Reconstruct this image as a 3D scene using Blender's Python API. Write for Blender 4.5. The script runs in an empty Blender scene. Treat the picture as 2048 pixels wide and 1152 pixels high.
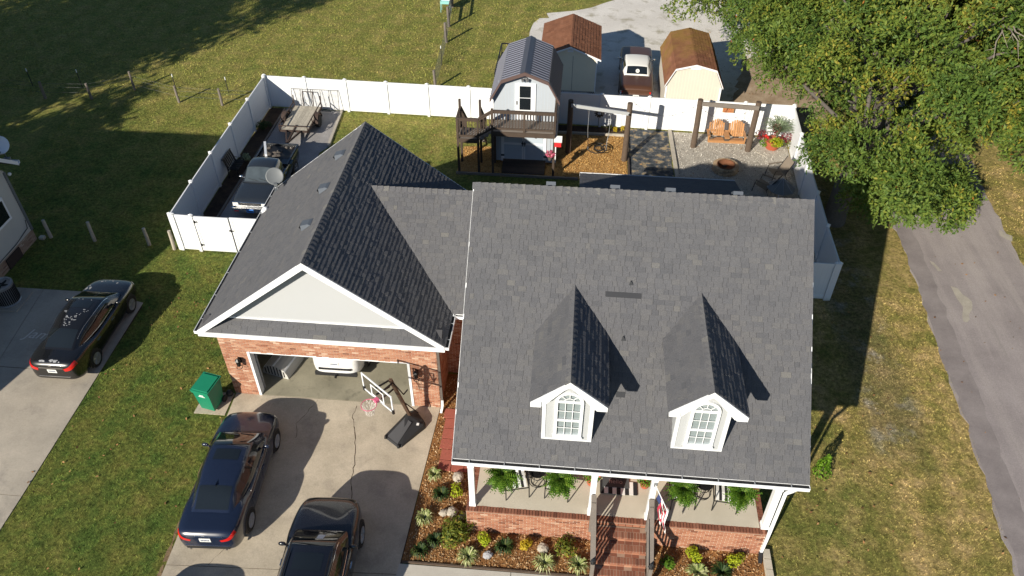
import bpy, math, random
import numpy as np
from mathutils import Vector, Matrix
random.seed(7); RNG = np.random.default_rng(11)
SC = bpy.context.scene
COL = SC.collection
R = math.radians
# ---------------------------------------------------------------- camera, sky, sun
CAMZ = 20.2196
cam_d = bpy.data.cameras.new('camera'); cam = bpy.data.objects.new('camera', cam_d); COL.objects.link(cam)
cam_d.sensor_width = 36.0; cam_d.lens = 1574.843 / 2048 * 36.0
cam_d.clip_start = 0.1; cam_d.clip_end = 3000
def cam_matrix(p, r, y, h):
    cy, sy, cp, sp = math.cos(y), math.sin(y), math.cos(p), math.sin(p)
    F = Vector((sy*cp, cy*cp, -sp)); Rt = Vector((cy, -sy, 0)); U = Rt.cross(F)
    R2 = Rt*math.cos(r) + U*math.sin(r); U2 = -Rt*math.sin(r) + U*math.cos(r)
    m = Matrix((R2, U2, -F)).transposed().to_4x4(); m.translation = (0, 0, h); return m
cam.matrix_world = cam_matrix(0.721457, 0.00211, -0.089054, CAMZ)
SC.camera = cam
SUN_EL, SUN_AZ = 25.5, 59.4            # shadows run toward +X+Y at 59.4 deg from +X
sun_to = Vector((-math.cos(R(SUN_EL))*math.cos(R(SUN_AZ)), -math.cos(R(SUN_EL))*math.sin(R(SUN_AZ)), math.sin(R(SUN_EL))))
W = bpy.data.worlds.new('World'); SC.world = W; W.use_nodes = True
nt = W.node_tree; nt.nodes.clear()
sky = nt.nodes.new('ShaderNodeTexSky'); sky.sky_type = 'NISHITA'; sky.sun_disc = False
sky.sun_elevation = R(SUN_EL); sky.sun_rotation = math.atan2(sun_to.x, sun_to.y)
sky.air_density = 1.0; sky.dust_density = 0.15; sky.ozone_density = 3.0
bg = nt.nodes.new('ShaderNodeBackground'); bg.inputs['Strength'].default_value = 0.060
wo = nt.nodes.new('ShaderNodeOutputWorld')
nt.links.new(sky.outputs[0], bg.inputs[0]); nt.links.new(bg.outputs[0], wo.inputs[0])
sd = bpy.data.lights.new('sun', 'SUN'); sd.energy = 5.0; sd.angle = R(0.53); sd.color = (1.0, 0.92, 0.78)
sun = bpy.data.objects.new('sun', sd); COL.objects.link(sun)
sun.rotation_euler = sun_to.to_track_quat('Z', 'Y').to_euler(); sun.location = (-40, -60, 60)
SC.view_settings.view_transform = 'Standard'; SC.view_settings.look = 'None'
SC.view_settings.exposure = 0.48; SC.view_settings.gamma = 1.0; SC.view_settings.use_curve_mapping = False
SC.render.engine = 'CYCLES'
SC.cycles.max_bounces = 6; SC.cycles.diffuse_bounces = 3; SC.cycles.glossy_bounces = 3
SC.cycles.transparent_max_bounces = 6; SC.cycles.use_denoising = True
# ---------------------------------------------------------------- materials
def _new(name):
    m = bpy.data.materials.new(name); m.use_nodes = True
    n = m.node_tree.nodes; l = m.node_tree.links
    return m, n, l, n['Principled BSDF']
def _noise(n, l, vec, scale, detail=4, rough=0.55):
    t = n.new('ShaderNodeTexNoise'); t.inputs['Scale'].default_value = scale
    t.inputs['Detail'].default_value = detail; t.inputs['Roughness'].default_value = rough
    l.new(vec, t.inputs['Vector']); return t.outputs['Fac']
def _math(n, l, op, a, b=None, c=None, clamp=False):
    t = n.new('ShaderNodeMath'); t.operation = op; t.use_clamp = clamp
    for i, x in enumerate((a, b, c)):
        if x is None: continue
        if isinstance(x, (int, float)): t.inputs[i].default_value = x
        else: l.new(x, t.inputs[i])
    return t.outputs[0]
def _mix(n, l, f, a, b, mode='MIX'):
    t = n.new('ShaderNodeMix'); t.data_type = 'RGBA'; t.blend_type = mode
    for k, x in ((0, f), (6, a), (7, b)):
        if isinstance(x, (int, float)): t.inputs[k].default_value = x
        elif isinstance(x, tuple): t.inputs[k].default_value = (*x, 1) if len(x) == 3 else x
        else: l.new(x, t.inputs[k])
    return t.outputs[2]
def _ramp(n, l, fac, stops, interp='LINEAR'):
    t = n.new('ShaderNodeValToRGB'); e = t.color_ramp.elements; t.color_ramp.interpolation = interp
    while len(e) < len(stops): e.new(0.5)
    for k, (p, c) in enumerate(stops):
        e[k].position = p; e[k].color = (*c, 1) if len(c) == 3 else c
    l.new(fac, t.inputs[0]); return t.outputs[0]
def _pos(n): return n.new('ShaderNodeNewGeometry').outputs['Position']
def _tint(n):
    a = n.new('ShaderNodeAttribute'); a.attribute_name = 'tint'; return a.outputs['Fac']
def _bump(n, l, p, h, strength, dist):
    b = n.new('ShaderNodeBump'); b.inputs['Strength'].default_value = strength; b.inputs['Distance'].default_value = dist
    l.new(h, b.inputs['Height']); l.new(b.outputs[0], p.inputs['Normal'])
def mat(name, col, rough=0.7, var=0.2, scale=3.0, var2=0.0, scale2=40.0, bump=0.0, bscale=40.0, metal=0.0, spec=0.4, tint=0.0, coat=0.0, ramp=None, emit=None):
    m, n, l, p = _new(name); pos = _pos(n)
    if ramp: base = _ramp(n, l, _tint(n), ramp)
    else:
        c = n.new('ShaderNodeRGB'); c.outputs[0].default_value = (*col, 1); base = c.outputs[0]
    f = _math(n, l, 'MULTIPLY_ADD', _noise(n, l, pos, scale), 2*var, 1-var)
    if var2: f = _math(n, l, 'MULTIPLY', f, _math(n, l, 'MULTIPLY_ADD', _noise(n, l, pos, scale2, 2), 2*var2, 1-var2))
    if tint: f = _math(n, l, 'MULTIPLY', f, _math(n, l, 'MULTIPLY_ADD', _tint(n), 2*tint, 1-tint))
    v = n.new('ShaderNodeVectorMath'); v.operation = 'SCALE'; l.new(base, v.inputs[0]); l.new(f, v.inputs['Scale'])
    l.new(v.outputs[0], p.inputs['Base Color'])
    p.inputs['Roughness'].default_value = rough; p.inputs['Metallic'].default_value = metal
    p.inputs['Specular IOR Level'].default_value = spec
    if coat: p.inputs['Coat Weight'].default_value = coat; p.inputs['Coat Roughness'].default_value = 0.04
    if bump: _bump(n, l, p, _noise(n, l, pos, bscale, 3), bump, 0.02)
    return m
M = {}
def mk(key, *a, **k): M[key] = mat(key, *a, **k)
def vinyl():
    m, n, l, p = _new('white_vinyl'); pos = _pos(n); z = n.new('ShaderNodeSeparateXYZ'); l.new(pos, z.inputs[0])
    g = _math(n, l, 'ADD', _math(n, l, 'MULTIPLY_ADD', z.outputs['Z'], -3.2, .55), _math(n, l, 'MULTIPLY_ADD', _noise(n, l, pos, 3.5, 5, .65), 1.6, -.8), clamp=True)
    st = _math(n, l, 'MULTIPLY_ADD', _noise(n, l, pos, 1.1, 6, .7), 2.0, -1.0, clamp=True)
    c = _mix(n, l, _math(n, l, 'MULTIPLY', g, .55), (.79, .81, .84), (.40, .40, .27)); c = _mix(n, l, _math(n, l, 'MULTIPLY', st, .25), c, (.62, .63, .60))
    l.new(c, p.inputs['Base Color']); p.inputs['Roughness'].default_value = .45; M['white_vinyl'] = m
vinyl()
mk('blind', (.36, .38, .39), .8, .05, 6)
mk('soil', (.22, .15, .085), .95, .3, 6, .3, 30, .6, 40)
mk('white_paint', (.78, .80, .83), .5, .04, 2)
mk('siding', (.405, .418, .432), .55, .03, 1.0)
mk('shingle_grey', None, .95, .10, 1.3, .50, 48, .5, 120, ramp=[(0, (.098, .100, .110)), (.42, (.117, .118, .128)), (.8, (.130, .129, .134)), (1, (.155, .152, .148))], spec=.25)
mk('shingle_base', (.060, .060, .066), .95, .15, 2)
mk('brick', None, .9, .10, 6, .15, 90, .3, 90, ramp=[(0, (.19, .080, .050)), (.2, (.305, .130, .080)), (.5, (.385, .182, .113)), (.8, (.44, .245, .160)), (1, (.52, .37, .275))], spec=.2)
mk('brick_paver', None, .9, .10, 6, .15, 60, .3, 60, ramp=[(0, (.15, .062, .042)), (.5, (.23, .092, .058)), (1, (.29, .13, .085))], spec=.2)
mk('mortar', (.58, .49, .40), .95, .1, 8)
mk('step_mortar', (.33, .22, .16), .95, .15, 8)
mk('gutter_dark', (.018, .018, .02), .6, .2, 4)
mk('metal_grey', (.35, .36, .38), .4, .1, 4, metal=.6)
mk('black', (.012, .012, .013), .5, .15, 5)
mk('black_metal', (.015, .015, .016), .4, .15, 5, metal=.2)
mk('black_plastic', (.022, .022, .024), .5, .2, 4)
mk('rubber', (.02, .02, .021), .85, .2, 8)
mk('alloy', (.55, .56, .58), .3, .05, 5, metal=.8)
mk('chrome', (.8, .8, .8), .12, .03, 5, metal=1.0)
mk('glass_dark', (.012, .016, .02), .05, .1, 2, spec=.8)
mk('glass_green', (.05, .06, .07), .06, .1, 2, spec=.8)
mk('car_navy', (.010, .016, .038), .25, .03, 2, spec=.6, coat=.8)
mk('car_black', (.010, .011, .016), .22, .03, 2, spec=.6, coat=.8)
mk('car_jet', (.009, .009, .010), .25, .03, 2, spec=.6, coat=.7)
mk('car_white', (.80, .80, .80), .3, .02, 2, coat=.5)
mk('car_brown', (.080, .036, .020), .42, .12, 2, spec=.5, coat=.2)
mk('vinyl_top', (.72, .72, .70), .6, .06, 3)
mk('car_slate', (.022, .027, .034), .25, .06, 2, spec=.6, coat=.8)
mk('glass_dash', (.06, .075, .085), .08, .5, 2.2, spec=.8)
mk('light_red', (.55, .015, .012), .2, .1, 8, coat=.6)
mk('light_clear', (.75, .75, .72), .15, .05, 8, coat=.6)
mk('plate', (.75, .76, .74), .5, .05, 8)
mk('plate_blue', (.05, .22, .65), .5, .05, 8)
mk('ink', (.05, .07, .16), .6, .02, 8)
mk('wood_dark', (.070, .050, .038), .85, .25, 5, .25, 30, .4, 30, tint=.2)
mk('wood_grey', (.185, .16, .14), .85, .2, 4, .2, 30, .3, 30, tint=.2)
mk('wood_post', (.105, .075, .055), .9, .25, 4, .25, 25, .5, 20)
mk('wood_weathered', (.42, .38, .32), .9, .25, 4, .25, 25, .4, 25)
mk('wood_deck_trailer', (.42, .385, .32), .9, .2, 3, .3, 12, .3, 25, tint=.18)
mk('cedar', (.43, .215, .09), .45, .2, 4, .2, 40, tint=.2)
mk('steel_galv', (.52, .54, .56), .5, .1, 4, metal=.4)
mk('rust_metal', (.052, .034, .028), .8, .3, 6)
mk('barn_siding', (.42, .46, .51), .7, .05, 2)
mk('barn_roof', (.085, .085, .105), .35, .08, 2, metal=.3)
mk('barn_trim', (.115, .075, .068), .6, .1, 3)
mk('barn_door_blue', (.45, .52, .60), .7, .08, 2)
mk('tan_siding', (.60, .55, .475), .7, .06, 2)
mk('tan_siding_grey', (.78, .73, .58), .7, .06, 2)
mk('green_bin', (.012, .21, .115), .42, .1, 4)
mk('pink_metal', (.62, .12, .22), .5, .1, 4)
mk('net', (.75, .72, .70), .8, .05, 4)
mk('red_paint', (.62, .03, .035), .5, .1, 4)
mk('terracotta', (.40, .10, .05), .7, .15, 5)
mk('fabric_white', (.78, .78, .77), .9, .05, 6)
mk('fabric_black', (.02, .02, .022), .9, .1, 6)
mk('fabric_taupe', (.20, .165, .13), .9, .15, 6)
mk('flag_red', (.45, .035, .07), .85, .15, 9)
mk('flag_blue', (.03, .045, .13), .85, .15, 9)
mk('stone', (.40, .36, .30), .9, .2, 4, .2, 18, .5, 14)
mk('stone_grey', (.34, .34, .36), .9, .2, 5, .2, 18, .5, 14)
mk('firebrick', (.42, .30, .19), .9, .2, 5, .2, 20, .4, 20, tint=.25)
mk('rust_ring', (.17, .07, .035), .9, .35, 5)
mk('ash', (.06, .045, .038), .95, .4, 9)
mk('paver_red', (.36, .105, .075), .9, .12, 3, .15, 40, .2, 60, tint=.15)
mk('paver_conc', (.52, .47, .38), .9, .12, 3, .15, 40, tint=.1)
mk('foundation', (.36, .27, .21), .95, .15, 4, .3, 40, .4, 30)
mk('nb_siding', (.50, .49, .46), .6, .05, 2)
mk('nb_roof', (.035, .03, .03), .95, .2, 3)
mk('bark', (.105, .092, .082), .95, .35, 3, .3, 14, .9, 9)
mk('twig', (.30, .26, .22), .9, .2, 6)
mk('pool_teal', (.25, .55, .55), .5, .1, 4)
mk('dish_grey', (.145, .158, .168), .5, .08, 4)
mk('interior', (.62, .61, .58), .8, .05, 2)
mk('cushion_orange', (.55, .16, .05), .8, .15, 8)
mk('new_shingle', (.040, .042, .048), .9, .1, 4)
mk('fabric_grey', (.16, .17, .18), .8, .1, 5)
mk('vent_grey', (.085, .10, .125), .6, .1, 5)
mk('wire', (.10, .10, .10), .6, .1, 4)
mk('scratch', (.66, .62, .56), .9, .05, 6)
mk('shroud', (.07, .07, .075), .5, .1, 4)
mk('pole_brown', (.09, .055, .035), .5, .15, 4)
mk('mat_grey', (.075, .08, .085), .95, .1, 8)
def acrylic():
    m, n, l, p = _new('acrylic'); t = n.new('ShaderNodeBsdfTransparent'); t.inputs[0].default_value = (.86, .86, .86, 1)
    g = n.new('ShaderNodeBsdfGlossy'); g.inputs['Roughness'].default_value = .05; x = n.new('ShaderNodeMixShader'); x.inputs[0].default_value = .06
    l.new(t.outputs[0], x.inputs[1]); l.new(g.outputs[0], x.inputs[2]); l.new(x.outputs[0], n['Material Output'].inputs['Surface']); return m
M['acrylic'] = acrylic()
def brown_roof(name, moss):
    m, n, l, p = _new(name); pos = _pos(n)
    a = _ramp(n, l, _tint(n), [(0, (.185, .079, .045)), (.5, (.225, .099, .056)), (1, (.27, .126, .075))])
    f = _math(n, l, 'MULTIPLY_ADD', _noise(n, l, pos, 2.0), .6, .7)
    v = n.new('ShaderNodeVectorMath'); v.operation = 'SCALE'; l.new(a, v.inputs[0]); l.new(f, v.inputs['Scale'])
    out = v.outputs[0]
    if moss:
        s = n.new('ShaderNodeSeparateXYZ'); l.new(pos, s.inputs[0])
        k = _math(n, l, 'MULTIPLY_ADD', s.outputs['Y'], .24, -9.3)
        k = _math(n, l, 'ADD', k, _math(n, l, 'MULTIPLY_ADD', _noise(n, l, pos, 1.6, 6), 2.6, -1.0), clamp=True)
        out = _mix(n, l, _math(n, l, 'MULTIPLY', k, .6), out, (.25, .17, .035))
    l.new(out, p.inputs['Base Color']); p.inputs['Roughness'].default_value = .95
    p.inputs['Specular IOR Level'].default_value = .2
    _bump(n, l, p, _noise(n, l, pos, 90, 2), .4, .02); return m
M['shingle_brown'] = brown_roof('shingle_brown', False); M['shingle_mossy'] = brown_roof('shingle_mossy', True)
def leaf_mat(name, stops, var=.25, trans=.25):
    m, n, l, p = _new(name); pos = _pos(n)
    base = _ramp(n, l, _tint(n), stops)
    f = _math(n, l, 'MULTIPLY_ADD', _noise(n, l, pos, 1.2, 3), 2*var, 1-var)
    v = n.new('ShaderNodeVectorMath'); v.operation = 'SCALE'; l.new(base, v.inputs[0]); l.new(f, v.inputs['Scale'])
    l.new(v.outputs[0], p.inputs['Base Color']); p.inputs['Roughness'].default_value = .6
    p.inputs['Specular IOR Level'].default_value = .3
    t = n.new('ShaderNodeBsdfTranslucent'); l.new(v.outputs[0], t.inputs['Color'])
    x = n.new('ShaderNodeMixShader'); x.inputs[0].default_value = trans
    l.new(p.outputs[0], x.inputs[1]); l.new(t.outputs[0], x.inputs[2])
    l.new(x.outputs[0], n['Material Output'].inputs['Surface']); return m
def lm(k, *a, **kw): M[k] = leaf_mat(k, *a, **kw)
lm('leaf_tree', [(0, (.045, .100, .022)), (.45, (.105, .170, .030)), (.75, (.180, .225, .034)), (.95, (.32, .27, .04)), (1, (.42, .16, .035))])
lm('leaf_fern', [(0, (.04, .115, .012)), (.6, (.115, .225, .02)), (1, (.24, .36, .04))])
lm('leaf_lime', [(0, (.16, .24, .01)), (.6, (.34, .40, .015)), (1, (.50, .50, .03))])
lm('leaf_gold', [(0, (.30, .22, .01)), (.6, (.55, .40, .02)), (1, (.65, .50, .06))])
lm('leaf_dark', [(0, (.015, .04, .012)), (.7, (.045, .085, .02)), (1, (.12, .12, .03))])
lm('leaf_mixed', [(0, (.05, .09, .012)), (.6, (.16, .19, .02)), (1, (.38, .30, .05))])
lm('leaf_pale', [(0, (.14, .20, .05)), (.5, (.34, .38, .14)), (1, (.62, .62, .36))])
lm('leaf_red', [(0, (.12, .012, .02)), (.6, (.26, .03, .045)), (1, (.36, .07, .06))])
lm('leaf_grey', [(0, (.12, .17, .09)), (1, (.36, .44, .28))])
lm('petal_pink', [(0, (.60, .08, .20)), (1, (.85, .30, .40))])
lm('petal_red', [(0, (.45, .01, .015)), (1, (.75, .05, .03))])
lm('leaf_arbor', [(0, (.05, .13, .008)), (1, (.20, .36, .02))])
# ground covers --------------------------------------------------------------
def lawn_nodes(n, l, blades):
    """Grass colour from world position: green near the drive, yellower out in the field, dry on the east lawn."""
    pos = _pos(n); s = n.new('ShaderNodeSeparateXYZ'); l.new(pos, s.inputs[0])
    X, Y = s.outputs['X'], s.outputs['Y']
    flat = n.new('ShaderNodeCombineXYZ'); l.new(X, flat.inputs[0]); l.new(Y, flat.inputs[1]); pv = flat.outputs[0]
    big = _noise(n, l, pv, .25, 5, .6); mid = _noise(n, l, pv, 1.1, 7, .68); fine = _noise(n, l, pv, 9, 4, .7); vf = _noise(n, l, pv, 45, 2, .7)
    g = _ramp(n, l, mid, [(.28, (.040, .088, .016)), (.44, (.090, .134, .028)), (.56, (.142, .162, .036)), (.74, (.215, .185, .058))])
    y = _ramp(n, l, mid, [(.28, (.125, .160, .034)), (.48, (.220, .220, .055)), (.6, (.280, .245, .076)), (.78, (.32, .24, .10))])
    d = _ramp(n, l, mid, [(.28, (.135, .150, .034)), (.45, (.265, .22, .070)), (.56, (.38, .285, .115)), (.72, (.52, .37, .19))])
    fy = _math(n, l, 'ADD', _math(n, l, 'MULTIPLY_ADD', Y, .08, -1.95), _math(n, l, 'MULTIPLY_ADD', big, 1.4, -.7), clamp=True)
    c = _mix(n, l, fy, g, y)
    fx = _math(n, l, 'ADD', _math(n, l, 'MULTIPLY_ADD', X, .30, -1.75), _math(n, l, 'MULTIPLY_ADD', big, 3.0, -1.5), clamp=True)
    fx = _math(n, l, 'MULTIPLY', fx, _math(n, l, 'MULTIPLY_ADD', Y, -.2, 8.0, clamp=True))
    c = _mix(n, l, fx, c, d)
    # mower stripes on the west lawn and the field
    st = _math(n, l, 'SINE', _math(n, l, 'ADD', _math(n, l, 'MULTIPLY_ADD', X, 3.3, _math(n, l, 'MULTIPLY', Y, -.45)), _math(n, l, 'MULTIPLY', big, 5.0)))
    c = _mix(n, l, _math(n, l, 'MULTIPLY_ADD', st, .16, .12, clamp=True), c, (.15, .14, .035))
    # bare / thatch patches
    bare = _math(n, l, 'MULTIPLY_ADD', _noise(n, l, pv, .8, 6, .65), 6.0, -3.95, clamp=True)
    c = _mix(n, l, _math(n, l, 'MULTIPLY', bare, .45), c, (.19, .115, .06))
    east = _math(n, l, 'MULTIPLY', _math(n, l, 'MULTIPLY_ADD', X, 2.0, -19.6, clamp=True), _math(n, l, 'MULTIPLY_ADD', X, -1.4, 17.0, clamp=True))
    east = _math(n, l, 'MULTIPLY', east, _math(n, l, 'MULTIPLY', _math(n, l, 'MULTIPLY_ADD', Y, .5, -7.6, clamp=True), _math(n, l, 'MULTIPLY_ADD', Y, -.4, 13.5, clamp=True)))
    root = _math(n, l, 'MULTIPLY_ADD', _noise(n, l, pv, .75, 6, .7), 8.0, -4.1, clamp=True)
    c = _mix(n, l, _math(n, l, 'MULTIPLY', east, .5), c, (.11, .10, .055)); c = _mix(n, l, _math(n, l, 'MULTIPLY', _math(n, l, 'MULTIPLY', east, root), .7), c, (.30, .28, .25))
    f = _math(n, l, 'MULTIPLY', _math(n, l, 'MULTIPLY_ADD', fine, 2.0, .02, clamp=False), _math(n, l, 'MULTIPLY_ADD', vf, 1.7, .15))
    f = _math(n, l, 'MAXIMUM', f, .12); cl = _noise(n, l, pv, 4.5, 3, .6); f = _math(n, l, 'MULTIPLY', f, _math(n, l, 'MULTIPLY_ADD', cl, 1.3, .38))
    if blades: f = _math(n, l, 'MULTIPLY', f, _math(n, l, 'MULTIPLY_ADD', _tint(n), 1.15, .78))
    v = n.new('ShaderNodeVectorMath'); v.operation = 'SCALE'; l.new(c, v.inputs[0]); l.new(f, v.inputs['Scale'])
    return v.outputs[0], fine, vf
def lawn(name, blades=False):
    m, n, l, p = _new(name); c, fine, vf = lawn_nodes(n, l, blades)
    l.new(c, p.inputs['Base Color']); p.inputs['Roughness'].default_value = .9; p.inputs['Specular IOR Level'].default_value = .15
    if not blades: _bump(n, l, p, vf, .9, .04)
    return m
M['lawn'] = lawn('lawn'); M['grass_blades'] = lawn('grass_blades', True)
def ground(name, stops, scale, fstops=(.6, 1.4), fscale=30, bump=.4, bscale=60, stain=None, rough=.92, pts=None):
    m, n, l, p = _new(name); pos = _pos(n)
    c = _ramp(n, l, _noise(n, l, pos, scale, 6, .6), stops)
    if stain:
        k = _math(n, l, 'MULTIPLY_ADD', _noise(n, l, pos, stain[1], 6, .65), stain[2], -stain[2]*stain[3], clamp=True)
        c = _mix(n, l, _math(n, l, 'MULTIPLY', k, stain[4]), c, stain[0])
    f = _math(n, l, 'MULTIPLY_ADD', _noise(n, l, pos, fscale, 3, .7), (fstops[1]-fstops[0]), fstops[0])
    v = n.new('ShaderNodeVectorMath'); v.operation = 'SCALE'; l.new(c, v.inputs[0]); l.new(f, v.inputs['Scale'])
    l.new(v.outputs[0], p.inputs['Base Color']); p.inputs['Roughness'].default_value = rough; p.inputs['Specular IOR Level'].default_value = .25
    _bump(n, l, p, _noise(n, l, pos, bscale, 3, .7), bump, .02); M[name] = m
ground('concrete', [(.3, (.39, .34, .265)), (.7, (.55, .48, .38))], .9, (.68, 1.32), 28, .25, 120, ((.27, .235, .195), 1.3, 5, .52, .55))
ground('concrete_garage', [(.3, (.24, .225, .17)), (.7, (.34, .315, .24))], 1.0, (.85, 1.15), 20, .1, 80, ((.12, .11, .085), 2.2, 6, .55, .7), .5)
ground('concrete_porch', [(.3, (.50, .455, .37)), (.7, (.58, .53, .44))], 1.0, (.93, 1.07), 30, .1, 120)
ground('concrete_walk', [(.3, (.47, .44, .39)), (.7, (.56, .53, .47))], 1.0, (.9, 1.1), 30, .2, 120)
ground('concrete_old', [(.3, (.31, .28, .235)), (.7, (.50, .445, .37))], .5, (.8, 1.2), 20, .25, 100, ((.17, .16, .15), .9, 5, .55, .6))
def road_mat():
    m, n, l, p = _new('asphalt'); pos = _pos(n); mp = n.new('ShaderNodeMapping'); mp.inputs['Scale'].default_value = (1.0, .07, 1); mp.inputs['Rotation'].default_value = (0, 0, R(3)); l.new(pos, mp.inputs[0])
    c = _ramp(n, l, _noise(n, l, pos, .6, 6, .6), [(.3, (.255, .224, .224)), (.7, (.355, .315, .312))])
    tr = _math(n, l, 'MULTIPLY_ADD', _noise(n, l, mp.outputs[0], 1.3, 4, .6), 5.0, -2.35, clamp=True)
    c = _mix(n, l, _math(n, l, 'MULTIPLY', tr, .75), c, (.42, .375, .36))
    dk = _math(n, l, 'MULTIPLY_ADD', _noise(n, l, mp.outputs[0], 2.6, 5, .65), 7.0, -3.9, clamp=True); c = _mix(n, l, _math(n, l, 'MULTIPLY', dk, .45), c, (.19, .17, .17))
    f = _math(n, l, 'MULTIPLY_ADD', _noise(n, l, pos, 38, 3, .75), 1.0, .5); v = n.new('ShaderNodeVectorMath'); v.operation = 'SCALE'; l.new(c, v.inputs[0]); l.new(f, v.inputs['Scale'])
    l.new(v.outputs[0], p.inputs['Base Color']); p.inputs['Roughness'].default_value = .92; p.inputs['Specular IOR Level'].default_value = .25; _bump(n, l, p, _noise(n, l, pos, 120, 3, .7), .5, .02); M['asphalt'] = m
road_mat()
ground('asphalt_edge', [(.3, (.215, .188, .188)), (.7, (.305, .270, .266))], 1.2, (.7, 1.3), 40, .5, 120)
ground('patch_light', [(.3, (.34, .31, .27)), (.7, (.44, .40, .34))], 2, (.7, 1.3), 30, .5, 90)
ground('gravel_grey', [(.3, (.36, .33, .29)), (.7, (.47, .435, .385))], 1.2, (.45, 1.55), 26, .9, 34)
ground('gravel_pad', [(.3, (.26, .25, .25)), (.7, (.36, .345, .34))], 1.2, (.45, 1.55), 26, .9, 34)
ground('gravel_lot', [(.25, (.56, .53, .495)), (.7, (.72, .69, .65))], .5, (.6, 1.4), 16, .8, 25, ((.23, .20, .105), .9, 6, .53, .7))
ground('mulch_bed', [(.3, (.20, .088, .03)), (.7, (.36, .175, .062))], 3, (.35, 1.6), 26, 1.0, 40)
ground('mulch_dark', [(.3, (.03, .02, .016)), (.7, (.085, .055, .035))], 3, (.5, 1.5), 26, 1.0, 40)
ground('bark_play', [(.3, (.40, .215, .07)), (.7, (.54, .32, .12))], 3, (.45, 1.5), 24, 1.0, 40)
ground('weed_barrier', [(.40, (.035, .042, .050)), (.53, (.095, .102, .112)), (.60, (.30, .23, .14)), (.8, (.42, .33, .21))], 2.8, (.6, 1.4), 9, .6, 12)
ground('dirt_leaf', [(.3, (.26, .185, .12)), (.7, (.44, .345, .255))], 1.5, (.5, 1.5), 22, .7, 30)
ground('bare_root', [(.3, (.06, .055, .04)), (.55, (.11, .10, .075)), (.7, (.30, .27, .23))], .9, (.6, 1.4), 16, .7, 30)
M['chips'] = mat('chips', None, .9, .15, 3, ramp=[(0, (.11, .052, .022)), (.35, (.28, .145, .058)), (.7, (.44, .26, .11)), (1, (.64, .47, .29))])
M['chips_play'] = mat('chips_play', None, .9, .15, 3, ramp=[(0, (.20, .09, .02)), (.5, (.46, .25, .07)), (1, (.62, .42, .17))])
M['pebbles'] = mat('pebbles', None, .9, .1, 3, ramp=[(0, (.22, .20, .175)), (.5, (.42, .385, .335)), (1, (.66, .63, .57))])
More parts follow.
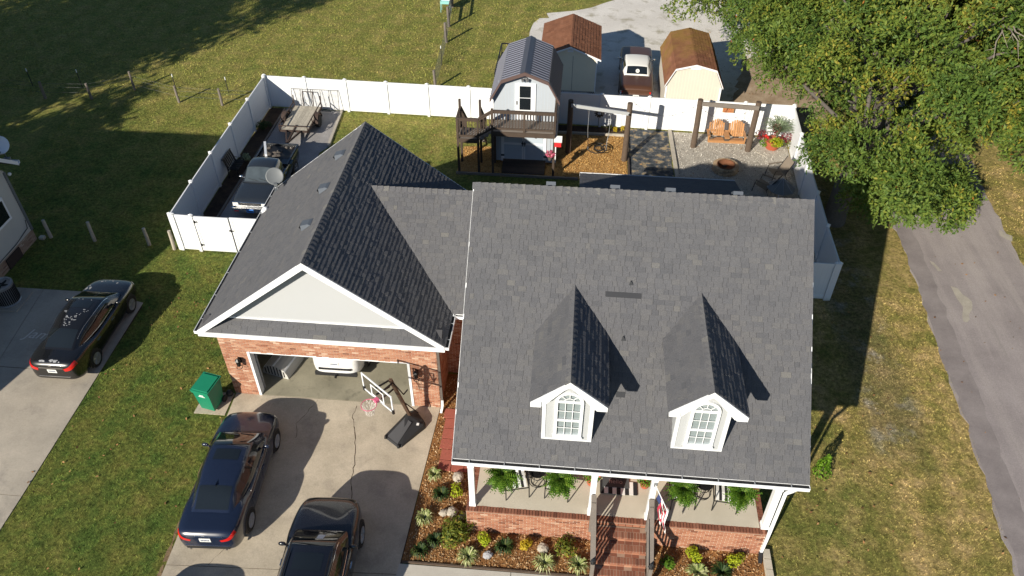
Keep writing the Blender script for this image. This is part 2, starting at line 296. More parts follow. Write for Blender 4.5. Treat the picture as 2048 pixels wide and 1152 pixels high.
# ---------------------------------------------------------------- mesh building
class MB:
    def __init__(s): s.v = []; s.f = []; s.t = []; s.tint = .5
    def add(s, vs, fs, tint=None):
        o = len(s.v); s.v += [tuple(p) for p in vs]; s.f += [tuple(i+o for i in f) for f in fs]
        s.t += [s.tint if tint is None else tint]*len(fs)
    def obox(s, c, a, b, d, tint=None):
        """box from a corner-free centre and three half vectors"""
        c, a, b, d = Vector(c), Vector(a), Vector(b), Vector(d)
        vs = [c+i*a+j*b+k*d for i in (-1, 1) for j in (-1, 1) for k in (-1, 1)]
        fs = [(0, 1, 3, 2), (4, 6, 7, 5), (0, 4, 5, 1), (2, 3, 7, 6), (0, 2, 6, 4), (1, 5, 7, 3)]
        if a.cross(b).dot(d) < 0: fs = [f[::-1] for f in fs]
        s.add(vs, fs, tint)
    def box(s, x0, x1, y0, y1, z0, z1, tint=None):
        s.obox(((x0+x1)/2, (y0+y1)/2, (z0+z1)/2), ((x1-x0)/2, 0, 0), (0, (y1-y0)/2, 0), (0, 0, (z1-z0)/2), tint)
    def beam(s, p0, p1, w, h, up=(0, 0, 1), tint=None):
        p0, p1 = Vector(p0), Vector(p1); d = p1-p0; u = Vector(up)
        sd = d.cross(u)
        if sd.length < 1e-6: sd = d.cross(Vector((1, 0, 0)))
        sd.normalize(); u = sd.cross(d).normalized()
        s.obox((p0+p1)/2, d/2, sd*w/2, u*h/2, tint)
    def tube(s, pts, r, n=8, tint=None, cap=True):
        pts = [Vector(p) for p in pts]; k = len(pts)
        rs = r if isinstance(r, (list, tuple)) else [r]*k
        vs = []; ref = None
        for i, p in enumerate(pts):
            d = (pts[min(i+1, k-1)]-pts[max(i-1, 0)]).normalized()
            if ref is None: ref = Vector((0, 0, 1)) if abs(d.z) < .9 else Vector((1, 0, 0))
            a = d.cross(ref).normalized(); b = d.cross(a).normalized(); ref = -a.cross(d) if False else ref
            for j in range(n):
                t = 2*math.pi*j/n; vs.append(p+(a*math.cos(t)+b*math.sin(t))*rs[i])
        fs = [(i*n+j, i*n+(j+1) % n, (i+1)*n+(j+1) % n, (i+1)*n+j) for i in range(k-1) for j in range(n)]
        if cap: fs += [tuple(range(n))[::-1], tuple(range((k-1)*n, k*n))]
        s.add(vs, fs, tint)
    def lathe(s, prof, c=(0, 0, 0), n=16, axis='z', tint=None):
        c = Vector(c); vs = []
        for r, h in prof:
            for j in range(n):
                t = 2*math.pi*j/n; a, b = r*math.cos(t), r*math.sin(t)
                vs.append(c+(Vector((a, b, h)) if axis == 'z' else Vector((h, a, b)) if axis == 'x' else Vector((a, h, b))))
        k = len(prof)
        fs = [(i*n+j, i*n+(j+1) % n, (i+1)*n+(j+1) % n, (i+1)*n+j) for i in range(k-1) for j in range(n)]
        fs += [tuple(range(n))[::-1], tuple(range((k-1)*n, k*n))]
        s.add(vs, fs, tint)
    def prism(s, poly, axis, a, b, tint=None):
        """2-D polygon pushed along an axis: 'x' takes (y,z), 'y' takes (x,z), 'z' takes (x,y)"""
        n = len(poly)
        def P(p, h): return (h, p[0], p[1]) if axis == 'x' else (p[0], h, p[1]) if axis == 'y' else (p[0], p[1], h)
        vs = [P(p, a) for p in poly]+[P(p, b) for p in poly]
        fs = [tuple(range(n))[::-1], tuple(range(n, 2*n))]+[(i, (i+1) % n, n+(i+1) % n, n+i) for i in range(n)]
        s.add(vs, fs, tint)
    def grid(s, pts, tint=None):
        a, b = len(pts), len(pts[0])
        s.add([p for r in pts for p in r], [(i*b+j, i*b+j+1, (i+1)*b+j+1, (i+1)*b+j) for i in range(a-1) for j in range(b-1)], tint)
    def blob(s, c, r, n=10, m=7, jit=0.0, tint=None):
        c = Vector(c); vs = []; fs = []
        for i in range(m+1):
            ph = math.pi*i/m
            for j in range(n):
                t = 2*math.pi*j/n; k = 1+random.uniform(-jit, jit)
                vs.append(c+Vector((r[0]*math.sin(ph)*math.cos(t), r[1]*math.sin(ph)*math.sin(t), r[2]*math.cos(ph)))*k)
        fs = [(i*n+j, (i+1)*n+j, (i+1)*n+(j+1) % n, i*n+(j+1) % n) for i in range(m) for j in range(n)]
        s.add(vs, fs, tint)
    def mesh(s, name, smooth=False):
        me = bpy.data.meshes.new(name); me.from_pydata(s.v, [], s.f)
        at = me.attributes.new('tint', 'FLOAT', 'FACE'); at.data.foreach_set('value', np.array(s.t, dtype=np.float32))
        if smooth: me.polygons.foreach_set('use_smooth', [True]*len(me.polygons))
        me.update(); return me
    def build(s, name, m, parent=None, world=True, smooth=False, fix=False):
        me = s.mesh(name, smooth)
        if fix:
            import bmesh
            bm = bmesh.new(); bm.from_mesh(me); bmesh.ops.recalc_face_normals(bm, faces=bm.faces); bm.to_mesh(me); bm.free()
        return link(name, me, m, parent, world)
def wm(o):
    m = o.matrix_basis.copy()
    if o.parent: m = wm(o.parent) @ o.matrix_parent_inverse @ m
    return m
def link(name, me, m, parent=None, world=True):
    if m is not None:
        me.materials.clear(); me.materials.append(M[m] if isinstance(m, str) else m)
    o = bpy.data.objects.new(name, me); COL.objects.link(o)
    if parent:
        o.parent = parent
        if world: o.matrix_parent_inverse = wm(parent).inverted()
    return o
def tag(o, label=None, cat=None, group=None, kind=None):
    for k, v in (('label', label), ('category', cat), ('group', group), ('kind', kind)):
        if v: o[k] = v
    return o
def thing(name, label, cat, loc=(0, 0, 0), rz=0.0, group=None):
    o = bpy.data.objects.new(name, None); COL.objects.link(o); o.empty_display_size = .2
    o.location = loc; o.rotation_euler = (0, 0, rz); return tag(o, label, cat, group)
def dup(root, loc, rz=0.0, label=None, group=None):
    r = root.copy(); COL.objects.link(r); r.location = loc; r.rotation_euler = (0, 0, rz)
    if label: r['label'] = label
    if group: r['group'] = group
    for ch in list(root.children):
        c = ch.copy(); COL.objects.link(c); c.parent = r
        for g in ch.children:
            d = g.copy(); COL.objects.link(d); d.parent = c
    return r
def np_mesh(name, V, F, tint=None):
    """V (n,3) and F (m,k) arrays straight into a mesh"""
    me = bpy.data.meshes.new(name); m, k = F.shape
    me.vertices.add(len(V)); me.vertices.foreach_set('co', np.ascontiguousarray(V, dtype=np.float32).ravel())
    me.loops.add(m*k); me.loops.foreach_set('vertex_index', np.ascontiguousarray(F, dtype=np.int32).ravel())
    me.polygons.add(m); me.polygons.foreach_set('loop_start', np.arange(0, m*k, k, dtype=np.int32))
    me.polygons.foreach_set('loop_total', np.full(m, k, dtype=np.int32))
    if tint is not None:
        at = me.attributes.new('tint', 'FLOAT', 'FACE'); at.data.foreach_set('value', np.asarray(tint, dtype=np.float32))
    me.polygons.foreach_set('use_smooth', np.zeros(m, dtype=bool)); me.update(calc_edges=True); return me
def leaves(name, P, size, tint, aspect=.45, up=.4, nrm=None):
    """diamond leaves at points P (n,3) with random facing"""
    n = len(P); a = RNG.normal(size=(n, 3)); a[:, 2] += up*0
    if nrm is not None: N = nrm+RNG.normal(size=(n, 3))*.6
    else: N = RNG.normal(size=(n, 3)); N[:, 2] = np.abs(N[:, 2])+up
    N /= np.linalg.norm(N, axis=1)[:, None]
    a -= N*(a*N).sum(1)[:, None]; a /= np.linalg.norm(a, axis=1)[:, None]+1e-9
    b = np.cross(N, a); s = (size*RNG.uniform(.65, 1.35, n))[:, None]
    V = np.stack([P-a*s, P+b*s*aspect, P+a*s, P-b*s*aspect], 1).reshape(-1, 3)
    return np_mesh(name, V, np.arange(4*n).reshape(n, 4), tint)
def blades(name, P, h, w, lean, tint):
    """single-triangle grass blades rooted at P"""
    n = len(P); t = RNG.uniform(0, 2*math.pi, n); d = np.stack([np.cos(t), np.sin(t), np.zeros(n)], 1)
    hh = h*RNG.uniform(.5, 1.4, n); ww = w*RNG.uniform(.7, 1.3, n); q = RNG.uniform(0, 2*math.pi, n)
    L = np.stack([np.cos(q), np.sin(q), np.zeros(n)], 1)*(hh*lean*RNG.uniform(.2, 1, n))[:, None]
    T = P+L; T[:, 2] += hh
    V = np.stack([P-d*ww[:, None]/2, P+d*ww[:, None]/2, T], 1).reshape(-1, 3)
    return np_mesh(name, V, np.arange(3*n).reshape(n, 3), tint)
def poly_area_points(poly, dens):
    """random points inside a polygon"""
    p = np.array(poly); lo, hi = p.min(0), p.max(0); n = int((hi-lo).prod()*dens)
    q = RNG.uniform(lo, hi, (n, 2)); ins = np.zeros(n, bool); j = len(p)-1
    for i in range(len(p)):
        xi, yi, xj, yj = *p[i], *p[j]
        ins ^= ((yi > q[:, 1]) != (yj > q[:, 1])) & (q[:, 0] < (xj-xi)*(q[:, 1]-yi)/(yj-yi+1e-12)+xi); j = i
    return q[ins]
def inside(q, poly):
    p = np.array(poly); ins = np.zeros(len(q), bool); j = len(p)-1
    for i in range(len(p)):
        xi, yi, xj, yj = *p[i], *p[j]
        ins ^= ((yi > q[:, 1]) != (yj > q[:, 1])) & (q[:, 0] < (xj-xi)*(q[:, 1]-yi)/(yj-yi+1e-12)+xi); j = i
    return ins
def sheet(name, poly, z, m, thick=0.0, parent=None, kind='structure'):
    b = MB(); n = len(poly)
    if thick: b.prism(poly, 'z', z-thick, z)
    else: b.add([(x, y, z) for x, y in poly], [tuple(range(n))])
    o = b.build(name, m, parent, fix=True)
    if not thick and o.data.polygons[0].normal.z < 0: o.data.flip_normals()
    if kind and not parent: o['kind'] = kind
    return o
def sheet_off(poly, d=.3, seed=1, step=.5):
    """roughen a polygon's outline"""
    rr = random.Random(seed); out = []
    for (x0, y0), (x1, y1) in zip(poly, poly[1:]+poly[:1]):
        k = max(1, int(math.hypot(x1-x0, y1-y0)/step))
        for i in range(k):
            t = i/k; out.append((x0+(x1-x0)*t+rr.uniform(-d, d), y0+(y1-y0)*t+rr.uniform(-d, d)))
    return out
# ================================================================ GROUND
NOGRASS = []
sheet('lawn', [(-300, -300), (300, -300), (300, 300), (-300, 300)], 0.0, 'lawn')
def slab_field(name, rows, z, m, gap=.018, label=None):
    """a concrete drive poured in slabs: one child per slab"""
    root = bpy.data.objects.new(name, None); COL.objects.link(root); root['kind'] = 'structure'
    for poly in rows:
        cx = sum(p[0] for p in poly)/len(poly); cy = sum(p[1] for p in poly)/len(poly)
        q = [(x-(gap/2 if x > cx else -gap/2), y-(gap/2 if y > cy else -gap/2)) for x, y in poly]
        sheet('concrete_slab', q, z, m, .10, root); NOGRASS.append(poly)
    sheet('joint_sand', [(min(p[0] for r in rows for p in r)+.12, min(p[1] for r in rows for p in r)+.1), (max(p[0] for r in rows for p in r)-.15, min(p[1] for r in rows for p in r)+.1),
          (max(p[0] for r in rows for p in r)-.15, max(p[1] for r in rows for p in r)-.6), (min(p[0] for r in rows for p in r)+.4, max(p[1] for r in rows for p in r)-.6)], .004, 'mulch_dark', 0, root)
    return root
DRV = slab_field('driveway', [[(-10.82, 16.70), (-3.86, 16.70), (-4.1, 10.72), (-10.56, 10.42)], [(-10.56, 10.42), (-4.1, 10.72), (-4.3, 3.0), (-10.3, 3.0)]], .02, 'concrete')
sheet('concrete_slab', [(-11.9, 15.72), (-10.86, 15.72), (-10.86, 16.66), (-11.85, 16.66)], .024, 'concrete', .1, DRV); NOGRASS.append([(-11.9, 15.72), (-10.8, 15.72), (-10.8, 16.7), (-11.9, 16.7)])
slab_field('neighbour_driveway', [[(-22.0, 21.15), (-20.1, 21.15), (-19.6, 17.12), (-22.0, 17.12)], [(-20.1, 21.15), (-17.6, 21.15), (-15.92, 20.75), (-15.84, 17.10), (-19.6, 17.12)],
    [(-30, 17.12), (-15.84, 17.10), (-15.75, 12.17), (-30, 12.17)], [(-30, 12.17), (-15.75, 12.17), (-15.7, 2), (-30, 2)]], .02, 'concrete_old')
for i, (a, e, w) in enumerate([((-10.87, 15.6), (-10.60, 10.5), .05), ((-10.60, 10.4), (-10.36, 6.0), .05)]):
    sheet('soil_edge', sheet_off([(a[0]-w, a[1]), (a[0]+w*.6, a[1]), (e[0]+w*.6, e[1]), (e[0]-w, e[1])], .055, 40+i, .30), .006+.001*i, 'soil')
def crack(pts, w, z, m='mulch_dark', parent=None, name='crack', seed=3):
    rr = random.Random(seed); P = []
    for (x0, y0), (x1, y1) in zip(pts, pts[1:]):
        k = max(2, int(math.hypot(x1-x0, y1-y0)/.12))
        for i in range(k):
            t = i/k; P.append((x0+(x1-x0)*t+rr.uniform(-.025, .025), y0+(y1-y0)*t+rr.uniform(-.02, .02)))
    b = MB()
    for (x0, y0), (x1, y1) in zip(P, P[1:]):
        d = Vector((x1-x0, y1-y0)); 
        if d.length < 1e-4: continue
        nrm = Vector((-d.y, d.x)).normalized()*w*rr.uniform(.3, 1)/2
        b.add([(x0-nrm.x, y0-nrm.y, z), (x1-nrm.x, y1-nrm.y, z), (x1+nrm.x, y1+nrm.y, z), (x0+nrm.x, y0+nrm.y, z)], [(0, 1, 2, 3)])
    return b.build(name, m, parent)
crack([(-6.62, 16.5), (-6.66, 16.02), (-6.40, 15.3), (-6.27, 14.75), (-6.15, 14.2), (-6.12, 13.63), (-5.95, 13.0), (-5.83, 12.61), (-5.95, 11.6), (-5.9, 10.9)], .03, .0225, 'mulch_dark', DRV)
crack([(-8.0, 16.6), (-8.4, 15.6), (-8.2, 14.9)], .014, .0225, 'mulch_dark', DRV, seed=5)
crack([(-9.4, 10.5), (-9.0, 11.2), (-8.9, 11.9)], .012, .0225, 'mulch_dark', DRV, seed=6)
# the name scratched into the neighbour's concrete, half of it under the car
def text_mesh(name, s, size, loc, rot, m, parent=None, extrude=.002, align='CENTER', shear=0):
    cu = bpy.data.curves.new(name, 'FONT'); cu.body = s; cu.size = size; cu.extrude = extrude; cu.align_x = align; cu.align_y = 'CENTER'; cu.shear = shear
    t = bpy.data.objects.new(name+'_tmp', cu); COL.objects.link(t); dg = bpy.context.evaluated_depsgraph_get()
    me = bpy.data.meshes.new_from_object(t.evaluated_get(dg)); bpy.data.objects.remove(t); bpy.data.curves.remove(cu)
    o = link(name, me, m, None); o.matrix_basis = Matrix.LocRotScale(Vector(loc), rot, None)
    if parent: o.parent = parent; o.matrix_parent_inverse = wm(parent).inverted()
    return o
from mathutils import Euler
text_mesh('scratched_lettering', 'Jamie', .62, (-18.75, 18.72, .0225), Euler((0, 0, R(-2))), 'scratch', bpy.data.objects['neighbour_driveway'], .0005, shear=.25)
# road
ROADL = [(12.2, -12), (12.6, 5), (12.88, 12.42), (13.07, 14.86), (13.30, 17.55), (13.40, 20.46), (13.70, 24.83), (13.86, 28.82), (14.3, 40), (15.5, 70), (19, 130)]
ROADR = [(24, 130), (20.6, 70), (19.6, 45), (18.9, 34), (18.45, 28), (18.1, 24.5), (18.3, 20), (18.6, 12), (19.5, -12)]
rl = sheet_off(ROADL+ROADR, .10, 4, .45); sheet('road', rl, .012, 'asphalt', .05); NOGRASS.append(ROADL+ROADR)
sheet('road_edge', sheet_off([(12.9, 10.2), (13.05, 14.0), (13.30, 17.6), (13.42, 20.4), (13.75, 25), (13.9, 29), (14.6, 29), (14.3, 22), (13.95, 16), (13.7, 10.2)], .07, 9, .4), .016, 'asphalt_edge')
for i, pl in enumerate([[(14.62, 26.1), (14.78, 26.0), (14.92, 25.5), (14.78, 25.45)], [(15.0, 24.55), (15.2, 24.45), (15.28, 24.1), (15.52, 23.75), (15.35, 23.3), (14.95, 22.5), (14.78, 22.55), (15.08, 23.4), (14.96, 24.1)], [(18.2, 28.5), (18.6, 28.1), (18.45, 27.7), (18.1, 28.1)]]):
    sheet('road_patch', sheet_off(pl, .03, i, .2), .020, 'patch_light')
# gravel and beds
def bed(name, poly, z, m, rough=.0, seed=1, step=.4):
    NOGRASS.append(poly)
    return sheet(name, sheet_off(poly, rough, seed, step) if rough else poly, z, m)
bed('gravel_lot', [(-2.2, 36.1), (-2.6, 41), (-3.4, 45), (-3.2, 47.3), (-2.0, 50), (.8, 51.0), (2.5, 52.6), (3.0, 57), (2.0, 75), (14, 75), (12.5, 48), (11, 44), (10.0, 40), (8.6, 36.0)], .008, 'gravel_lot', .35, 3, .7)
bed('leaf_litter', [(7.9, 35.9), (12.6, 35.6), (13.6, 41), (12.5, 45), (9.6, 44), (8.4, 39.6)], .014, 'dirt_leaf', .2, 5)
NOGRASS.pop(); NOGRASS.append([(8.2, 36.2), (12.2, 36), (13, 41), (12, 44), (9.8, 43.5), (8.6, 39.6)])
bed('gravel_pad', [(-15.12, 36.0), (-12.15, 36.0), (-11.95, 34), (-11.88, 32.4), (-12.2, 31.9), (-12.0, 24.2), (-15.1, 24.2)], .010, 'gravel_pad', .03, 2)
bed('mulch_strip', [(-15.98, 35.98), (-15.16, 35.98), (-15.12, 24.25), (-15.80, 24.25)], .010, 'mulch_dark', .0)
bed('play_bark', [(-5.36, 30.74), (.3, 30.74), (2.58, 30.9), (2.58, 34.74), (-.75, 34.74), (-.8, 33.2), (-4.0, 33.2), (-5.32, 33.1)], .010, 'bark_play', .02, 4)
bed('fence_bed', [(-.85, 34.84), (2.60, 34.84), (2.60, 35.55), (-.9, 35.62)], .014, 'mulch_dark', .02)
bed('weed_barrier', [(2.70, 31.1), (4.72, 31.2), (4.66, 35.50), (2.70, 35.54)], .013, 'weed_barrier', .03, 6)
bed('gravel_patio', [(4.95, 23.4), (9.98, 23.4), (10.2, 29), (10.42, 35.3), (4.86, 35.45)], .010, 'gravel_grey')
bed('mulch_bed', [(-4.06, 11.14), (1.22, 11.14), (1.24, 12.30), (-2.30, 12.30), (-2.30, 18.2), (-3.84, 18.2), (-3.86, 16.6)], .012, 'mulch_bed')
bed('east_mulch_bed', [(2.66, 9.4), (5.6, 9.4), (5.95, 11.0), (5.97, 12.30), (2.66, 12.30)], .012, 'mulch_bed')
WALK = slab_field('front_walk', [[(-4.12, 11.05), (-1.0, 11.07), (-1.0, 9.7), (-4.2, 9.6)], [(-1.0, 11.07), (1.2, 11.08), (1.2, 9.7), (-1.0, 9.7)], [(1.2, 10.7), (2.7, 10.7), (2.7, 9.7), (1.2, 9.7)]], .022, 'concrete_walk')
def timber(name, label, p0, p1, w, h, m='wood_weathered', group='landscape timbers edging the beds'):
    t = MB(); t.beam((p0[0], p0[1], h/2-.01), (p1[0], p1[1], h/2-.01), w, h+.02)
    return tag(t.build(name, m), label, 'timber', group)
timber('edging_timber', 'thin brown timber edging between front mulch bed and concrete walk', (-4.05, 11.10), (1.2, 11.11), .05, .06, 'wood_post')
timber('edging_timber', 'long timber edging the dark mulch strip beside the pickup', (-15.13, 35.9), (-15.10, 24.3), .09, .09, 'wood_grey')
timber('edging_timber', 'weathered timber along the grass side of the trailer gravel', (-12.13, 36.0), (-11.90, 32.45), .12, .10)
timber('edging_timber', 'grey timber along the front of the play bark by the barn ramp', (-5.36, 30.69), (.3, 30.69), .09, .11, 'wood_grey')
timber('edging_timber', 'timber between play bark and the planted fence bed', (-.8, 34.79), (2.6, 34.79), .09, .12)
timber('edging_timber', 'broad pale timber between weed barrier and gravel patio', (4.86, 31.2), (4.76, 35.5), .17, .11)
timber('edging_timber', 'dark timber between swing bark and weed barrier', (2.64, 30.95), (2.64, 35.5), .08, .11, 'wood_dark')
# loose chips and stones: uncountable, one object each
def scatter(name, poly, dens, size, m, z, aspect=.5):
    q = poly_area_points(poly, dens); P = np.column_stack([q, np.full(len(q), z)+RNG.uniform(0, size*.8, len(q))])
    me = leaves(name, P, size, RNG.uniform(0, 1, len(P)), aspect, .9); o = link(name, me, m); o['kind'] = 'stuff'; return o
scatter('bark_chips', [(-4.04, 11.16), (1.2, 11.16), (1.2, 12.26), (-2.36, 12.26), (-2.36, 18.1), (-3.84, 18.1), (-3.84, 16.6)], 520, .030, 'chips', .016)
scatter('east_bark_chips', [(2.68, 10), (5.6, 10), (5.9, 11.1), (5.9, 12.26), (2.68, 12.26)], 520, .030, 'chips', .016)
scatter('play_chips', [(-5.3, 30.78), (.3, 30.78), (2.55, 30.95), (2.55, 34.7), (-.75, 34.7), (-.75, 31.9), (-3.7, 31.9), (-3.9, 33.2), (-5.3, 33.1)], 420, .035, 'chips_play', .014)
scatter('patio_pebbles', [(4.97, 27), (10.1, 27), (10.38, 35.25), (4.92, 35.4)], 260, .028, 'pebbles', .012, .8)
# red concrete pavers beside the garage
PV = bpy.data.objects.new('paver_path', None); COL.objects.link(PV); PV['kind'] = 'structure'
pm = MB(); pm.obox((0, 0, 0), (.19, 0, 0), (0, .19, 0), (0, 0, .025)); pme = pm.mesh('paver')
for i in range(3):
    for j in range(6):
        o = link('paver', pme, 'paver_red', PV); o.location = (-3.42+i*.40+.03*math.sin(j*2.1)-j*.022+.06, 14.40+j*.41, .022+random.uniform(-.004, .006)); o.rotation_euler = (random.uniform(-.01, .01), random.uniform(-.01, .01), random.uniform(-.03, .03))
# grass: real blades where the lawn shows, one mass
def grass(name, lo, hi, dens, h, w, extra=()):
    n = int((hi[0]-lo[0])*(hi[1]-lo[1])*dens); q = RNG.uniform(lo, hi, (n, 2)); keep = np.ones(n, bool)
    for pl in NOGRASS+list(extra): keep &= ~inside(q, pl)
    q = q[keep]; P = np.column_stack([q, np.full(len(q), -.005)])
    o = link(name, blades(name, P, h, w, .9, RNG.uniform(0, 1, len(q))), 'grass_blades'); o['kind'] = 'stuff'
HOUSEFP = [[(-10.9, 16.7), (-3.8, 16.7), (-3.8, 24), (-10.9, 24)], [(-2.4, 12.2), (5.9, 12.2), (5.9, 23.3), (-2.4, 23.3)]]
NBFP = [[(-40, 11.3), (-22, 11.3), (-22, 24.2), (-40, 24.2)]]
grass('front_grass', (-15.9, 7), (-10.4, 24), 420, .055, .016, HOUSEFP)
grass('east_grass', (5.8, 7), (14.4, 24), 380, .055, .016, HOUSEFP)
grass('side_grass', (-26, 21.1), (-15.8, 36), 200, .06, .020, HOUSEFP+NBFP)
grass('yard_grass', (-12.1, 24), (5, 36), 230, .055, .018, HOUSEFP)
grass('field_grass', (-48, 36), (0, 66), 60, .075, .035)
grass('verge_grass', (18, 16), (26, 34), 60, .075, .03)
# ================================================================ THE BRICK HOUSE
HS = thing('brick_house', 'brick house with grey shingle roofs, two dormers, front porch and open garage', 'house', (0, 18, 0))
VX, VY, VZ = Vector((1, 0, 0)), Vector((0, 1, 0)), Vector((0, 0, 1))
TABS, BRICKS = [], []
TABV = [(0, 0, 1), (1, 0, 1), (1, 1.06, .28), (0, 1.06, .28), (0, 0, 0), (1, 0, 0), (1, 1.06, 0), (0, 1.06, 0)]
TABF = [(0, 1, 2, 3), (4, 5, 1, 0), (5, 6, 2, 1), (7, 4, 0, 3)]
def shingle_slope(O, U, V, width, length, store, bounds=None, e=.140, tab=.22, h=.013, seed=0, m='shingle_grey', hj=(.75, 1.45)):
    rr = random.Random(seed); O, U, V = Vector(O), Vector(U).normalized(), Vector(V).normalized(); N = U.cross(V)
    n = int(length/e)+1
    for r in range(n):
        v0 = r*e; ev = min(e, length-v0)
        if ev < .02: continue
        u0, u1 = (0, width) if bounds is None else bounds(v0+ev*.5)
        if u1-u0 < .03: continue
        x = u0-rr.uniform(0, tab)
        while x < u1:
            w = tab*rr.choice((.55, .8, 1, 1, 1.2, 1.4)); a, b = max(x, u0), min(x+w, u1); x += w
            if b-a < .04: continue
            t = min(1, max(0, rr.gauss(.46, .17)))
            store.append((O+U*(a+.003)+V*v0+N*.002, U*(b-a-.006), V*ev, N*h*rr.uniform(*hj), t, m))
BRV = [(0, 0, 0), (1, 0, 0), (1, 1, 0), (0, 1, 0), (0, 0, 1), (1, 0, 1), (1, 1, 1), (0, 1, 1)]
BRF = [(4, 5, 6, 7), (0, 1, 5, 4), (1, 2, 6, 5), (2, 3, 7, 6), (3, 0, 4, 7)]
def brick_face(O, U, V, width, height, store, holes=(), bl=.2, bh=.0667, proud=.009, seed=0, soldier=False, m='brick', rnd=.22, mid=.5):
    """running-bond bricks on a plane; holes are (u0,u1,v0,v1)"""
    rr = random.Random(seed); O, U, V = Vector(O), Vector(U).normalized(), Vector(V).normalized(); N = U.cross(V); j = .014
    rows = max(1, int(round(height/bh))); bh = height/rows
    for r in range(rows):
        v0 = r*bh; x = 0 if soldier else -(r % 2)*bl/2
        while x < width-.01:
            a, b = max(x, 0), min(x+bl, width); x += bl
            for (h0, h1, k0, k1) in holes:
                if v0+bh*.5 > k0 and v0+bh*.5 < k1:
                    if a >= h0-.001 and b <= h1+.001: b = a
                    elif a < h0 < b: b = h0
                    elif a < h1 < b: a = h1
            if b-a < .03: continue
            store.append((O+U*(a+j/2)+V*(v0+j/2), U*(b-a-j), V*(bh-j), N*(proud+rr.uniform(-.003, .004)), min(1, max(0, rr.gauss(mid, rnd))), m))
def merge_items(name, items, vs, fs, m, parent):
    n = len(items)
    if not n: return
    O = np.array([i[0] for i in items]); A = np.array([i[1] for i in items]); B = np.array([i[2] for i in items]); C = np.array([i[3] for i in items])
    L = np.array(vs)
    V = O[:, None]+L[None, :, :1]*A[:, None]+L[None, :, 1:2]*B[:, None]+L[None, :, 2:]*C[:, None]
    F = (np.arange(n)*len(vs))[:, None, None]+np.array(fs)[None]
    me = np_mesh(name, V.reshape(-1, 3), F.reshape(-1, 4), np.repeat([i[4] for i in items], len(fs)))
    o = link(name, me, m, parent); o['kind'] = 'stuff'; return o
def as_parts(name, items, vs, fs, parent):
    cache = {}
    for O, A, B, C, t, m in items:
        k = (int(t*6.99), m)
        if k not in cache:
            b = MB(); b.add(vs, fs, k[0]/6); cache[k] = b.mesh(name); cache[k].materials.append(M[m])
        o = bpy.data.objects.new(name, cache[k]); COL.objects.link(o); o.parent = parent
        o.matrix_parent_inverse = wm(parent).inverted()
        mt = Matrix((A, B, C)).transposed().to_4x4(); mt.translation = O; o.matrix_basis = mt
def biggest(items, k):
    c = Vector((0, 0, CAMZ))
    def sz(i):
        d = i[0]-c; n = i[1].cross(i[2]); return -(n.dot(d))/d.length**3
    s = sorted(items, key=sz, reverse=True); return s[:k], s[k:]
def hp(b, name, m, parent=None, **k): return b.build(name, m, parent or HS, fix=True, **k)
# ---- walls -------------------------------------------------------------------
MX0, MX1 = -2.35, 5.95
EY, EZ, RY, RZ = 12.28, 3.37, 17.88, 8.17; SL = (RZ-EZ)/(RY-EY); BY = 2*RY-EY
b = MB(); b.box(MX0, MX1, 13.80, 13.95, 0, 3.15); WALLF = hp(b, 'front_wall', 'mortar')
b = MB(); b.box(MX0, MX1, 23.1, 23.25, 0, 3.2); hp(b, 'back_wall', 'siding')
for nm, x0, x1 in (('gable_wall', MX0, MX0+.12), ('gable_wall', MX1-.12, MX1)):
    b = MB(); b.prism([(13.95, 0), (23.1, 0), (23.1, 3.45), (RY, 7.9), (13.95, 4.55)], 'x', x0, x1); hp(b, nm, 'siding')
# garage walls with the open door
GX0, GX1, GY, GZ = -10.83, -3.85, 16.70, 3.0; DX0, DX1, DZ = -9.93, -4.79, 2.06
b = MB(); b.box(GX0, DX0, GY, GY+.2, 0, GZ); b.box(DX1, GX1, GY, GY+.2, 0, GZ); b.box(DX0, DX1, GY, GY+.2, DZ, GZ); WALLG = hp(b, 'garage_wall', 'mortar')
b = MB(); b.box(GX0, GX0+.15, GY+.2, 24.0, 0, GZ); b.box(GX1-.15, GX1, GY+.2, 24.0, 0, GZ); b.box(GX0+.15, GX1-.15, 23.85, 24.0, 0, GZ); WALLS = hp(b, 'garage_side_wall', 'mortar')
b = MB(); b.box(GX0+.15, GX0+.17, GY+.2, 23.85, .03, GZ); b.box(GX1-.17, GX1-.15, GY+.2, 23.85, .03, GZ); b.box(GX0+.17, GX1-.17, 23.83, 23.85, .03, GZ)
b.box(GX0+.15, GX1-.15, GY+.2, 23.85, GZ-.02, GZ); hp(b, 'garage_lining', 'interior')
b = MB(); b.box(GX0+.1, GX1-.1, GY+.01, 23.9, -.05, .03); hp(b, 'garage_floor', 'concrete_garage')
b = MB()  # white trim of the door opening
b.box(DX0-.06, DX0+.02, GY-.03, GY+.22, .02, DZ+.03); b.box(DX1-.02, DX1+.06, GY-.03, GY+.22, .02, DZ+.03); b.box(DX0+.02, DX1-.02, GY-.01, GY+.2, DZ-.03, DZ+.02)
hp(b, 'door_trim', 'white_paint')
b = MB()
for k in range(4): b.box(DX0+.1, DX1-.1, GY+.5+k*.62, GY+1.1+k*.62, 2.32, 2.36)
hp(b, 'garage_door', 'white_paint')
b = MB()
for x in (DX0+.05, DX1-.05): b = MB(); b.beam((x, GY+.3, 2.3), (x, GY+3, 2.3), .05, .06); b.beam((x, GY+.26, .1), (x, GY+.26, 2.28), .04, .05, (0, 1, 0)); hp(b, 'door_track', 'metal_grey')
# connector between garage and house
b = MB(); b.box(GX1, MX0, 24.2, 24.35, 0, 3.05); hp(b, 'connector_wall', 'mortar'); b = MB(); b.box(GX1, MX0, 18.3, 18.45, 0, 3.05); WALLC = hp(b, 'connector_wall', 'mortar')
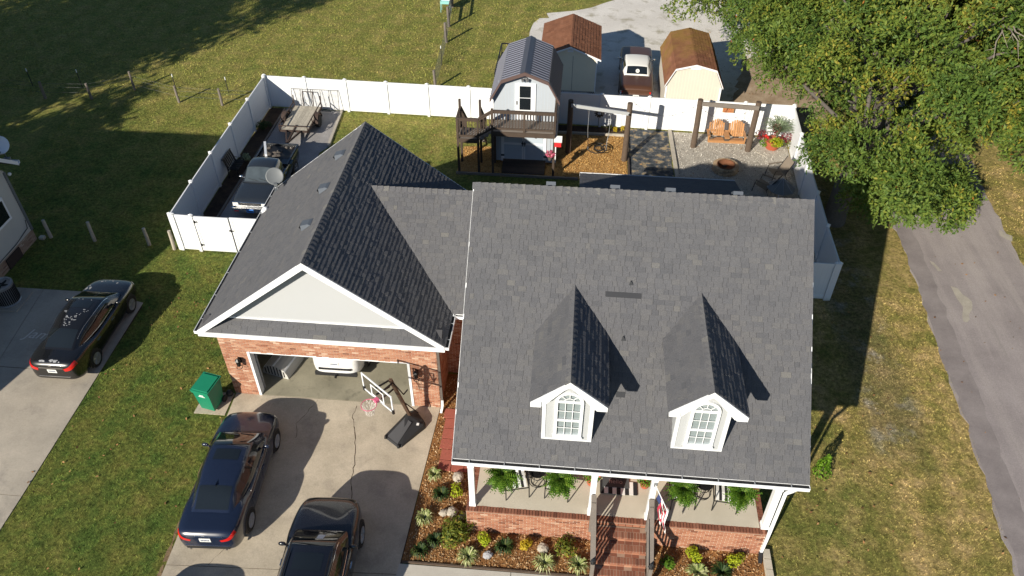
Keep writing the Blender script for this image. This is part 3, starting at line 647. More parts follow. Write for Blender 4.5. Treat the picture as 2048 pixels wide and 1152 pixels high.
# brick courses
brick_face((GX0, GY, 0), VX, VZ, GX1-GX0, GZ-.08, BRICKS, [(DX0-.06-GX0, DX1+.06-GX0, 0, DZ+.03)], seed=1, mid=.55)
brick_face((GX1, GY, 0), VY, VZ, 1.6, GZ-.08, BRICKS, seed=2)
brick_face((GX1, 18.3, 0), VX, VZ, MX0-GX1, GZ-.08, BRICKS, seed=3)
brick_face((MX0, 18.29, 0), -VY, VZ, 4.4, 3.1, BRICKS, seed=33)
brick_face((GX0, 24, 0), -VY, VZ, 7.3, GZ-.08, BRICKS, seed=4)
brick_face((MX0, 13.80, 1.03), VX, VZ, MX1-MX0, 2.1, BRICKS, [(1.0, 2.3, .3, 1.75), (3.75, 4.7, 0, 2.06), (5.9, 7.2, .3, 1.75)], seed=5)
# porch walls
PZ = 1.02
for x, w in ((-2.37, 3.62), (2.66, 3.22)):
    b = MB(); b.box(x, x+w, 12.268, 12.5, 0, .96); hp(b, 'porch_wall', 'mortar'); brick_face((x, 12.268, 0), VX, VZ, w, .96, BRICKS, seed=int(w*7), mid=.42)
b = MB(); b.box(5.70, 5.872, 12.5, 13.8, 0, .96); hp(b, 'porch_side_wall', 'mortar'); b = MB(); b.box(-2.362, -2.19, 12.5, 13.8, 0, .96); hp(b, 'porch_side_wall', 'mortar')
brick_face((5.872, 12.268, 0), VY, VZ, 1.53, .96, BRICKS, seed=8, mid=.42); brick_face((-2.362, 13.8, 0), -VY, VZ, 1.53, .96, BRICKS, seed=9, mid=.42)
b = MB(); b.box(-2.15, 5.72, 12.43, 13.8, .80, PZ+.012); hp(b, 'porch_floor', 'concrete_porch')
brick_face((-2.385, 12.255, .965), VX, VY, 8.28, .185, BRICKS, bl=.085, bh=.185, proud=.065, seed=10, soldier=True, m='brick_paver', rnd=.18)
brick_face((-2.385, 12.44, .965), VX, VY, .235, 1.36, BRICKS, bl=.235, bh=.085, proud=.062, seed=11, m='brick_paver')
brick_face((5.70, 12.44, .965), VX, VY, .19, 1.36, BRICKS, bl=.19, bh=.085, proud=.062, seed=12, m='brick_paver')
b = MB(); b.box(-2.38, 5.88, 12.26, 12.43, .955, .985); b.box(-2.38, -2.155, 12.43, 13.8, .955, .985); b.box(5.725, 5.88, 12.43, 13.8, .955, .985); hp(b, 'cap_mortar', 'step_mortar')
# steps: five treads of header bricks
SX0, SX1 = 1.27, 2.64; TREADS = [(12.20, .85), (11.91, .68), (11.62, .51), (11.33, .34), (11.04, .17)]
for i, (yb, z) in enumerate(TREADS):
    yf = yb-.30; b = MB(); b.box(SX0, SX1, yf+.012, 12.255 if i == 0 else yb+.05, 0, z-.012); hp(b, 'step', 'step_mortar')
    brick_face((SX0, yf, z-.07), VX, VY, SX1-SX0, .195, BRICKS, bl=.085, bh=.195, proud=.062, seed=20+i, soldier=True, m='brick_paver', rnd=.18)
    brick_face((SX0, yf+.195, z-.07), VX, VY, SX1-SX0, .11, BRICKS, bl=.2, bh=.11, proud=.06, seed=40+i, m='brick_paver', rnd=.15)
    brick_face((SX0, yf+.012, z-.17), VX, VZ, SX1-SX0, .10, BRICKS, bl=.2, bh=.10, seed=60+i, m='brick', mid=.32, rnd=.12)
    for sx, ux in ((SX0, -1), (SX1, 1)):
        brick_face((sx, yf+.30 if ux < 0 else yf, 0), VY*ux, VZ, .30, z-.07, BRICKS, seed=80+i, mid=.4)
brick_face((SX0, 12.262, .85), VX, VZ, SX1-SX0, .11, BRICKS, bl=.2, bh=.11, seed=66, mid=.32, rnd=.12)
# ---- main roof -----------------------------------------------------------------
X0, X1 = -2.63, 6.44
def slab(poly_top, axis, a, c, t, nm, m='shingle_base'):
    b = MB(); b.prism(poly_top+[(p[0], p[1]-t) for p in poly_top[::-1]], axis, a, c); return hp(b, nm, m)
ROOF = slab([(EY, EZ), (RY, RZ), (BY, EZ)], 'x', X0, X1, .16, 'roof')
lm_ = math.hypot(RY-EY, RZ-EZ); VM = Vector((0, RY-EY, RZ-EZ)).normalized()
shingle_slope((X0-.02, EY-.02, EZ+.005), VX, VM, X1-X0+.04, lm_+.02, TABS, seed=1, h=.010, hj=(.6, 1.6))
VB = Vector((0, -(RY-EY), RZ-EZ)).normalized()
shingle_slope((X1+.02, BY, EZ), -VX, VB, X1-X0+.04, lm_, TABS, e=.29, tab=.8, seed=2)
def ridge_caps(p0, p1, half, drop, nm='ridge_cap', parent=None, n=None, seed=0):
    """overlapping bent caps along a ridge"""
    p0, p1 = Vector(p0), Vector(p1); d = (p1-p0); L = d.length; d.normalize(); s = d.cross(VZ).normalized(); k = n or int(L/.2); rr = random.Random(seed)
    b = MB()
    for i in range(k):
        a = p0+d*(L*i/k); e = p0+d*(L*(i+1)/k+.03); h0, h1 = .030+rr.uniform(0, .006), .014
        b.add([a+s*half-VZ*(drop-h0), a+VZ*(h0+.006), a-s*half-VZ*(drop-h0), e+s*half-VZ*(drop-h1), e+VZ*h1, e-s*half-VZ*(drop-h1), a+s*half-VZ*drop, a, a-s*half-VZ*drop],
              [(0, 1, 4, 3), (1, 2, 5, 4), (6, 7, 1, 0), (7, 8, 2, 1)], min(1, max(0, rr.gauss(.62, .2))))
    o = b.build(nm, 'shingle_grey', parent or ROOF, fix=True); o['kind'] = 'stuff'; return o
ridge_caps((X1+.02, RY, RZ+.005), (X0-.02, RY, RZ+.005), .15, .13, seed=3)
for x in (X0, X1):   # rake boards
    b = MB(); sx = -.03 if x == X0 else .03
    for sgn in (1, -1):
        y0 = EY if sgn == 1 else BY
        b.prism([(y0, EZ-.02), (RY, RZ-.02), (RY, RZ-.22), (y0, EZ-.20)], 'x', min(x, x+sx), max(x, x+sx))
    hp(b, 'rake_board', 'white_paint')
b = MB(); b.box(X0+.05, X1-.05, 12.46, 13.8, 3.06, 3.10); hp(b, 'porch_ceiling', 'white_paint')
b = MB(); b.box(-2.36, 5.93, 12.36, 12.58, 2.95, 3.20); hp(b, 'porch_beam', 'white_paint')
def gutter(p0, p1, out, nm='gutter', hang=.85, z=.0, dsz=.12):
    """open gutter: white trough, dark inside, hangers across"""
    p0, p1, out = Vector(p0), Vector(p1), Vector(out).normalized(); d = (p1-p0).normalized(); L = (p1-p0).length
    b = MB()
    b.obox((p0+p1)/2+out*dsz+VZ*-.055, d*L/2, out*.008, VZ*.06); b.obox((p0+p1)/2+out*dsz/2+VZ*-.112, d*L/2, out*dsz/2, VZ*.006)
    for q in (p0, p1): b.obox(q+out*dsz/2-VZ*.055, d*.006, out*dsz/2, VZ*.055)
    b.obox((p0+p1)/2-out*.01-VZ*.08, d*L/2, out*.012, VZ*.09)
    o = hp(b, nm, 'white_paint')
    b = MB(); b.obox((p0+p1)/2+out*(dsz*.49)-VZ*.035, d*(L/2-.008), out*(dsz*.47), VZ*.01); hp(b, 'gutter_bed', 'gutter_dark', o)
    k = int(L/hang)
    for i in range(k):
        b = MB(); q = p0+d*(L*(i+.5)/k); b.obox(q+out*dsz*.5-VZ*.006, d*.012, out*dsz*.5, VZ*.006); hp(b, 'gutter_hanger', 'steel_galv', o)
    return o
gutter((X0-.02, EY, EZ-.015), (X1+.02, EY, EZ-.015), -VY)
gutter((X0, BY, EZ-.02), (X1, BY, EZ-.02), VY)
# vents that stick up behind the ridge, pipe boots and replaced shingles
for x in (-.55, 1.2, 2.7, 4.5):
    b = MB(); b.obox((x, RY+.30, RZ-.16), VX*.13, Vector((0, .12, -.10)), Vector((0, .06, .07))); hp(b, 'roof_vent', 'vent_grey', ROOF)
def onroof(y): return EZ+(y-EY)*SL
for x0, x1, y in ((1.09, 2.02, 15.72), (1.49, 1.72, 13.74)):
    b = MB(); N = Vector((0, -SL, 1)).normalized(); b.obox(Vector(((x0+x1)/2, y, onroof(y)))+N*.032, VX*(x1-x0)/2, VM*.07, N*.006); hp(b, 'new_shingle_strip', 'new_shingle', ROOF)
for x, y in ((1.75, 15.92), (1.62, 14.80)):
    b = MB(); N = Vector((0, -SL, 1)).normalized(); p = Vector((x, y, onroof(y))); b.add([p+VX*-.07+N*.02, p+VX*.07+N*.02, p+VM*.13+N*.10+VX*-.03, p+VM*.13+N*.02], [(0, 1, 2), (1, 3, 2), (0, 2, 3)]); hp(b, 'lifted_shingle', 'new_shingle', ROOF)
# ---- garage roof -----------------------------------------------------------------
GE0, GE1, GEZ, GRX, GRZ, GYF, GYB = -11.26, -3.52, 3.10, -7.43, 6.11, 16.49, 24.40
GROOF = slab([(GE0, GEZ), (GRX, GRZ), (GE1, GEZ)], 'y', GYF, GYB, .14, 'garage_roof')
VL = Vector((GRX-GE0, 0, GRZ-GEZ)); VR = Vector((GRX-GE1, 0, GRZ-GEZ))
shingle_slope((GE0-.02, GYB, GEZ-.01), -VY, VL, GYB-GYF, VL.length+.02, TABS, seed=5, h=.006, hj=(.6, 1.5))
shingle_slope((GE1+.02, GYF, GEZ-.01), VY, VR, GYB-GYF, VR.length+.02, TABS, seed=6, h=.019)
ridge_caps((GRX, GYB, GRZ+.005), (GRX, GYF, GRZ+.005), .15, .115, parent=GROOF, seed=7)
def rake(p_e, p_r, y, hgt, nm='bargeboard', th=.03):
    b = MB()
    for q in p_e: b.prism([(q[0], q[1]+.015), (p_r[0], p_r[1]+.015), (p_r[0], p_r[1]-hgt*1.18), (q[0]+(.30 if q[0] < p_r[0] else -.30)*0, q[1]-hgt)], 'y', y-th, y)
    return hp(b, nm, 'white_paint')
rake([(GE0, GEZ), (GE1, GEZ)], (GRX, GRZ), GYF, .20); rake([(GE0, GEZ), (GE1, GEZ)], (GRX, GRZ), GYB+.03, .18)
b = MB(); b.box(GE0, GE1, GYF-.034, GYF-.002, GEZ-.20, GEZ-.03); hp(b, 'fascia', 'white_paint')
b = MB(); b.box(GE0+.05, GE1-.05, GYF, GY+.1, GEZ-.2, GEZ-.17); hp(b, 'soffit', 'white_paint')
b = MB(); b.prism([(GE0+.15, GEZ-.18), (GE0+.40, GEZ-.18), (GE0+.40, GEZ+.1), (GE0+.15, GEZ-.1)], 'y', GYF+.1, GYB-.1); b.prism([(GE1-.40, GEZ-.18), (GE1-.15, GEZ-.18), (GE1-.15, GEZ-.1), (GE1-.40, GEZ+.1)], 'y', GYF+.1, GYB-.1); hp(b, 'eave_soffit', 'white_paint')
# pent roof under the gable and the siding above it
PENT = Vector((0, 16.90-GYF, .33)); PL = PENT.length
b = MB(); b.prism([(GYF, GEZ-.03), (16.92, GEZ+.30), (16.92, GEZ+.2), (GYF, GEZ-.15)], 'x', GE0+.12, GE1-.12); hp(b, 'pent_roof', 'shingle_base')
shingle_slope((GE0+.18, GYF-.01, GEZ-.025), VX, PENT, GE1-GE0-.36, PL, TABS, lambda v: (0+max(0, v-.04)*.95, GE1-GE0-.36-max(0, v-.04)*.95), e=.135, tab=.36, seed=8)
SID = []
def siding_gable(x0, x1, zb, xr, zr, y, lap, nm, m='siding', parent=None, holes=None):
    """lapped boards filling a gable, each tipped out at its foot"""
    b = MB(); n = int((zr-zb)/lap)+1
    for i in range(n):
        z0, z1 = zb+i*lap, min(zb+(i+1)*lap, zr)
        def xs(z): t = (z-zb)/(zr-zb); return x0+(xr-x0)*t, x1+(xr-x1)*t
        a0, a1 = xs(z0); c0, c1 = xs(z1)
        if c1-c0 < .02: c1 = c0+.02
        b.add([(a0, y-.022, z0), (a1, y-.022, z0), (c1, y, z1), (c0, y, z1), (a0, y+.004, z0), (a1, y+.004, z0)], [(0, 1, 2, 3), (4, 5, 1, 0)])
    o = b.build(nm, m, parent or HS); o['kind'] = 'stuff'; return o
b = MB(); b.prism([(-10.75, 3.2), (-4.0, 3.2), (GRX, 5.95)], 'y', 16.92, 17.0); hp(b, 'gable_backing', 'siding')
siding_gable(-10.62, -4.16, 3.42, GRX, 5.93, 16.905, .105, 'gable_siding')
b = MB(); b.box(-10.5, -4.32, 16.86, 16.895, 3.385, 3.45); hp(b, 'siding_trim', 'white_paint')
gutter((GE0, GYF, GEZ-.02), (GE0, GYB, GEZ-.02), -VX, hang=1.0); gutter((GE1, GYF, GEZ-.02), (GE1, 17.92, GEZ-.02), VX, hang=.55)
for y in (18.8, 20.8, 22.83):   # slant-back roof vents
    x = -7.98; z = GEZ+(x-GE0)*(GRZ-GEZ)/(GRX-GE0); V = VL.normalized(); N = VY.cross(-V) if False else Vector((-VL.z, 0, VL.x)).normalized(); p = Vector((x, y, z))
    b = MB(); q = [p+V*s*.20+VY*t*.19+N*.02 for s, t in ((-1, -1), (1, -1), (1, 1), (-1, 1))]; u = [p+V*s*.12+VY*t*.14+N*k for s, t, k in ((-1, -1, .17), (1, -1, .08), (1, 1, .08), (-1, 1, .17))]
    b.add(q+u, [(4, 5, 6, 7), (0, 1, 5, 4), (1, 2, 6, 5), (2, 3, 7, 6), (3, 0, 4, 7)]); o = hp(b, 'roof_vent', 'vent_grey', GROOF)
    b = MB(); b.obox(p-V*.21+N*.09, VY*.12, N*.05, V*.012); hp(b, 'vent_grille', 'black', GROOF)
# ---- connector roof ----------------------------------------------------------------
CEY, CEZ, CRY, CRZ = 17.98, 3.10, 21.35, 5.49
CROOF = slab([(CEY, CEZ), (CRY, CRZ), (2*CRY-CEY, CEZ)], 'x', GE1-.35, MX0+.02, .12, 'connector_roof')
b = MB()
b.add([(GE1-.1, CEY, CEZ), (MX0, CEY, CEZ), (MX0, CRY, CRZ), (-6.62, CRY, CRZ+.004)], [(0, 1, 2, 3)]); b.add([(MX0, CRY, CRZ), (MX0, 24.72, CEZ), (GE1-.1, 24.72, CEZ), (-6.62, CRY, CRZ)], [(0, 1, 2, 3)])
b.build('connector_deck', 'shingle_base', CROOF)
VC = Vector((0, CRY-CEY, CRZ-CEZ)); CL = VC.length
def cb(v):
    z = CEZ+v*VC.z/CL; xv = GE1-(z-GEZ)*(GE1-GRX)/(GRZ-GEZ); return (xv-.05+4*1.0, MX0+4.0)
shingle_slope((-4.0, CEY-.01, CEZ+.006), VX, VC, 0, CL, TABS, cb, seed=9)
VCB = Vector((0, -(CRY-CEY), CRZ-CEZ))
shingle_slope((4.0, 24.72, CEZ+.006), -VX, VCB, 0, CL, TABS, lambda v: (4.0-MX0, 4.0-(GE1-(v*VC.z/CL)*(GE1-GRX)/(GRZ-GEZ))+.05), e=.29, seed=10)
ridge_caps((MX0, CRY, CRZ+.006), (-6.6, CRY, CRZ+.006), .14, .10, parent=CROOF, seed=11)
gutter((GE1+.12, CEY, CEZ-.02), (MX0, CEY, CEZ-.02), -VY, hang=.4, dsz=.10)
b = MB(); b.box(-3.52, -3.44, 17.90, 17.98, 2.97, 3.10); hp(b, 'gutter_corner', 'white_paint')
# ---- dormers --------------------------------------------------------------------------
def dormer(xc):
    zr, zeave, half, yf, yw = 6.43, 5.62, .93, 12.42, 12.80; wx = .615
    D = MB(); yb = 16.0
    D.prism([(xc-half, zeave), (xc, zr), (xc+half, zeave), (xc+half, zeave-.07), (xc, zr-.09), (xc-half, zeave-.07)], 'y', yf, EY+(zr-EZ)/SL-.02)
    d = hp(D, 'dormer', 'shingle_base')
    w = MB(); w.prism([(xc-wx, 3.72), (xc+wx, 3.72), (xc+wx, 5.80), (xc, 6.34), (xc-wx, 5.80)], 'y', yw, 15.6); hp(w, 'dormer_wall', 'siding', d)
    sw = Vector((half, 0, zr-zeave)); L = sw.length; ys = SL
    for sg in (-1, 1):
        O = Vector((xc+sg*(half+.02), yf if sg > 0 else 17.0, zeave-.012+.004)); U = VY if sg > 0 else -VY; V = Vector((-sg*half, 0, zr-zeave))
        def bd(v, sg=sg):
            z = zeave+v*(zr-zeave)/L; ye = EY+(z-EZ)/SL+.06
            return (0, ye-yf) if sg > 0 else (17.0-ye, 17.0-yf)
        shingle_slope(O, U, V, 0, L+.02, TABS, bd, seed=int(xc*10)+sg+20, h=.016)
    ridge_caps((xc, EY+(zr-EZ)/SL, zr+.005), (xc, yf, zr+.005), .13, .115, parent=d, seed=int(xc*10))
    rk = MB()   # bargeboard with boxed returns
    for sg in (-1, 1):
        rk.prism([(xc, zr+.015), (xc+sg*half, zeave+.015), (xc+sg*half, zeave-.13), (xc+sg*(half-.26), zeave-.13), (xc+sg*(half-.26), zeave+.07), (xc, zr-.17)], 'y', yf-.03, yf)
    hp(rk, 'bargeboard', 'white_paint', d)
    sf = MB()
    for sg in (-1, 1): sf.prism([(xc, zr-.10), (xc+sg*half, zeave-.08), (xc+sg*half, zeave-.125), (xc+sg*(half-.3), zeave-.125), (xc, zr-.15)], 'y', yf, yw+.02)
    hp(sf, 'soffit', 'white_paint', d)
    sb = MB(); n = 21; lap = .098
    for i in range(n):
        z0 = 3.86+i*lap; z1 = z0+lap; hw = wx-.07
        if z1 > 5.72: hw = min(hw, max(.03, (6.24-z1)/(zr-zeave)*half))
        sb.add([(xc-hw, yw-.016, z0), (xc+hw, yw-.016, z0), (xc+hw, yw-.004, z1), (xc-hw, yw-.004, z1), (xc-hw, yw, z0), (xc+hw, yw, z0)], [(0, 1, 2, 3), (4, 5, 1, 0)])
        for sg in (-1, 1):
            X = xc+sg*wx; sb.add([(X+sg*.014, yw+.06, z0), (X+sg*.014, 15.2, z0), (X+sg*.003, 15.2, z1), (X+sg*.003, yw+.06, z1)], [(0, 1, 2, 3)])
    sb.build('lap_siding', 'siding', d)['kind'] = 'stuff'
    tr = MB()
    for sg in (-1, 1): tr.box(xc+sg*wx-.04-.03, xc+sg*wx+.03-.0, yw-.03, yw+.06, 3.76, 5.74) if sg > 0 else tr.box(xc-wx-.03, xc-wx+.06, yw-.03, yw+.06, 3.76, 5.74)
    tr.box(xc-wx-.03, xc+wx+.03, yw-.035, yw+.02, 3.775, 3.855); hp(tr, 'corner_trim', 'white_paint', d)
    # arched window
    cx = xc+.02; hw, zb, zs, rise = .355, 3.98, 5.34, .36
    def arch(h, r, n=16): return [(cx+h*math.cos(math.pi*i/n), zs+r*math.sin(math.pi*i/n)) for i in range(n+1)]
    outer = [(cx+hw, zb)]+arch(hw, rise)+[(cx-hw, zb)]; ih = hw-.075; inner = [(cx+ih, zb+.08)]+arch(ih, rise-.075)+[(cx-ih, zb+.08)]
    fr = MB(); n = len(outer); y0, y1 = yw-.075, yw-.012
    fr.add([(p[0], y0, p[1]) for p in outer]+[(p[0], y0, p[1]) for p in inner]+[(p[0], y1, p[1]) for p in outer]+[(p[0], y1, p[1]) for p in inner],
           [(i, (i+1) % n, n+(i+1) % n, n+i) for i in range(n)]+[(i, 2*n+i, 2*n+(i+1) % n, (i+1) % n) for i in range(n)]+[(n+i, n+(i+1) % n, 3*n+(i+1) % n, 3*n+i) for i in range(n)])
    zm = 4.64; yq = yw-.048
    fr.box(cx-ih, cx+ih, yq-.02, yq+.015, zs-.035, zs+.035); fr.box(cx-ih, cx+ih, yq-.022, yq+.015, zm-.03, zm+.03); fr.box(cx-hw-.02, cx+hw+.02, y0-.03, y1, zb-.03, zb+.03)
    hp(fr, 'window_frame', 'white_paint', d)
    mu = MB()
    for k in (-1, 1):
        mu.box(cx+k*ih/3-.009, cx+k*ih/3+.009, yq-.012, yq, zb+.08, zs)
    for z in ((zb+.08+zm)/2, (zm+zs)/2): mu.box(cx-ih, cx+ih, yq-.010, yq+.001, z-.008, z+.008)
    for a in (45, 90, 135): mu.beam((cx+.13*math.cos(R(a)), yq-.006, zs+.13*math.sin(R(a))), (cx+ih*math.cos(R(a)), yq-.006, zs+(rise-.075)*math.sin(R(a))), .02, .012, (0, 1, 0))
    for a in range(0, 180, 20): mu.beam((cx+.13*math.cos(R(a)), yq-.006, zs+.13*math.sin(R(a))), (cx+.13*math.cos(R(a+20)), yq-.006, zs+.13*math.sin(R(a+20))), .02, .012, (0, 1, 0))
    hp(mu, 'muntin', 'white_paint', d)
    gl = MB(); gl.add([(p[0], yw-.028, p[1]) for p in inner], [tuple(range(n))]); hp(gl, 'window_pane', 'glass_window', d)
    bl = MB()
    for i in range(28): z = zb+.25+i*.040; bl.add([(cx-ih, yw-.018, z), (cx+ih, yw-.018, z), (cx+ih, yw-.010, z+.034), (cx-ih, yw-.010, z+.034)], [(0, 1, 2, 3)])
    bl.build('window_blind', 'blind', d)['kind'] = 'stuff'
    bk = MB(); bk.add([(p[0], yw-.004, p[1]) for p in inner], [tuple(range(n))]); hp(bk, 'window_reveal', 'black', d)
def clear_glass():
    m, n, l, p = _new('glass_window'); t = n.new('ShaderNodeBsdfTransparent'); t.inputs[0].default_value = (.82, .87, .88, 1); g = n.new('ShaderNodeBsdfGlossy'); g.inputs['Roughness'].default_value = .02
    x = n.new('ShaderNodeMixShader'); x.inputs[0].default_value = .10; l.new(t.outputs[0], x.inputs[1]); l.new(g.outputs[0], x.inputs[2]); l.new(x.outputs[0], n['Material Output'].inputs['Surface']); return m
M['glass_window'] = clear_glass()
dormer(.27); dormer(3.59)
# ---- back porch roof ----------------------------------------------------------------------
PV2 = Vector((0, -3.3, 1.05)); b = MB(); b.prism([(23.3, 4.05), (26.60, 3.0), (26.60, 2.88), (23.3, 3.93)], 'x', .32, 6.38); PRO = hp(b, 'back_porch_roof', 'shingle_base')
shingle_slope((6.38, 26.6, 3.0), -VX, PV2, 6.06, PV2.length, TABS, seed=31)
gutter((.32, 26.6, 2.985), (6.38, 26.6, 2.985), VY, hang=1.0, dsz=.1)
b = MB()
for x in (.5, 3.3, 6.2): b = MB(); b.box(x-.07, x+.07, 26.3, 26.44, 0, 2.9); hp(b, 'back_porch_post', 'white_paint')
# ---- porch posts, rails, downspouts ---------------------------------------------------------
for x, w in ((-2.283, .155), (1.013, .15), (2.589, .15), (5.755, .18)):
    b = MB(); b.box(x, x+w, 12.40, 12.40+w, PZ+.02, 3.0); b.box(x-.015, x+w+.015, 12.385, 12.415+w, PZ+.02, PZ+.14); b.box(x-.012, x+w+.012, 12.388, 12.412+w, 2.83, 2.96); hp(b, 'porch_post', 'white_paint')
def stair_rail(x0, x1, two):
    """sloping timber rail with balusters between a post at the porch and a newel at the foot"""
    a, e = Vector((x0, 12.26, 2.02)), Vector((x1, 10.92, 1.18)); ab, eb = Vector((x0, 12.26, 1.20)), Vector((x1, 10.92, .36))
    b = MB(); b.beam(a+Vector((0, .1, .06)), e+Vector((0, 0, .0)), .14, .04); rl_ = hp(b, 'stair_rail', 'wood_dark' if False else 'wood_grey')
    b = MB(); b.beam(a-VZ*.07, e-VZ*.07, .04, .09); b.beam(ab, eb, .04, .09); hp(b, 'rail_board', 'wood_grey', rl_)
    for i in range(9):
        t = (i+.5)/9; p = ab.lerp(eb, t); b = MB(); b.beam(p-VZ*.02, p+VZ*.80, .035, .035, (0, 1, 0)); hp(b, 'baluster', 'wood_grey', rl_)
    b = MB(); b.box(x1-.05, x1+.05, 10.82, 10.92, 0, 1.22); hp(b, 'newel_post', 'wood_grey', rl_); b = MB(); b.box(x0-.05, x0+.05, 12.15, 12.25, .60, 2.0); hp(b, 'newel_post', 'wood_grey', rl_)
    if two:
        b = MB(); b.beam(a+Vector((-.09, -.35, -.22)), e+Vector((-.09, -.05, 0)), .05, .12); hp(b, 'outer_board', 'wood_grey', rl_)
    b = MB(); b.lathe([(.075, 1.22), (.085, 1.24), (.085, 1.29), (.05, 1.34), (.0, 1.35)], (x1, 10.87, 0), 4); b.box(x1-.06, x1+.06, 10.81, 10.93, 1.22, 1.25); hp(b, 'solar_cap', 'black_plastic', rl_)
    b = MB(); b.box(x1-.03, x1+.03, 10.84, 10.90, 1.33, 1.345); hp(b, 'solar_cell', 'glass_green', rl_)
stair_rail(1.12, 1.17, False); stair_rail(2.66, 2.68, True)
def downspout(pts, m='white_paint', w=.075, nm='downspout'):
    b = MB()
    for p, q in zip(pts, pts[1:]): b.beam(p, q, w, w*.8, (0, 1, .01))
    hp(b, nm, m)
downspout([(6.17, 12.20, 3.26), (6.12, 12.28, 3.05), (5.99, 12.33, 2.85), (5.985, 12.34, 1.12), (5.93, 12.235, .95), (5.91, 12.235, .12)]); b = MB(); b.beam((5.90, 12.23, .14), (5.86, 11.95, .03), .1, .09); hp(b, 'drain_boot', 'black_plastic')
downspout([(-3.50, 16.55, 2.98), (-3.74, 16.66, 2.8)]); downspout([(-3.78, 16.66, 2.82), (-3.78, 16.66, .42)], 'bark'); downspout([(-3.77, 16.66, .44), (-3.77, 16.62, .22), (-3.80, 16.42, .06)])
# ---- front door and porch windows -------------------------------------------------------------
b = MB(); b.box(1.44, 2.30, 13.74, 13.80, PZ+.02, 3.06); FD = hp(b, 'front_door', 'red_paint_dull' if 'red_paint_dull' in M else 'terracotta')
for k, (z0, z1) in enumerate(((1.2, 1.75), (1.9, 2.45))):
    for x in (1.54, 1.92): b = MB(); b.box(x, x+.28, 13.725, 13.74, z0, z1); hp(b, 'door_panel', 'terracotta', FD)
for x0 in (-1.35, 3.55):
    b = MB(); b.box(x0-.06, x0+1.36, 13.73, 13.78, 1.28, 2.85); wf = hp(b, 'porch_window', 'white_paint')
    b = MB(); b.box(x0, x0+1.3, 13.722, 13.73, 1.34, 2.03); b.box(x0, x0+1.3, 13.722, 13.73, 2.09, 2.79); hp(b, 'window_pane', 'glass_dark', wf)
# ---- now place shingles and bricks: the largest-looking 300 of each as parts ---------------------
near, rest = biggest(TABS, 300); as_parts('shingle', near, TABV, TABF, ROOF); merge_items('shingles', rest, TABV, TABF, 'shingle_grey', HS)
near, rest = biggest(BRICKS, 300); as_parts('brick', near, BRV, BRF, HS)
merge_items('bricks', [i for i in rest if i[5] == 'brick'], BRV, BRF, 'brick', HS); merge_items('paving_bricks', [i for i in rest if i[5] != 'brick'], BRV, BRF, 'brick_paver', HS)
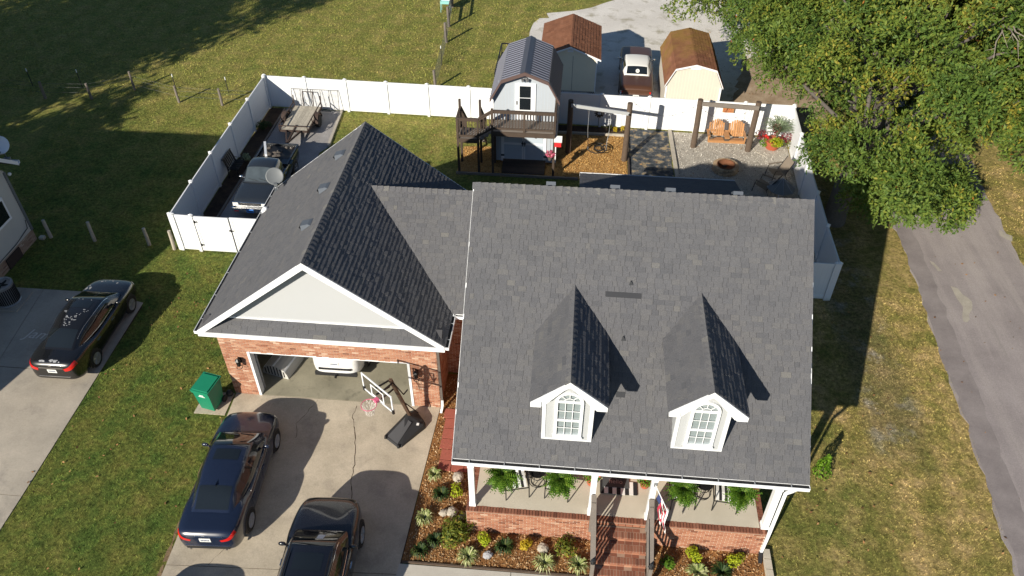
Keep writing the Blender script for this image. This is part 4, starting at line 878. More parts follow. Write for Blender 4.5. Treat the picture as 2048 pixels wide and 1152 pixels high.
# ================================================================ VEHICLES
def spl(xs, ys, x):
    """smooth monotone-ish interpolation through stations"""
    xs, ys = np.asarray(xs, float), np.asarray(ys, float); x = np.clip(x, xs[0], xs[-1])
    d = np.diff(ys)/np.diff(xs); m = np.empty(len(xs)); m[0], m[-1] = d[0], d[-1]
    m[1:-1] = np.where(d[:-1]*d[1:] > 0, 2*d[:-1]*d[1:]/(d[:-1]+d[1:]+1e-12), 0)
    i = np.clip(np.searchsorted(xs, x)-1, 0, len(xs)-2); h = xs[i+1]-xs[i]; t = (x-xs[i])/h
    return (2*t**3-3*t**2+1)*ys[i]+(t**3-2*t**2+t)*h*m[i]+(-2*t**3+3*t**2)*ys[i+1]+(t**3-t**2)*h*m[i+1]
class Car:
    """shell maths: body(q,a) with q -1 rear..1 front and a 0 sill..1 centre line; cabin(u,v)"""
    def __init__(s, sp): s.sp = sp; s.L = sp['L']; s.W = sp['W']
    def q2s(s, q): return np.sign(q)*(1-(1-np.abs(q))**2.4)
    def y2q(s, y): sv = np.clip(abs(2*y/s.L), 0, .9999); return math.copysign(1-(1-sv)**(1/2.4), y)
    def body(s, q, a, side=1):
        sp = s.sp; t = s.q2s(q); y = t*s.L/2
        n = sp.get('nf', 9) if q > 0 else sp.get('nr', 9); m = sp.get('mf', 14) if q > 0 else sp.get('mr', 16)
        kw = max(0, 1-abs(t)**n)**(1/n); kh = max(0, 1-abs(t)**m)**(1/m)
        zt = float(spl(*zip(*sp['top']), t)); zb = float(spl([-1, -.82, .82, 1], [sp['zb']+.12, sp['zb'], sp['zb'], sp['zb']+.06], t)); zc = .5*(zb+min(zt, .8))
        w = s.W/2*kw*float(spl(*zip(*sp['plan']), t))
        zs = zt-float(spl(*zip(*sp['crown']), t)); zm = zb+(zs-zb)*.50
        P = [(0, zb), (w*.80, zb), (w*.955, zb+.05), (w*.985, zb+.18), (w, zm), (w*.985, zs-.10), (w*.955, zs), (w*.86, zs+(zt-zs)*.62), (w*.55, zt-.012), (0, zt)]
        A = [0, .10, .16, .26, .40, .52, .60, .70, .84, 1.0]
        x = float(np.interp(a, A, [p[0] for p in P])) if a < .1 else float(spl(A, [p[0] for p in P], a)); z = float(spl(A, [p[1] for p in P], a))
        z = zc+(z-zc)*kh
        y += sp.get('lean', .0)*(z-zc)*(abs(t)**12)*(-1 if t > 0 else 1)
        return Vector((side*x, y, z))
    def cabin(s, u, v, side=1):
        st = s.sp['cab']; U = list(range(len(st))); g = lambda k: float(spl(U, [q[k] for q in st], u))
        y, zt, wt, wb, zbelt = g(0), g(1), g(2), g(3), g(4)
        if v <= 1: f = v**2.2; x = wt*v; z = zt-.045*f*(zt-zbelt)/.45
        else:
            k = v-1; x = wt+(wb-wt)*k; ze = zt-.045*(zt-zbelt)/.45; z = ze+(zbelt-ze)*k; x += .035*math.sin(k*math.pi)*(zt-zbelt)/.45
        return Vector((side*x, y, z))
    def patch(s, fn, ur, vr, nu, nv, off, sides=(1, -1), mirror=True):
        b = MB(); e = 1e-3
        def pt(u, v, sd):
            p = fn(u, v, sd); du = fn(u+e, v, sd)-fn(u-e, v, sd); dv = fn(u, min(v+e, 2), sd)-fn(u, max(v-e, 0), sd); n = du.cross(dv)
            if n.length < 1e-12: n = Vector((0, 0, 1))
            n.normalize(); c = Vector((0, p.y*.8, .55)); 
            if n.dot(p-c) < 0: n = -n
            return p+n*off
        for sd in sides:
            g = [[pt(ur[0]+(ur[1]-ur[0])*i/nu, vr[0]+(vr[1]-vr[0])*j/nv, sd) for j in range(nv+1)] for i in range(nu+1)]
            b.grid(g)
        return b
    def wrap(s, fn, ur, vr, nu, nv, off):
        """patch across the centre line: v runs -vr..vr through the middle"""
        b = MB(); e = 1e-3
        def f(u, v): return fn(u, abs(v), 1 if v >= 0 else -1)
        def pt(u, v):
            p = f(u, v); du = f(u+e, v)-f(u-e, v); dv = f(u, v+e)-f(u, v-e); n = du.cross(dv).normalized()
            if n.z < 0: n = -n
            return p+n*off
        b.grid([[pt(ur[0]+(ur[1]-ur[0])*i/nu, -vr+2*vr*j/nv) for j in range(nv+1)] for i in range(nu+1)]); return b
    def wrapb(s, ur, a0, nu, nv, off):
        """same on the body: from a0 over the centre line to a0"""
        def fn(u, v, sd): return s.body(u, 1-v*(1-a0), sd)
        return s.wrap(fn, ur, 1.0, nu, nv, off)
def wheel(root, x, y, r, w, m_rim, spokes=5, steer=0):
    sg = 1 if x > 0 else -1
    t = MB(); t.lathe([(r*.62, -w/2), (r*.95, -w/2), (r, -w/2+.03), (r, w/2-.03), (r*.95, w/2), (r*.66, w/2), (r*.64, w/2-.03), (.02, w/2-.05)], (0, 0, 0), 26, 'x')
    T = t.build('wheel', 'rubber', root, world=False, fix=True); T.location = (x-sg*w/2, y, r); T.rotation_euler = (0, 0, steer)
    b = MB(); o = sg*(w/2); b.lathe([(r*.60, o-sg*.018), (.0, o-sg*.016)], (0, 0, 0), 20, 'x'); b.build('wheel_well', 'black', T, world=False, fix=True); b = MB()
    b.lathe([(r*.62, o-sg*.012), (r*.66, o+sg*.006), (r*.60, o+sg*.004), (r*.585, o-sg*.02)], (0, 0, 0), 26, 'x'); b.f.pop(); b.t.pop()
    for k in range(spokes):
        a = 2*math.pi*k/spokes+.3; c, s_ = math.cos(a), math.sin(a)
        for da in (-.12, .12): b.beam((o-sg*.004, .05*c, .05*s_), (o-sg*.002, r*.61*math.cos(a+da), r*.61*math.sin(a+da)), .035, .02, (1, 0, 0))
    b.lathe([(r*.16, o-sg*.02), (r*.15, o+sg*.008), (.0, o+sg*.008)], (0, 0, 0), 12, 'x'); b.build('rim', m_rim, T, world=False, fix=True)
    return T
def finish_car(c, root, sp):
    paint = sp['paint']; B = c.body
    # lower shell
    qs = np.linspace(-1, 1, 61); as_ = np.linspace(0, 1, 27); sh = MB(); g = []
    for q in qs:
        row = [B(q, a, -1) for a in as_]+[B(q, a, 1) for a in as_[::-1][1:]]; g.append(row)
    sh.grid(g); body = sh.build('body', paint, root, world=False, smooth=True, fix=True)
    # cabin shell
    n = len(sp['cab'])-1; cs = MB(); cs.grid([[c.cabin(u, v, -1) for v in np.linspace(2, 0, 17)]+[c.cabin(u, v, 1) for v in np.linspace(0, 2, 17)[1:]] for u in np.linspace(0, n, 37)])
    cs.build('cabin', sp.get('roof', paint), root, world=False, smooth=True, fix=True)
    gl = sp.get('glass', 'glass_dark')
    fr, fl = sp['fr'], sp['ws']  # u ranges of back glass and windscreen
    c.wrap(c.cabin, fr, .93, 10, 12, .006).build('rear_window', gl, root, world=False, smooth=True)
    c.wrap(c.cabin, fl, .94, 10, 12, .006).build('windscreen', gl, root, world=False, smooth=True)
    for sd in (1, -1):
        for u0, u1 in sp['sw']: c.patch(c.cabin, (u0, u1), (1.14, 1.90), 10, 6, .006, (sd,)).build('side_window', gl, root, world=False, smooth=True)
        b = MB()
        if sp.get('trim'):
            us = np.linspace(sp['sw'][0][0]-.03, sp['sw'][-1][1]+.03, 22)
            b.tube([c.cabin(u, 1.93, sd)+Vector((sd*.008, 0, 0)) for u in us], .009, 5)
            if sp['trim'] == 2: b.tube([c.cabin(u, 1.10, sd)+Vector((sd*.010, 0, .004)) for u in us], .008, 5)
            b.build('window_trim', 'chrome', root, world=False)
    if sp.get('sunroof'): c.wrap(c.cabin, sp['sunroof'], .66, 6, 8, .006).build('sunroof', 'glass_dark', root, world=False, smooth=True)
    # bonnet, boot lid and doors sit a few millimetres proud so their shut lines show
    h0, h1 = sp['hood']; c.wrapb((c.y2q(h0), c.y2q(h1)), .66, 14, 14, .004).build('bonnet', paint, root, world=False, smooth=True)
    if sp.get('boot'): c.wrapb((c.y2q(sp['boot'][0]), c.y2q(sp['boot'][1])), .68, 10, 12, .004).build('boot_lid', paint, root, world=False, smooth=True)
    for sd in (1, -1):
        for d0, d1 in sp['doors']:
            D = c.patch(B, (c.y2q(d0), c.y2q(d1)), (.20, .595), 12, 9, .004, (sd,)).build('door', paint, root, world=False, smooth=True)
            p = B(c.y2q(d0+.16), .53, sd); b = MB(); b.obox(p+Vector((sd*.015, 0, 0)), (.012, 0, 0), (0, .10, 0), (0, 0, .014)); b.build('door_handle', sp.get('handle', 'chrome'), D, world=False)
        my = sp['mirror'][0]; p = c.cabin(sp['mirror'][1], 1.88, sd); b = MB()
        b.blob(p+Vector((sd*.16, .02, .05)), (.11, .055, .07), 10, 6); b.beam(p+Vector((sd*.02, 0, .0)), p+Vector((sd*.10, .01, .02)), .05, .03); b.build('mirror', sp.get('mirror_m', paint), root, world=False, smooth=True)
    # wheels and arches
    r = sp.get('r', .33)
    for y in sp['axles']:
        for sd in (1, -1):
            xw = sd*(c.W/2*.985); a = MB(); a.lathe([(r+.055, -.05), (r+.055, .0), (r+.02, .008), (.02, .008)], (0, 0, 0), 28, 'x') if sd > 0 else a.lathe([(.02, -.008), (r+.02, -.008), (r+.055, 0), (r+.055, .05)], (0, 0, 0), 28, 'x')
            a.v = [(v[0]+xw, v[1]+y, max(v[2]+r+.015, sp['zb']-.02)) for v in a.v]; a.build('wheel_arch', 'black', root, world=False, fix=True)
            wheel(root, xw+sd*.022, y, r, .215, sp.get('rim', 'alloy'), sp.get('spokes', 5))
    # wipers
    b = MB(); uw = sp['ws'][1] if sp['cab'][-1][0] > sp['cab'][0][0] else sp['ws'][0]
    for v0, v1 in ((-.75, -.02), (.02, .72)):
        b.tube([c.cabin(uw-.0-.12*k, abs(v0+(v1-v0)*k), 1 if v0+(v1-v0)*k > 0 else -1)+Vector((0, 0, .02)) for k in (0, .5, 1)], .009, 5)
    b.build('wiper', 'black', root, world=False)
    return body
def light(c, root, q, a, m='light_red', nm='taillight', off=.006):
    for sd in (1, -1): c.patch(c.body, q, a, 8, 5, off, (sd,)).build(nm, m, root, world=False, smooth=True)
def cbox(root, nm, m, c, h, parent=None): b = MB(); b.obox(c, (h[0], 0, 0), (0, h[1], 0), (0, 0, h[2])); return b.build(nm, m, parent or root, world=False)
def plate(root, y, z, m='plate', face=-1, text='', w=.155):
    o = cbox(root, 'number_plate', m, (0, y, z), (w, .006, .077))
    b = MB()
    for i in range(6): b.box(-.115+i*.041, -.115+i*.041+.026, y+face*.008-.001, y+face*.008+.001, z-.032, z+.032)
    b.build('plate_characters', 'ink', o, world=False); return o
SED = dict(plan=[(-1, .97), (-.7, .985), (-.2, 1), (.4, 1), (.8, .98), (1, .93)], crown=[(-1, .14), (-.6, .12), (0, .10), (.6, .12), (1, .16)], zb=.20)
# ---- navy saloon on the drive ------------------------------------------------------------
def saloon(name, label, loc, rz, sp, group=None):
    root = thing(name, label, 'car', loc, rz, group); c = Car(sp); finish_car(c, root, sp); return root, c
bm_ = dict(SED, L=4.63, W=1.81, paint='car_navy', top=[(-1, .98), (-.93, 1.06), (-.62, 1.06), (-.3, .93), (.2, .93), (.36, .985), (.7, .90), (.9, .80), (1, .68)],
    cab=[(-1.62, 1.055, .50, .60, 1.03), (-.88, 1.375, .50, .73, .96), (-.25, 1.425, .555, .80, .95), (.40, 1.40, .555, .80, .95), (1.22, .98, .64, .74, .95)],
    fr=(.10, .92), ws=(3.06, 3.93), sw=[(.80, 1.25), (1.30, 2.22), (2.30, 3.30)], sunroof=(2.25, 2.85), hood=(1.12, 2.16), boot=(-2.22, -1.66), doors=[(-.95, .0), (.02, 1.12)],
    axles=(-1.37, 1.44), mirror=(.95, 3.35), r=.335, trim=0, handle='car_navy')
BM, c = saloon('saloon_car', 'dark navy saloon parked on the concrete drive beside the green bin', (-9.50, 13.12, .02), R(3.1), bm_)
light(c, BM, (-.97, -.62), (.56, .66)); plate(BM, -2.325, .80)
cbox(BM, 'chrome_strip', 'chrome', (0, -2.30, .925), (.50, .012, .010)); cbox(BM, 'bumper_insert', 'black_plastic', (0, -2.30, .42), (.60, .02, .05)); cbox(BM, 'bumper_strip', 'chrome', (0, -2.315, .50), (.62, .012, .008))
for x in (-.5, .5): b = MB(); b.lathe([(.035, -.06), (.035, .02)], (x, -2.28, .34), 10, 'y'); b.build('exhaust_pipe', 'chrome', BM, world=False)
b = MB(); b.add([(-.02, -.95, 1.375), (.02, -.95, 1.375), (.008, -1.02, 1.435), (-.008, -1.02, 1.435), (-.02, -.72, 1.385), (.02, -.72, 1.385)], [(0, 1, 2, 3), (4, 0, 3), (5, 2, 1), (4, 3, 2, 5)]); b.build('fin_antenna', 'car_navy', BM, world=False)
light(c, BM, (.62, .93), (.58, .68), 'light_clear', 'headlight')
# second saloon, out of the picture below: only its shadow reaches the frame
bm2 = dict(bm_, paint='car_jet'); BM2, c2 = saloon('saloon_car', 'dark car below the frame whose shadow falls across the drive', (-9.85, 7.05, .02), R(2), bm2); light(c2, BM2, (.62, .93), (.58, .68), 'light_clear', 'headlight')
# ---- black saloon on the neighbour's drive -------------------------------------------------
al = dict(SED, L=4.82, W=1.80, paint='car_jet', top=[(-1, 1.02), (-.93, 1.10), (-.68, 1.09), (-.3, .96), (.2, .94), (.36, .98), (.7, .92), (.9, .82), (1, .66)], nf=6,
    cab=[(-1.78, 1.085, .50, .60, 1.05), (-.98, 1.40, .50, .73, .98), (-.3, 1.465, .55, .80, .97), (.38, 1.43, .55, .79, .96), (1.30, .98, .64, .74, .95)],
    fr=(.10, .92), ws=(3.06, 3.93), sw=[(.55, 1.05), (1.10, 2.12), (2.20, 3.35)], sunroof=(2.35, 2.92), hood=(1.22, 2.22), boot=(-2.28, -1.82), doors=[(-1.0, .0), (.02, 1.15)],
    axles=(-1.36, 1.40), mirror=(1.0, 3.35), r=.33, trim=2)
AL, c = saloon('saloon_car', 'black saloon with peeling clear coat on the neighbouring drive', (-16.92, 18.86, .02), R(.8), al)
light(c, AL, (-.96, -.60), (.54, .67)); plate(AL, -2.405, .72); cbox(AL, 'chrome_strip', 'chrome', (0, -2.40, .86), (.42, .012, .014)); cbox(AL, 'bumper_strip', 'chrome', (0, -2.415, .47), (.55, .010, .007))
cbox(AL, 'badge', 'chrome', (0, -2.395, .93), (.05, .01, .035))
light(c, AL, (.60, .92), (.57, .68), 'light_clear', 'headlight')
def peel(c, root, spots, fn, seed):
    """flaked clear coat: pale irregular flakes lying on the paint"""
    rr = random.Random(seed); b = MB()
    for (u0, u1, v0, v1, n) in spots:
        for i in range(n):
            u, v = rr.uniform(u0, u1), rr.uniform(v0, v1); s = rr.uniform(.5, 1)
            pts = []
            for k in range(7):
                a = k*.9; uu, vv = u+math.cos(a)*s*.035*rr.uniform(.4, 1.3), v+math.sin(a)*s*.07*rr.uniform(.4, 1.3)
                p = fn(uu, abs(vv), 1 if vv >= 0 else -1); pts.append(p+Vector((0, 0, .006)))
            b.add(pts, [tuple(range(7))])
    return b.build('flaked_clear_coat', 'flaked', root, world=False)
mk('flaked', (.30, .31, .33), .8, .2, 10)
peel(c, AL, [(1.05, 1.3, -.75, .2, 9), (1.3, 1.7, -.5, -.2, 8), (1.4, 2.0, .1, .45, 9), (1.9, 2.15, -.75, -.5, 6), (2.0, 2.25, .4, .85, 7), (2.95, 3.05, -.5, .5, 5), (1.55, 1.75, -.3, .3, 8)], c.cabin, 3)
def bodytop(u, v, sd): return c.body(u, 1-v*.34, sd)
peel(c, AL, [(-.74, -.66, -.45, .35, 15), (.45, .6, -.6, .3, 7), (.33, .4, -.8, -.5, 4)], bodytop, 5)
# ---- black SUV on the drive ------------------------------------------------------------------
sv = dict(SED, L=4.72, W=1.89, zb=.26, paint='car_black', top=[(-1, 1.05), (-.93, 1.12), (-.6, 1.10), (-.1, 1.05), (.25, 1.06), (.42, 1.16), (.75, 1.08), (.93, .98), (1, .80)], nf=6, mf=12,
    crown=[(-1, .14), (-.6, .12), (0, .10), (.6, .13), (1, .16)],
    cab=[(-2.16, 1.13, .60, .72, 1.10), (-1.92, 1.60, .54, .76, 1.08), (-.5, 1.69, .58, .83, 1.06), (.28, 1.65, .58, .82, 1.05), (1.05, 1.165, .68, .78, 1.06)],
    fr=(.15, .92), ws=(3.05, 3.94), sw=[(1.02, 1.42), (1.48, 2.2), (2.28, 3.3)], sunroof=(2.10, 2.75), hood=(1.02, 2.20), boot=None, doors=[(-.95, .05), (.07, 1.15)],
    axles=(-1.38, 1.44), mirror=(.8, 3.4), r=.365, trim=2)
SV, c = saloon('suv_car', 'black SUV with sunroof at the foot of the drive', (-6.13, 10.13, .02), R(2.6), sv)
light(c, SV, (.62, .92), (.57, .66), 'light_clear', 'headlight'); light(c, SV, (-.95, -.7), (.5, .7))
for sd in (1, -1): b = MB(); b.tube([c.body(c.y2q(1.25), .72, sd)+Vector((0, 0, .004)), c.body(c.y2q(1.7), .80, sd)+Vector((0, 0, .004)), c.body(c.y2q(2.02), .93, sd)+Vector((0, 0, .004))], [.006, .012, .006], 6); b.build('bonnet_crease', 'car_black', SV, world=False, smooth=True)
for sd in (1, -1): b = MB(); b.tube([c.cabin(u, .93, sd)+Vector((0, 0, .05)) for u in np.linspace(1.15, 2.85, 8)], .016, 6); b.build('roof_rail', 'black_metal', SV, world=False)
b = MB(); b.grid([[c.cabin(3.38+.28*i, .05+.3*j, -1 if False else 1)+Vector((0, .004, .012)) for j in (0, 1)] for i in (0, 1)]); b.build('dash_paper', 'fabric_white', SV, world=False)
# ---- white SUV in the garage, tail to the door -----------------------------------------------
ws = dict(sv, paint='car_white', L=4.6, W=1.86, nr=6, sunroof=None, roof='car_white', trim=0, handle='car_white')
WS, c = saloon('suv_car', 'white SUV parked inside the open garage with its tail showing', (-7.56, 19.80, .03), R(.5), ws)
cbox(WS, 'bumper_cover', 'black_plastic', (0, -2.27, .36), (.72, .05, .07)); cbox(WS, 'bumper_step', 'gutter_dark', (0, -2.295, .62), (.56, .03, .04)); plate(WS, -2.31, .86)
b = MB(); b.beam((0, -2.25, .32), (0, -2.42, .32), .07, .07); b.lathe([(.03, .33), (.02, .40), (.03, .43), (.0, .46)], (0, -2.43, 0), 10); b.build('tow_hitch', 'black_metal', WS, world=False)
# ---- old brown saloon with a white top behind the fence ----------------------------------------
ob = dict(L=5.25, W=1.80, zb=.27, paint='car_brown', roof='vinyl_top', plan=[(-1, .98), (-.7, .99), (0, 1), (.7, .99), (1, .96)], crown=[(-1, .10), (0, .09), (1, .10)], nf=16, nr=16, mf=16, mr=16,
    top=[(-1, .88), (-.9, .95), (-.45, .96), (0, .94), (.3, .97), (.9, .94), (1, .86)],
    cab=[(-1.30, .97, .60, .66, .94), (-.72, 1.33, .56, .74, .93), (-.1, 1.385, .60, .79, .93), (.45, 1.35, .60, .78, .93), (1.02, .975, .68, .72, .93)],
    fr=(.14, .80), ws=(3.10, 3.9), sw=[(.95, 1.9), (2.0, 3.3)], hood=(1.05, 2.5), boot=(-2.5, -1.35), doors=[(-.7, .15), (.17, 1.15)], axles=(-1.42, 1.36), mirror=(.9, 3.3), r=.32, trim=1, mirror_m='chrome', rim='chrome', spokes=8)
OB, c = saloon('vintage_car', 'old brown saloon with white vinyl top between the two sheds', (3.17, 40.78, .02), R(-1.6), ob)
b = MB(); b.box(-.86, .86, -2.72, -2.60, .42, .56); b.box(-.86, -.80, -2.66, -2.40, .42, .56); b.box(.80, .86, -2.66, -2.40, .42, .56); b.build('rear_bumper', 'chrome', OB, world=False)
plate(OB, -2.735, .50); cbox(OB, 'taillight', 'light_red', (-.55, -2.60, .66), (.22, .02, .05)); cbox(OB, 'taillight', 'light_red', (.55, -2.60, .66), (.22, .02, .05)); cbox(OB, 'tail_trim', 'chrome', (0, -2.59, .66), (.84, .015, .075))
b = MB(); b.box(-.84, .84, 2.58, 2.70, .42, .56); b.build('front_bumper', 'chrome', OB, world=False)
b = MB(); b.lathe([(.10, 0), (.10, .01), (.075, .012), (.075, 0)], (0, 0, 0), 16); st = b.build('window_sticker', 'fabric_white', OB, world=False, fix=True); pp = c.cabin(.35, .05); st.location = pp+Vector((0, -.012, .03)); st.rotation_euler = (R(58), 0, 0)
# ---- dark pickup inside the fence, nose to the camera -------------------------------------------
PK = thing('pickup_truck', 'dark older pickup with chrome bumper parked between the white fence and the garage', 'pickup truck', (-13.53, 28.60, .01), R(180.0))
pk = dict(L=4.55, W=1.66, zb=.34, paint='car_slate', plan=[(-1, .98), (0, 1), (1, .97)], crown=[(-1, .06), (0, .07), (1, .10)], nf=16, nr=20, mf=18, mr=24,
    top=[(-1, .98), (-.3, .98), (-.1, 1.0), (.2, 1.0), (.4, 1.03), (.9, .96), (1, .88)],
    cab=[(-.42, 1.02, .62, .68, 1.0), (-.30, 1.52, .56, .70, 1.0), (.05, 1.575, .58, .74, 1.0), (.45, 1.55, .58, .73, 1.0), (1.02, 1.035, .66, .70, 1.0)],
    fr=(.2, .85), ws=(3.12, 3.92), sw=[(1.25, 3.2)], hood=(1.0, 2.18), boot=None, doors=[(-.30, .85)], axles=(-1.32, 1.38), mirror=(.8, 3.4), r=.34, trim=0, mirror_m='chrome', glass='glass_dash', rim='chrome', spokes=6)
c = Car(pk); pbody = finish_car(c, PK, pk)
# hollow bed: walls and floor stand on the low body; open top
for f in [f for f in []]: pass
def bed_box():
    b = MB(); y0, y1, x = -2.22, -.52, .76
    for sd in (1, -1): b.box(min(sd*x, sd*(x+.06)), max(sd*x, sd*(x+.06)), y0, y1, .95, 1.07)
    b.box(-x, x, y0-.03, y0+.03, .95, 1.07); b.box(-x, x, y1-.02, y1+.02, .95, 1.09); return b
bed_box().build('bed_rail', 'car_slate', PK, world=False)
b = MB(); b.box(-.74, .74, -2.17, -.56, .985, .992); b.build('bed_floor', 'black', PK, world=False)
b = MB(); rr = random.Random(2)
for i in range(14): b.blob((rr.uniform(-.6, .55), rr.uniform(-2.0, -1.2), 1.0), (rr.uniform(.06, .16), rr.uniform(.06, .14), .06), 7, 4, .25)
b.build('bed_debris', 'bark', PK, world=False); b = MB(); b.beam((-.70, -.62, 1.0), (-.70, -1.0, 1.0), .5, .02); b.build('bed_panel', 'glass_dark', PK, world=False)
b = MB(); b.box(-.80, .80, 2.25, 2.40, .46, .64); b.build('front_bumper', 'chrome', PK, world=False)
b = MB(); b.box(-.78, .78, 2.235, 2.29, .70, .86); gr = b.build('grille', 'chrome', PK, world=False)
b = MB()
for k in range(3): b.box(-.44, .44, 2.285, 2.296, .715+k*.05, .745+k*.05)
b.build('grille_slot', 'black', gr, world=False)
for sd in (1, -1): cbox(PK, 'headlight', 'light_clear', (sd*.62, 2.285, .78), (.12, .012, .065)); cbox(PK, 'indicator', 'light_red', (sd*.60, 2.40, .50), (.10, .012, .03))
plate(PK, 2.412, .52, 'plate_blue', 1)
b = MB(); b.tube([(-.70, .95, 1.02), (-.74, .9, 1.75)], .005, 4); b.build('antenna', 'black_metal', PK, world=False)
pst = MB(); pst.obox((0, 0, 0), (.05, 0, 0), (0, .85, 0), (0, 0, .05)); o = pst.build('fence_post_offcut', 'white_vinyl', None); tag(o, 'spare white vinyl fence post leaning in the pickup bed', 'post'); o.location = (-13.86, 29.75, 1.42); o.rotation_euler = (R(-10), 0, R(22))
mk('vinyl_groove', (.70, .71, .73), .5, .03, 1)
mk('barn_rib', (.26, .27, .33), .35, .05, 2, metal=.3)
mk('shingle_base_brown', (.12, .045, .025), .95, .2, 3)
mk('foundation_brick', None, .95, .15, 6, .2, 70, .3, 60, ramp=[(0, (.24, .15, .11)), (.5, (.36, .25, .18)), (1, (.48, .38, .30))])
# ================================================================ FENCES, SHEDS, YARD
def T(root, b, nm, m, par=None, **k): return b.build(nm, m, par or root, fix=True, **k)
# ---- white vinyl fence: one thing per run -------------------------------------------------------
def vinyl_run(label, posts, h=1.77, skip=(), name='white_fence'):
    root = thing(name, label, 'fence', (posts[0][0], posts[0][1], 0), 0, 'white vinyl fence round the back yard')
    for x, y in posts:
        b = MB(); b.box(x-.064, x+.064, y-.064, y+.064, 0, h+.03); p = T(root, b, 'post', 'white_vinyl')
        b = MB(); b.lathe([(.105, h+.03), (.105, h+.05), (.0, h+.10)], (x, y, 0), 4); c = T(root, b, 'post_cap', 'white_vinyl', p); 
    for i, (p, q) in enumerate(zip(posts, posts[1:])):
        if i in skip: continue
        p, q = Vector((*p, 0)), Vector((*q, 0)); d = (q-p).normalized(); a, e = p+d*.066, q-d*.066
        b = MB(); b.beam(a+VZ*(.10+h)/2*1.0, e+VZ*(.10+h)/2, .022, h-.20); pn = T(root, b, 'panel', 'white_vinyl')
        b = MB(); b.beam(a+VZ*(h-.06), e+VZ*(h-.06), .05, .12); T(root, b, 'top_rail', 'white_vinyl'); b = MB(); b.beam(a+VZ*.13, e+VZ*.13, .05, .14); T(root, b, 'bottom_rail', 'white_vinyl')
        g = MB(); k = int((e-a).length/.17); nn = d.cross(VZ)
        for j in range(1, k):
            for sg in (1, -1): g.obox(a+d*(j*(e-a).length/k)+nn*sg*.0115+VZ*(h/2+.03), d*.003, nn*.002, VZ*(h/2-.14))
        o = T(root, g, 'board_grooves', 'vinyl_groove', pn); o['kind'] = 'stuff'
    return root
yb = lambda x: 36.10-.0262*(x+16)
vinyl_run('long white vinyl fence along the back of the yard', [(x, yb(x)) for x in (-15.98, -13.87, -11.75, -9.63, -7.52, -5.40, -3.29, -1.05, 1.25, 3.58, 5.95, 8.2, 10.5)])
vinyl_run('white vinyl fence on the pickup side of the yard', [(-15.80, 24.06), (-15.86, 26.36), (-15.90, 28.64), (-15.93, 31.15), (-15.95, 33.55), (-15.97, 35.96)])
vinyl_run('white vinyl fence under the big tree on the road side', [(10.04, 23.34), (10.08, 25.7), (10.16, 28.0), (10.24, 30.4), (10.35, 32.7), (10.49, 35.28)])
vinyl_run('short white fence return joining the house corner under the tree', [(9.92, 23.33), (8.0, 23.32), (6.05, 23.32)])
vinyl_run('short white fence panel beside the double gate at the pickup', [(-15.70, 24.05), (-14.92, 24.03)])
GT = thing('double_gate', 'white vinyl double gate with black hinges in front of the pickup', 'gate', (-14.85, 24.03, 0))
for x0, x1, h in ((-14.84, -13.42, 1.73), (-13.36, -11.7, 1.76)):
    b = MB(); b.box(x0, x1, 24.015, 24.04, .08, h); L = T(GT, b, 'gate_leaf', 'white_vinyl')
    b = MB()
    for x in (x0+.05, x1-.05): b.box(x-.05, x+.05, 24.0, 24.055, .05, h+.02)
    b.box(x0+.1, x1-.1, 24.0, 24.055, h-.08, h+.02); b.box(x0+.1, x1-.1, 24.0, 24.055, .05, .18); T(GT, b, 'gate_frame', 'white_vinyl', L)
for x, z in ((-14.82, 1.5), (-14.82, .35), (-13.40, 1.15)):
    b = MB(); b.box(x-.02, x+.10, 23.975, 24.0, z-.02, z+.02); b.box(x-.02, x+.02, 23.975, 24.0, z-.06, z+.06); b.box(x-.08, x-.03, 23.975, 24.0, z-.03, z+.03); T(GT, b, 'hinge', 'black_metal')
# ---- field fences ----------------------------------------------------------------------------------
def stake(nm, lab, cat, x, y, h, r, m, lean=(0, 0), grp=None, cap=None):
    b = MB(); rr = random.Random(int(x*31+y*7)); b.tube([(0, 0, -.05), (lean[0]*.5+rr.uniform(-.01, .01), lean[1]*.5, h*.5), (lean[0], lean[1], h)], [r*1.05, r, r*.93], 9)
    t = thing(nm, lab, cat, (x, y, 0), 0, grp); b.build('post', m, t, world=False)
    if cap: b = MB(); b.tube([(lean[0], lean[1], h-.16), (lean[0], lean[1], h+.005)], r*1.12, 7); b.build('painted_tip', cap, t, world=False)
    return t
G1 = 'weathered round posts of the old field fence'
words = ['leftmost', 'second', 'third', 'fourth', 'fifth']
for i, (x, y, h, r, ln) in enumerate([(-28.24, 35.86, .96, .075, (.03, .02)), (-25.75, 36.04, .90, .07, (-.02, 0)), (-23.92, 37.23, 1.08, .06, (0, 0)), (-20.95, 36.10, .95, .065, (-.02, 0)), (-18.56, 36.0, .97, .065, (0, .01))]):
    stake('fence_post', f'weathered round field post, {words[i]} from the left in the far row', 'fence post', x, y, h, r, 'wood_grey', ln, G1)
for i, (x, y, h) in enumerate([(-21.55, 24.31, .9), (-19.61, 24.25, .98), (-17.23, 24.2, .86), (-16.08, 24.02, .95)]):
    stake('fence_post', ['weathered post nearest the corner of the neighbouring house', 'weathered post in the shaded lawn between house corner and gate', 'weathered post at the edge of the lawn shadow near the gate', 'weathered post touching the white gate corner'][i], 'fence post', x, y, h, .07, 'wood_weathered', (.03*(i % 2), .0), G1)
for i, (x, y, h) in enumerate([(-29.68, 37.16, 1.02), (-26.9, 37.25, 1.04), (-21.78, 37.61, .84), (-18.76, 37.43, .9)]):
    stake('steel_post', f'thin steel fence post with white tip, {words[i]} from the left along the field', 'steel post', x, y, h, .022, 'gutter_dark', (0, 0), 'thin steel posts of the field fence', 'white_paint')
def wires(nm, lab, P, hs):
    b = MB(); 
    for h in hs: b.tube([(x, y, h) for x, y in P], .006, 4)
    o = b.build(nm, 'wire'); return tag(o, lab, 'wire')
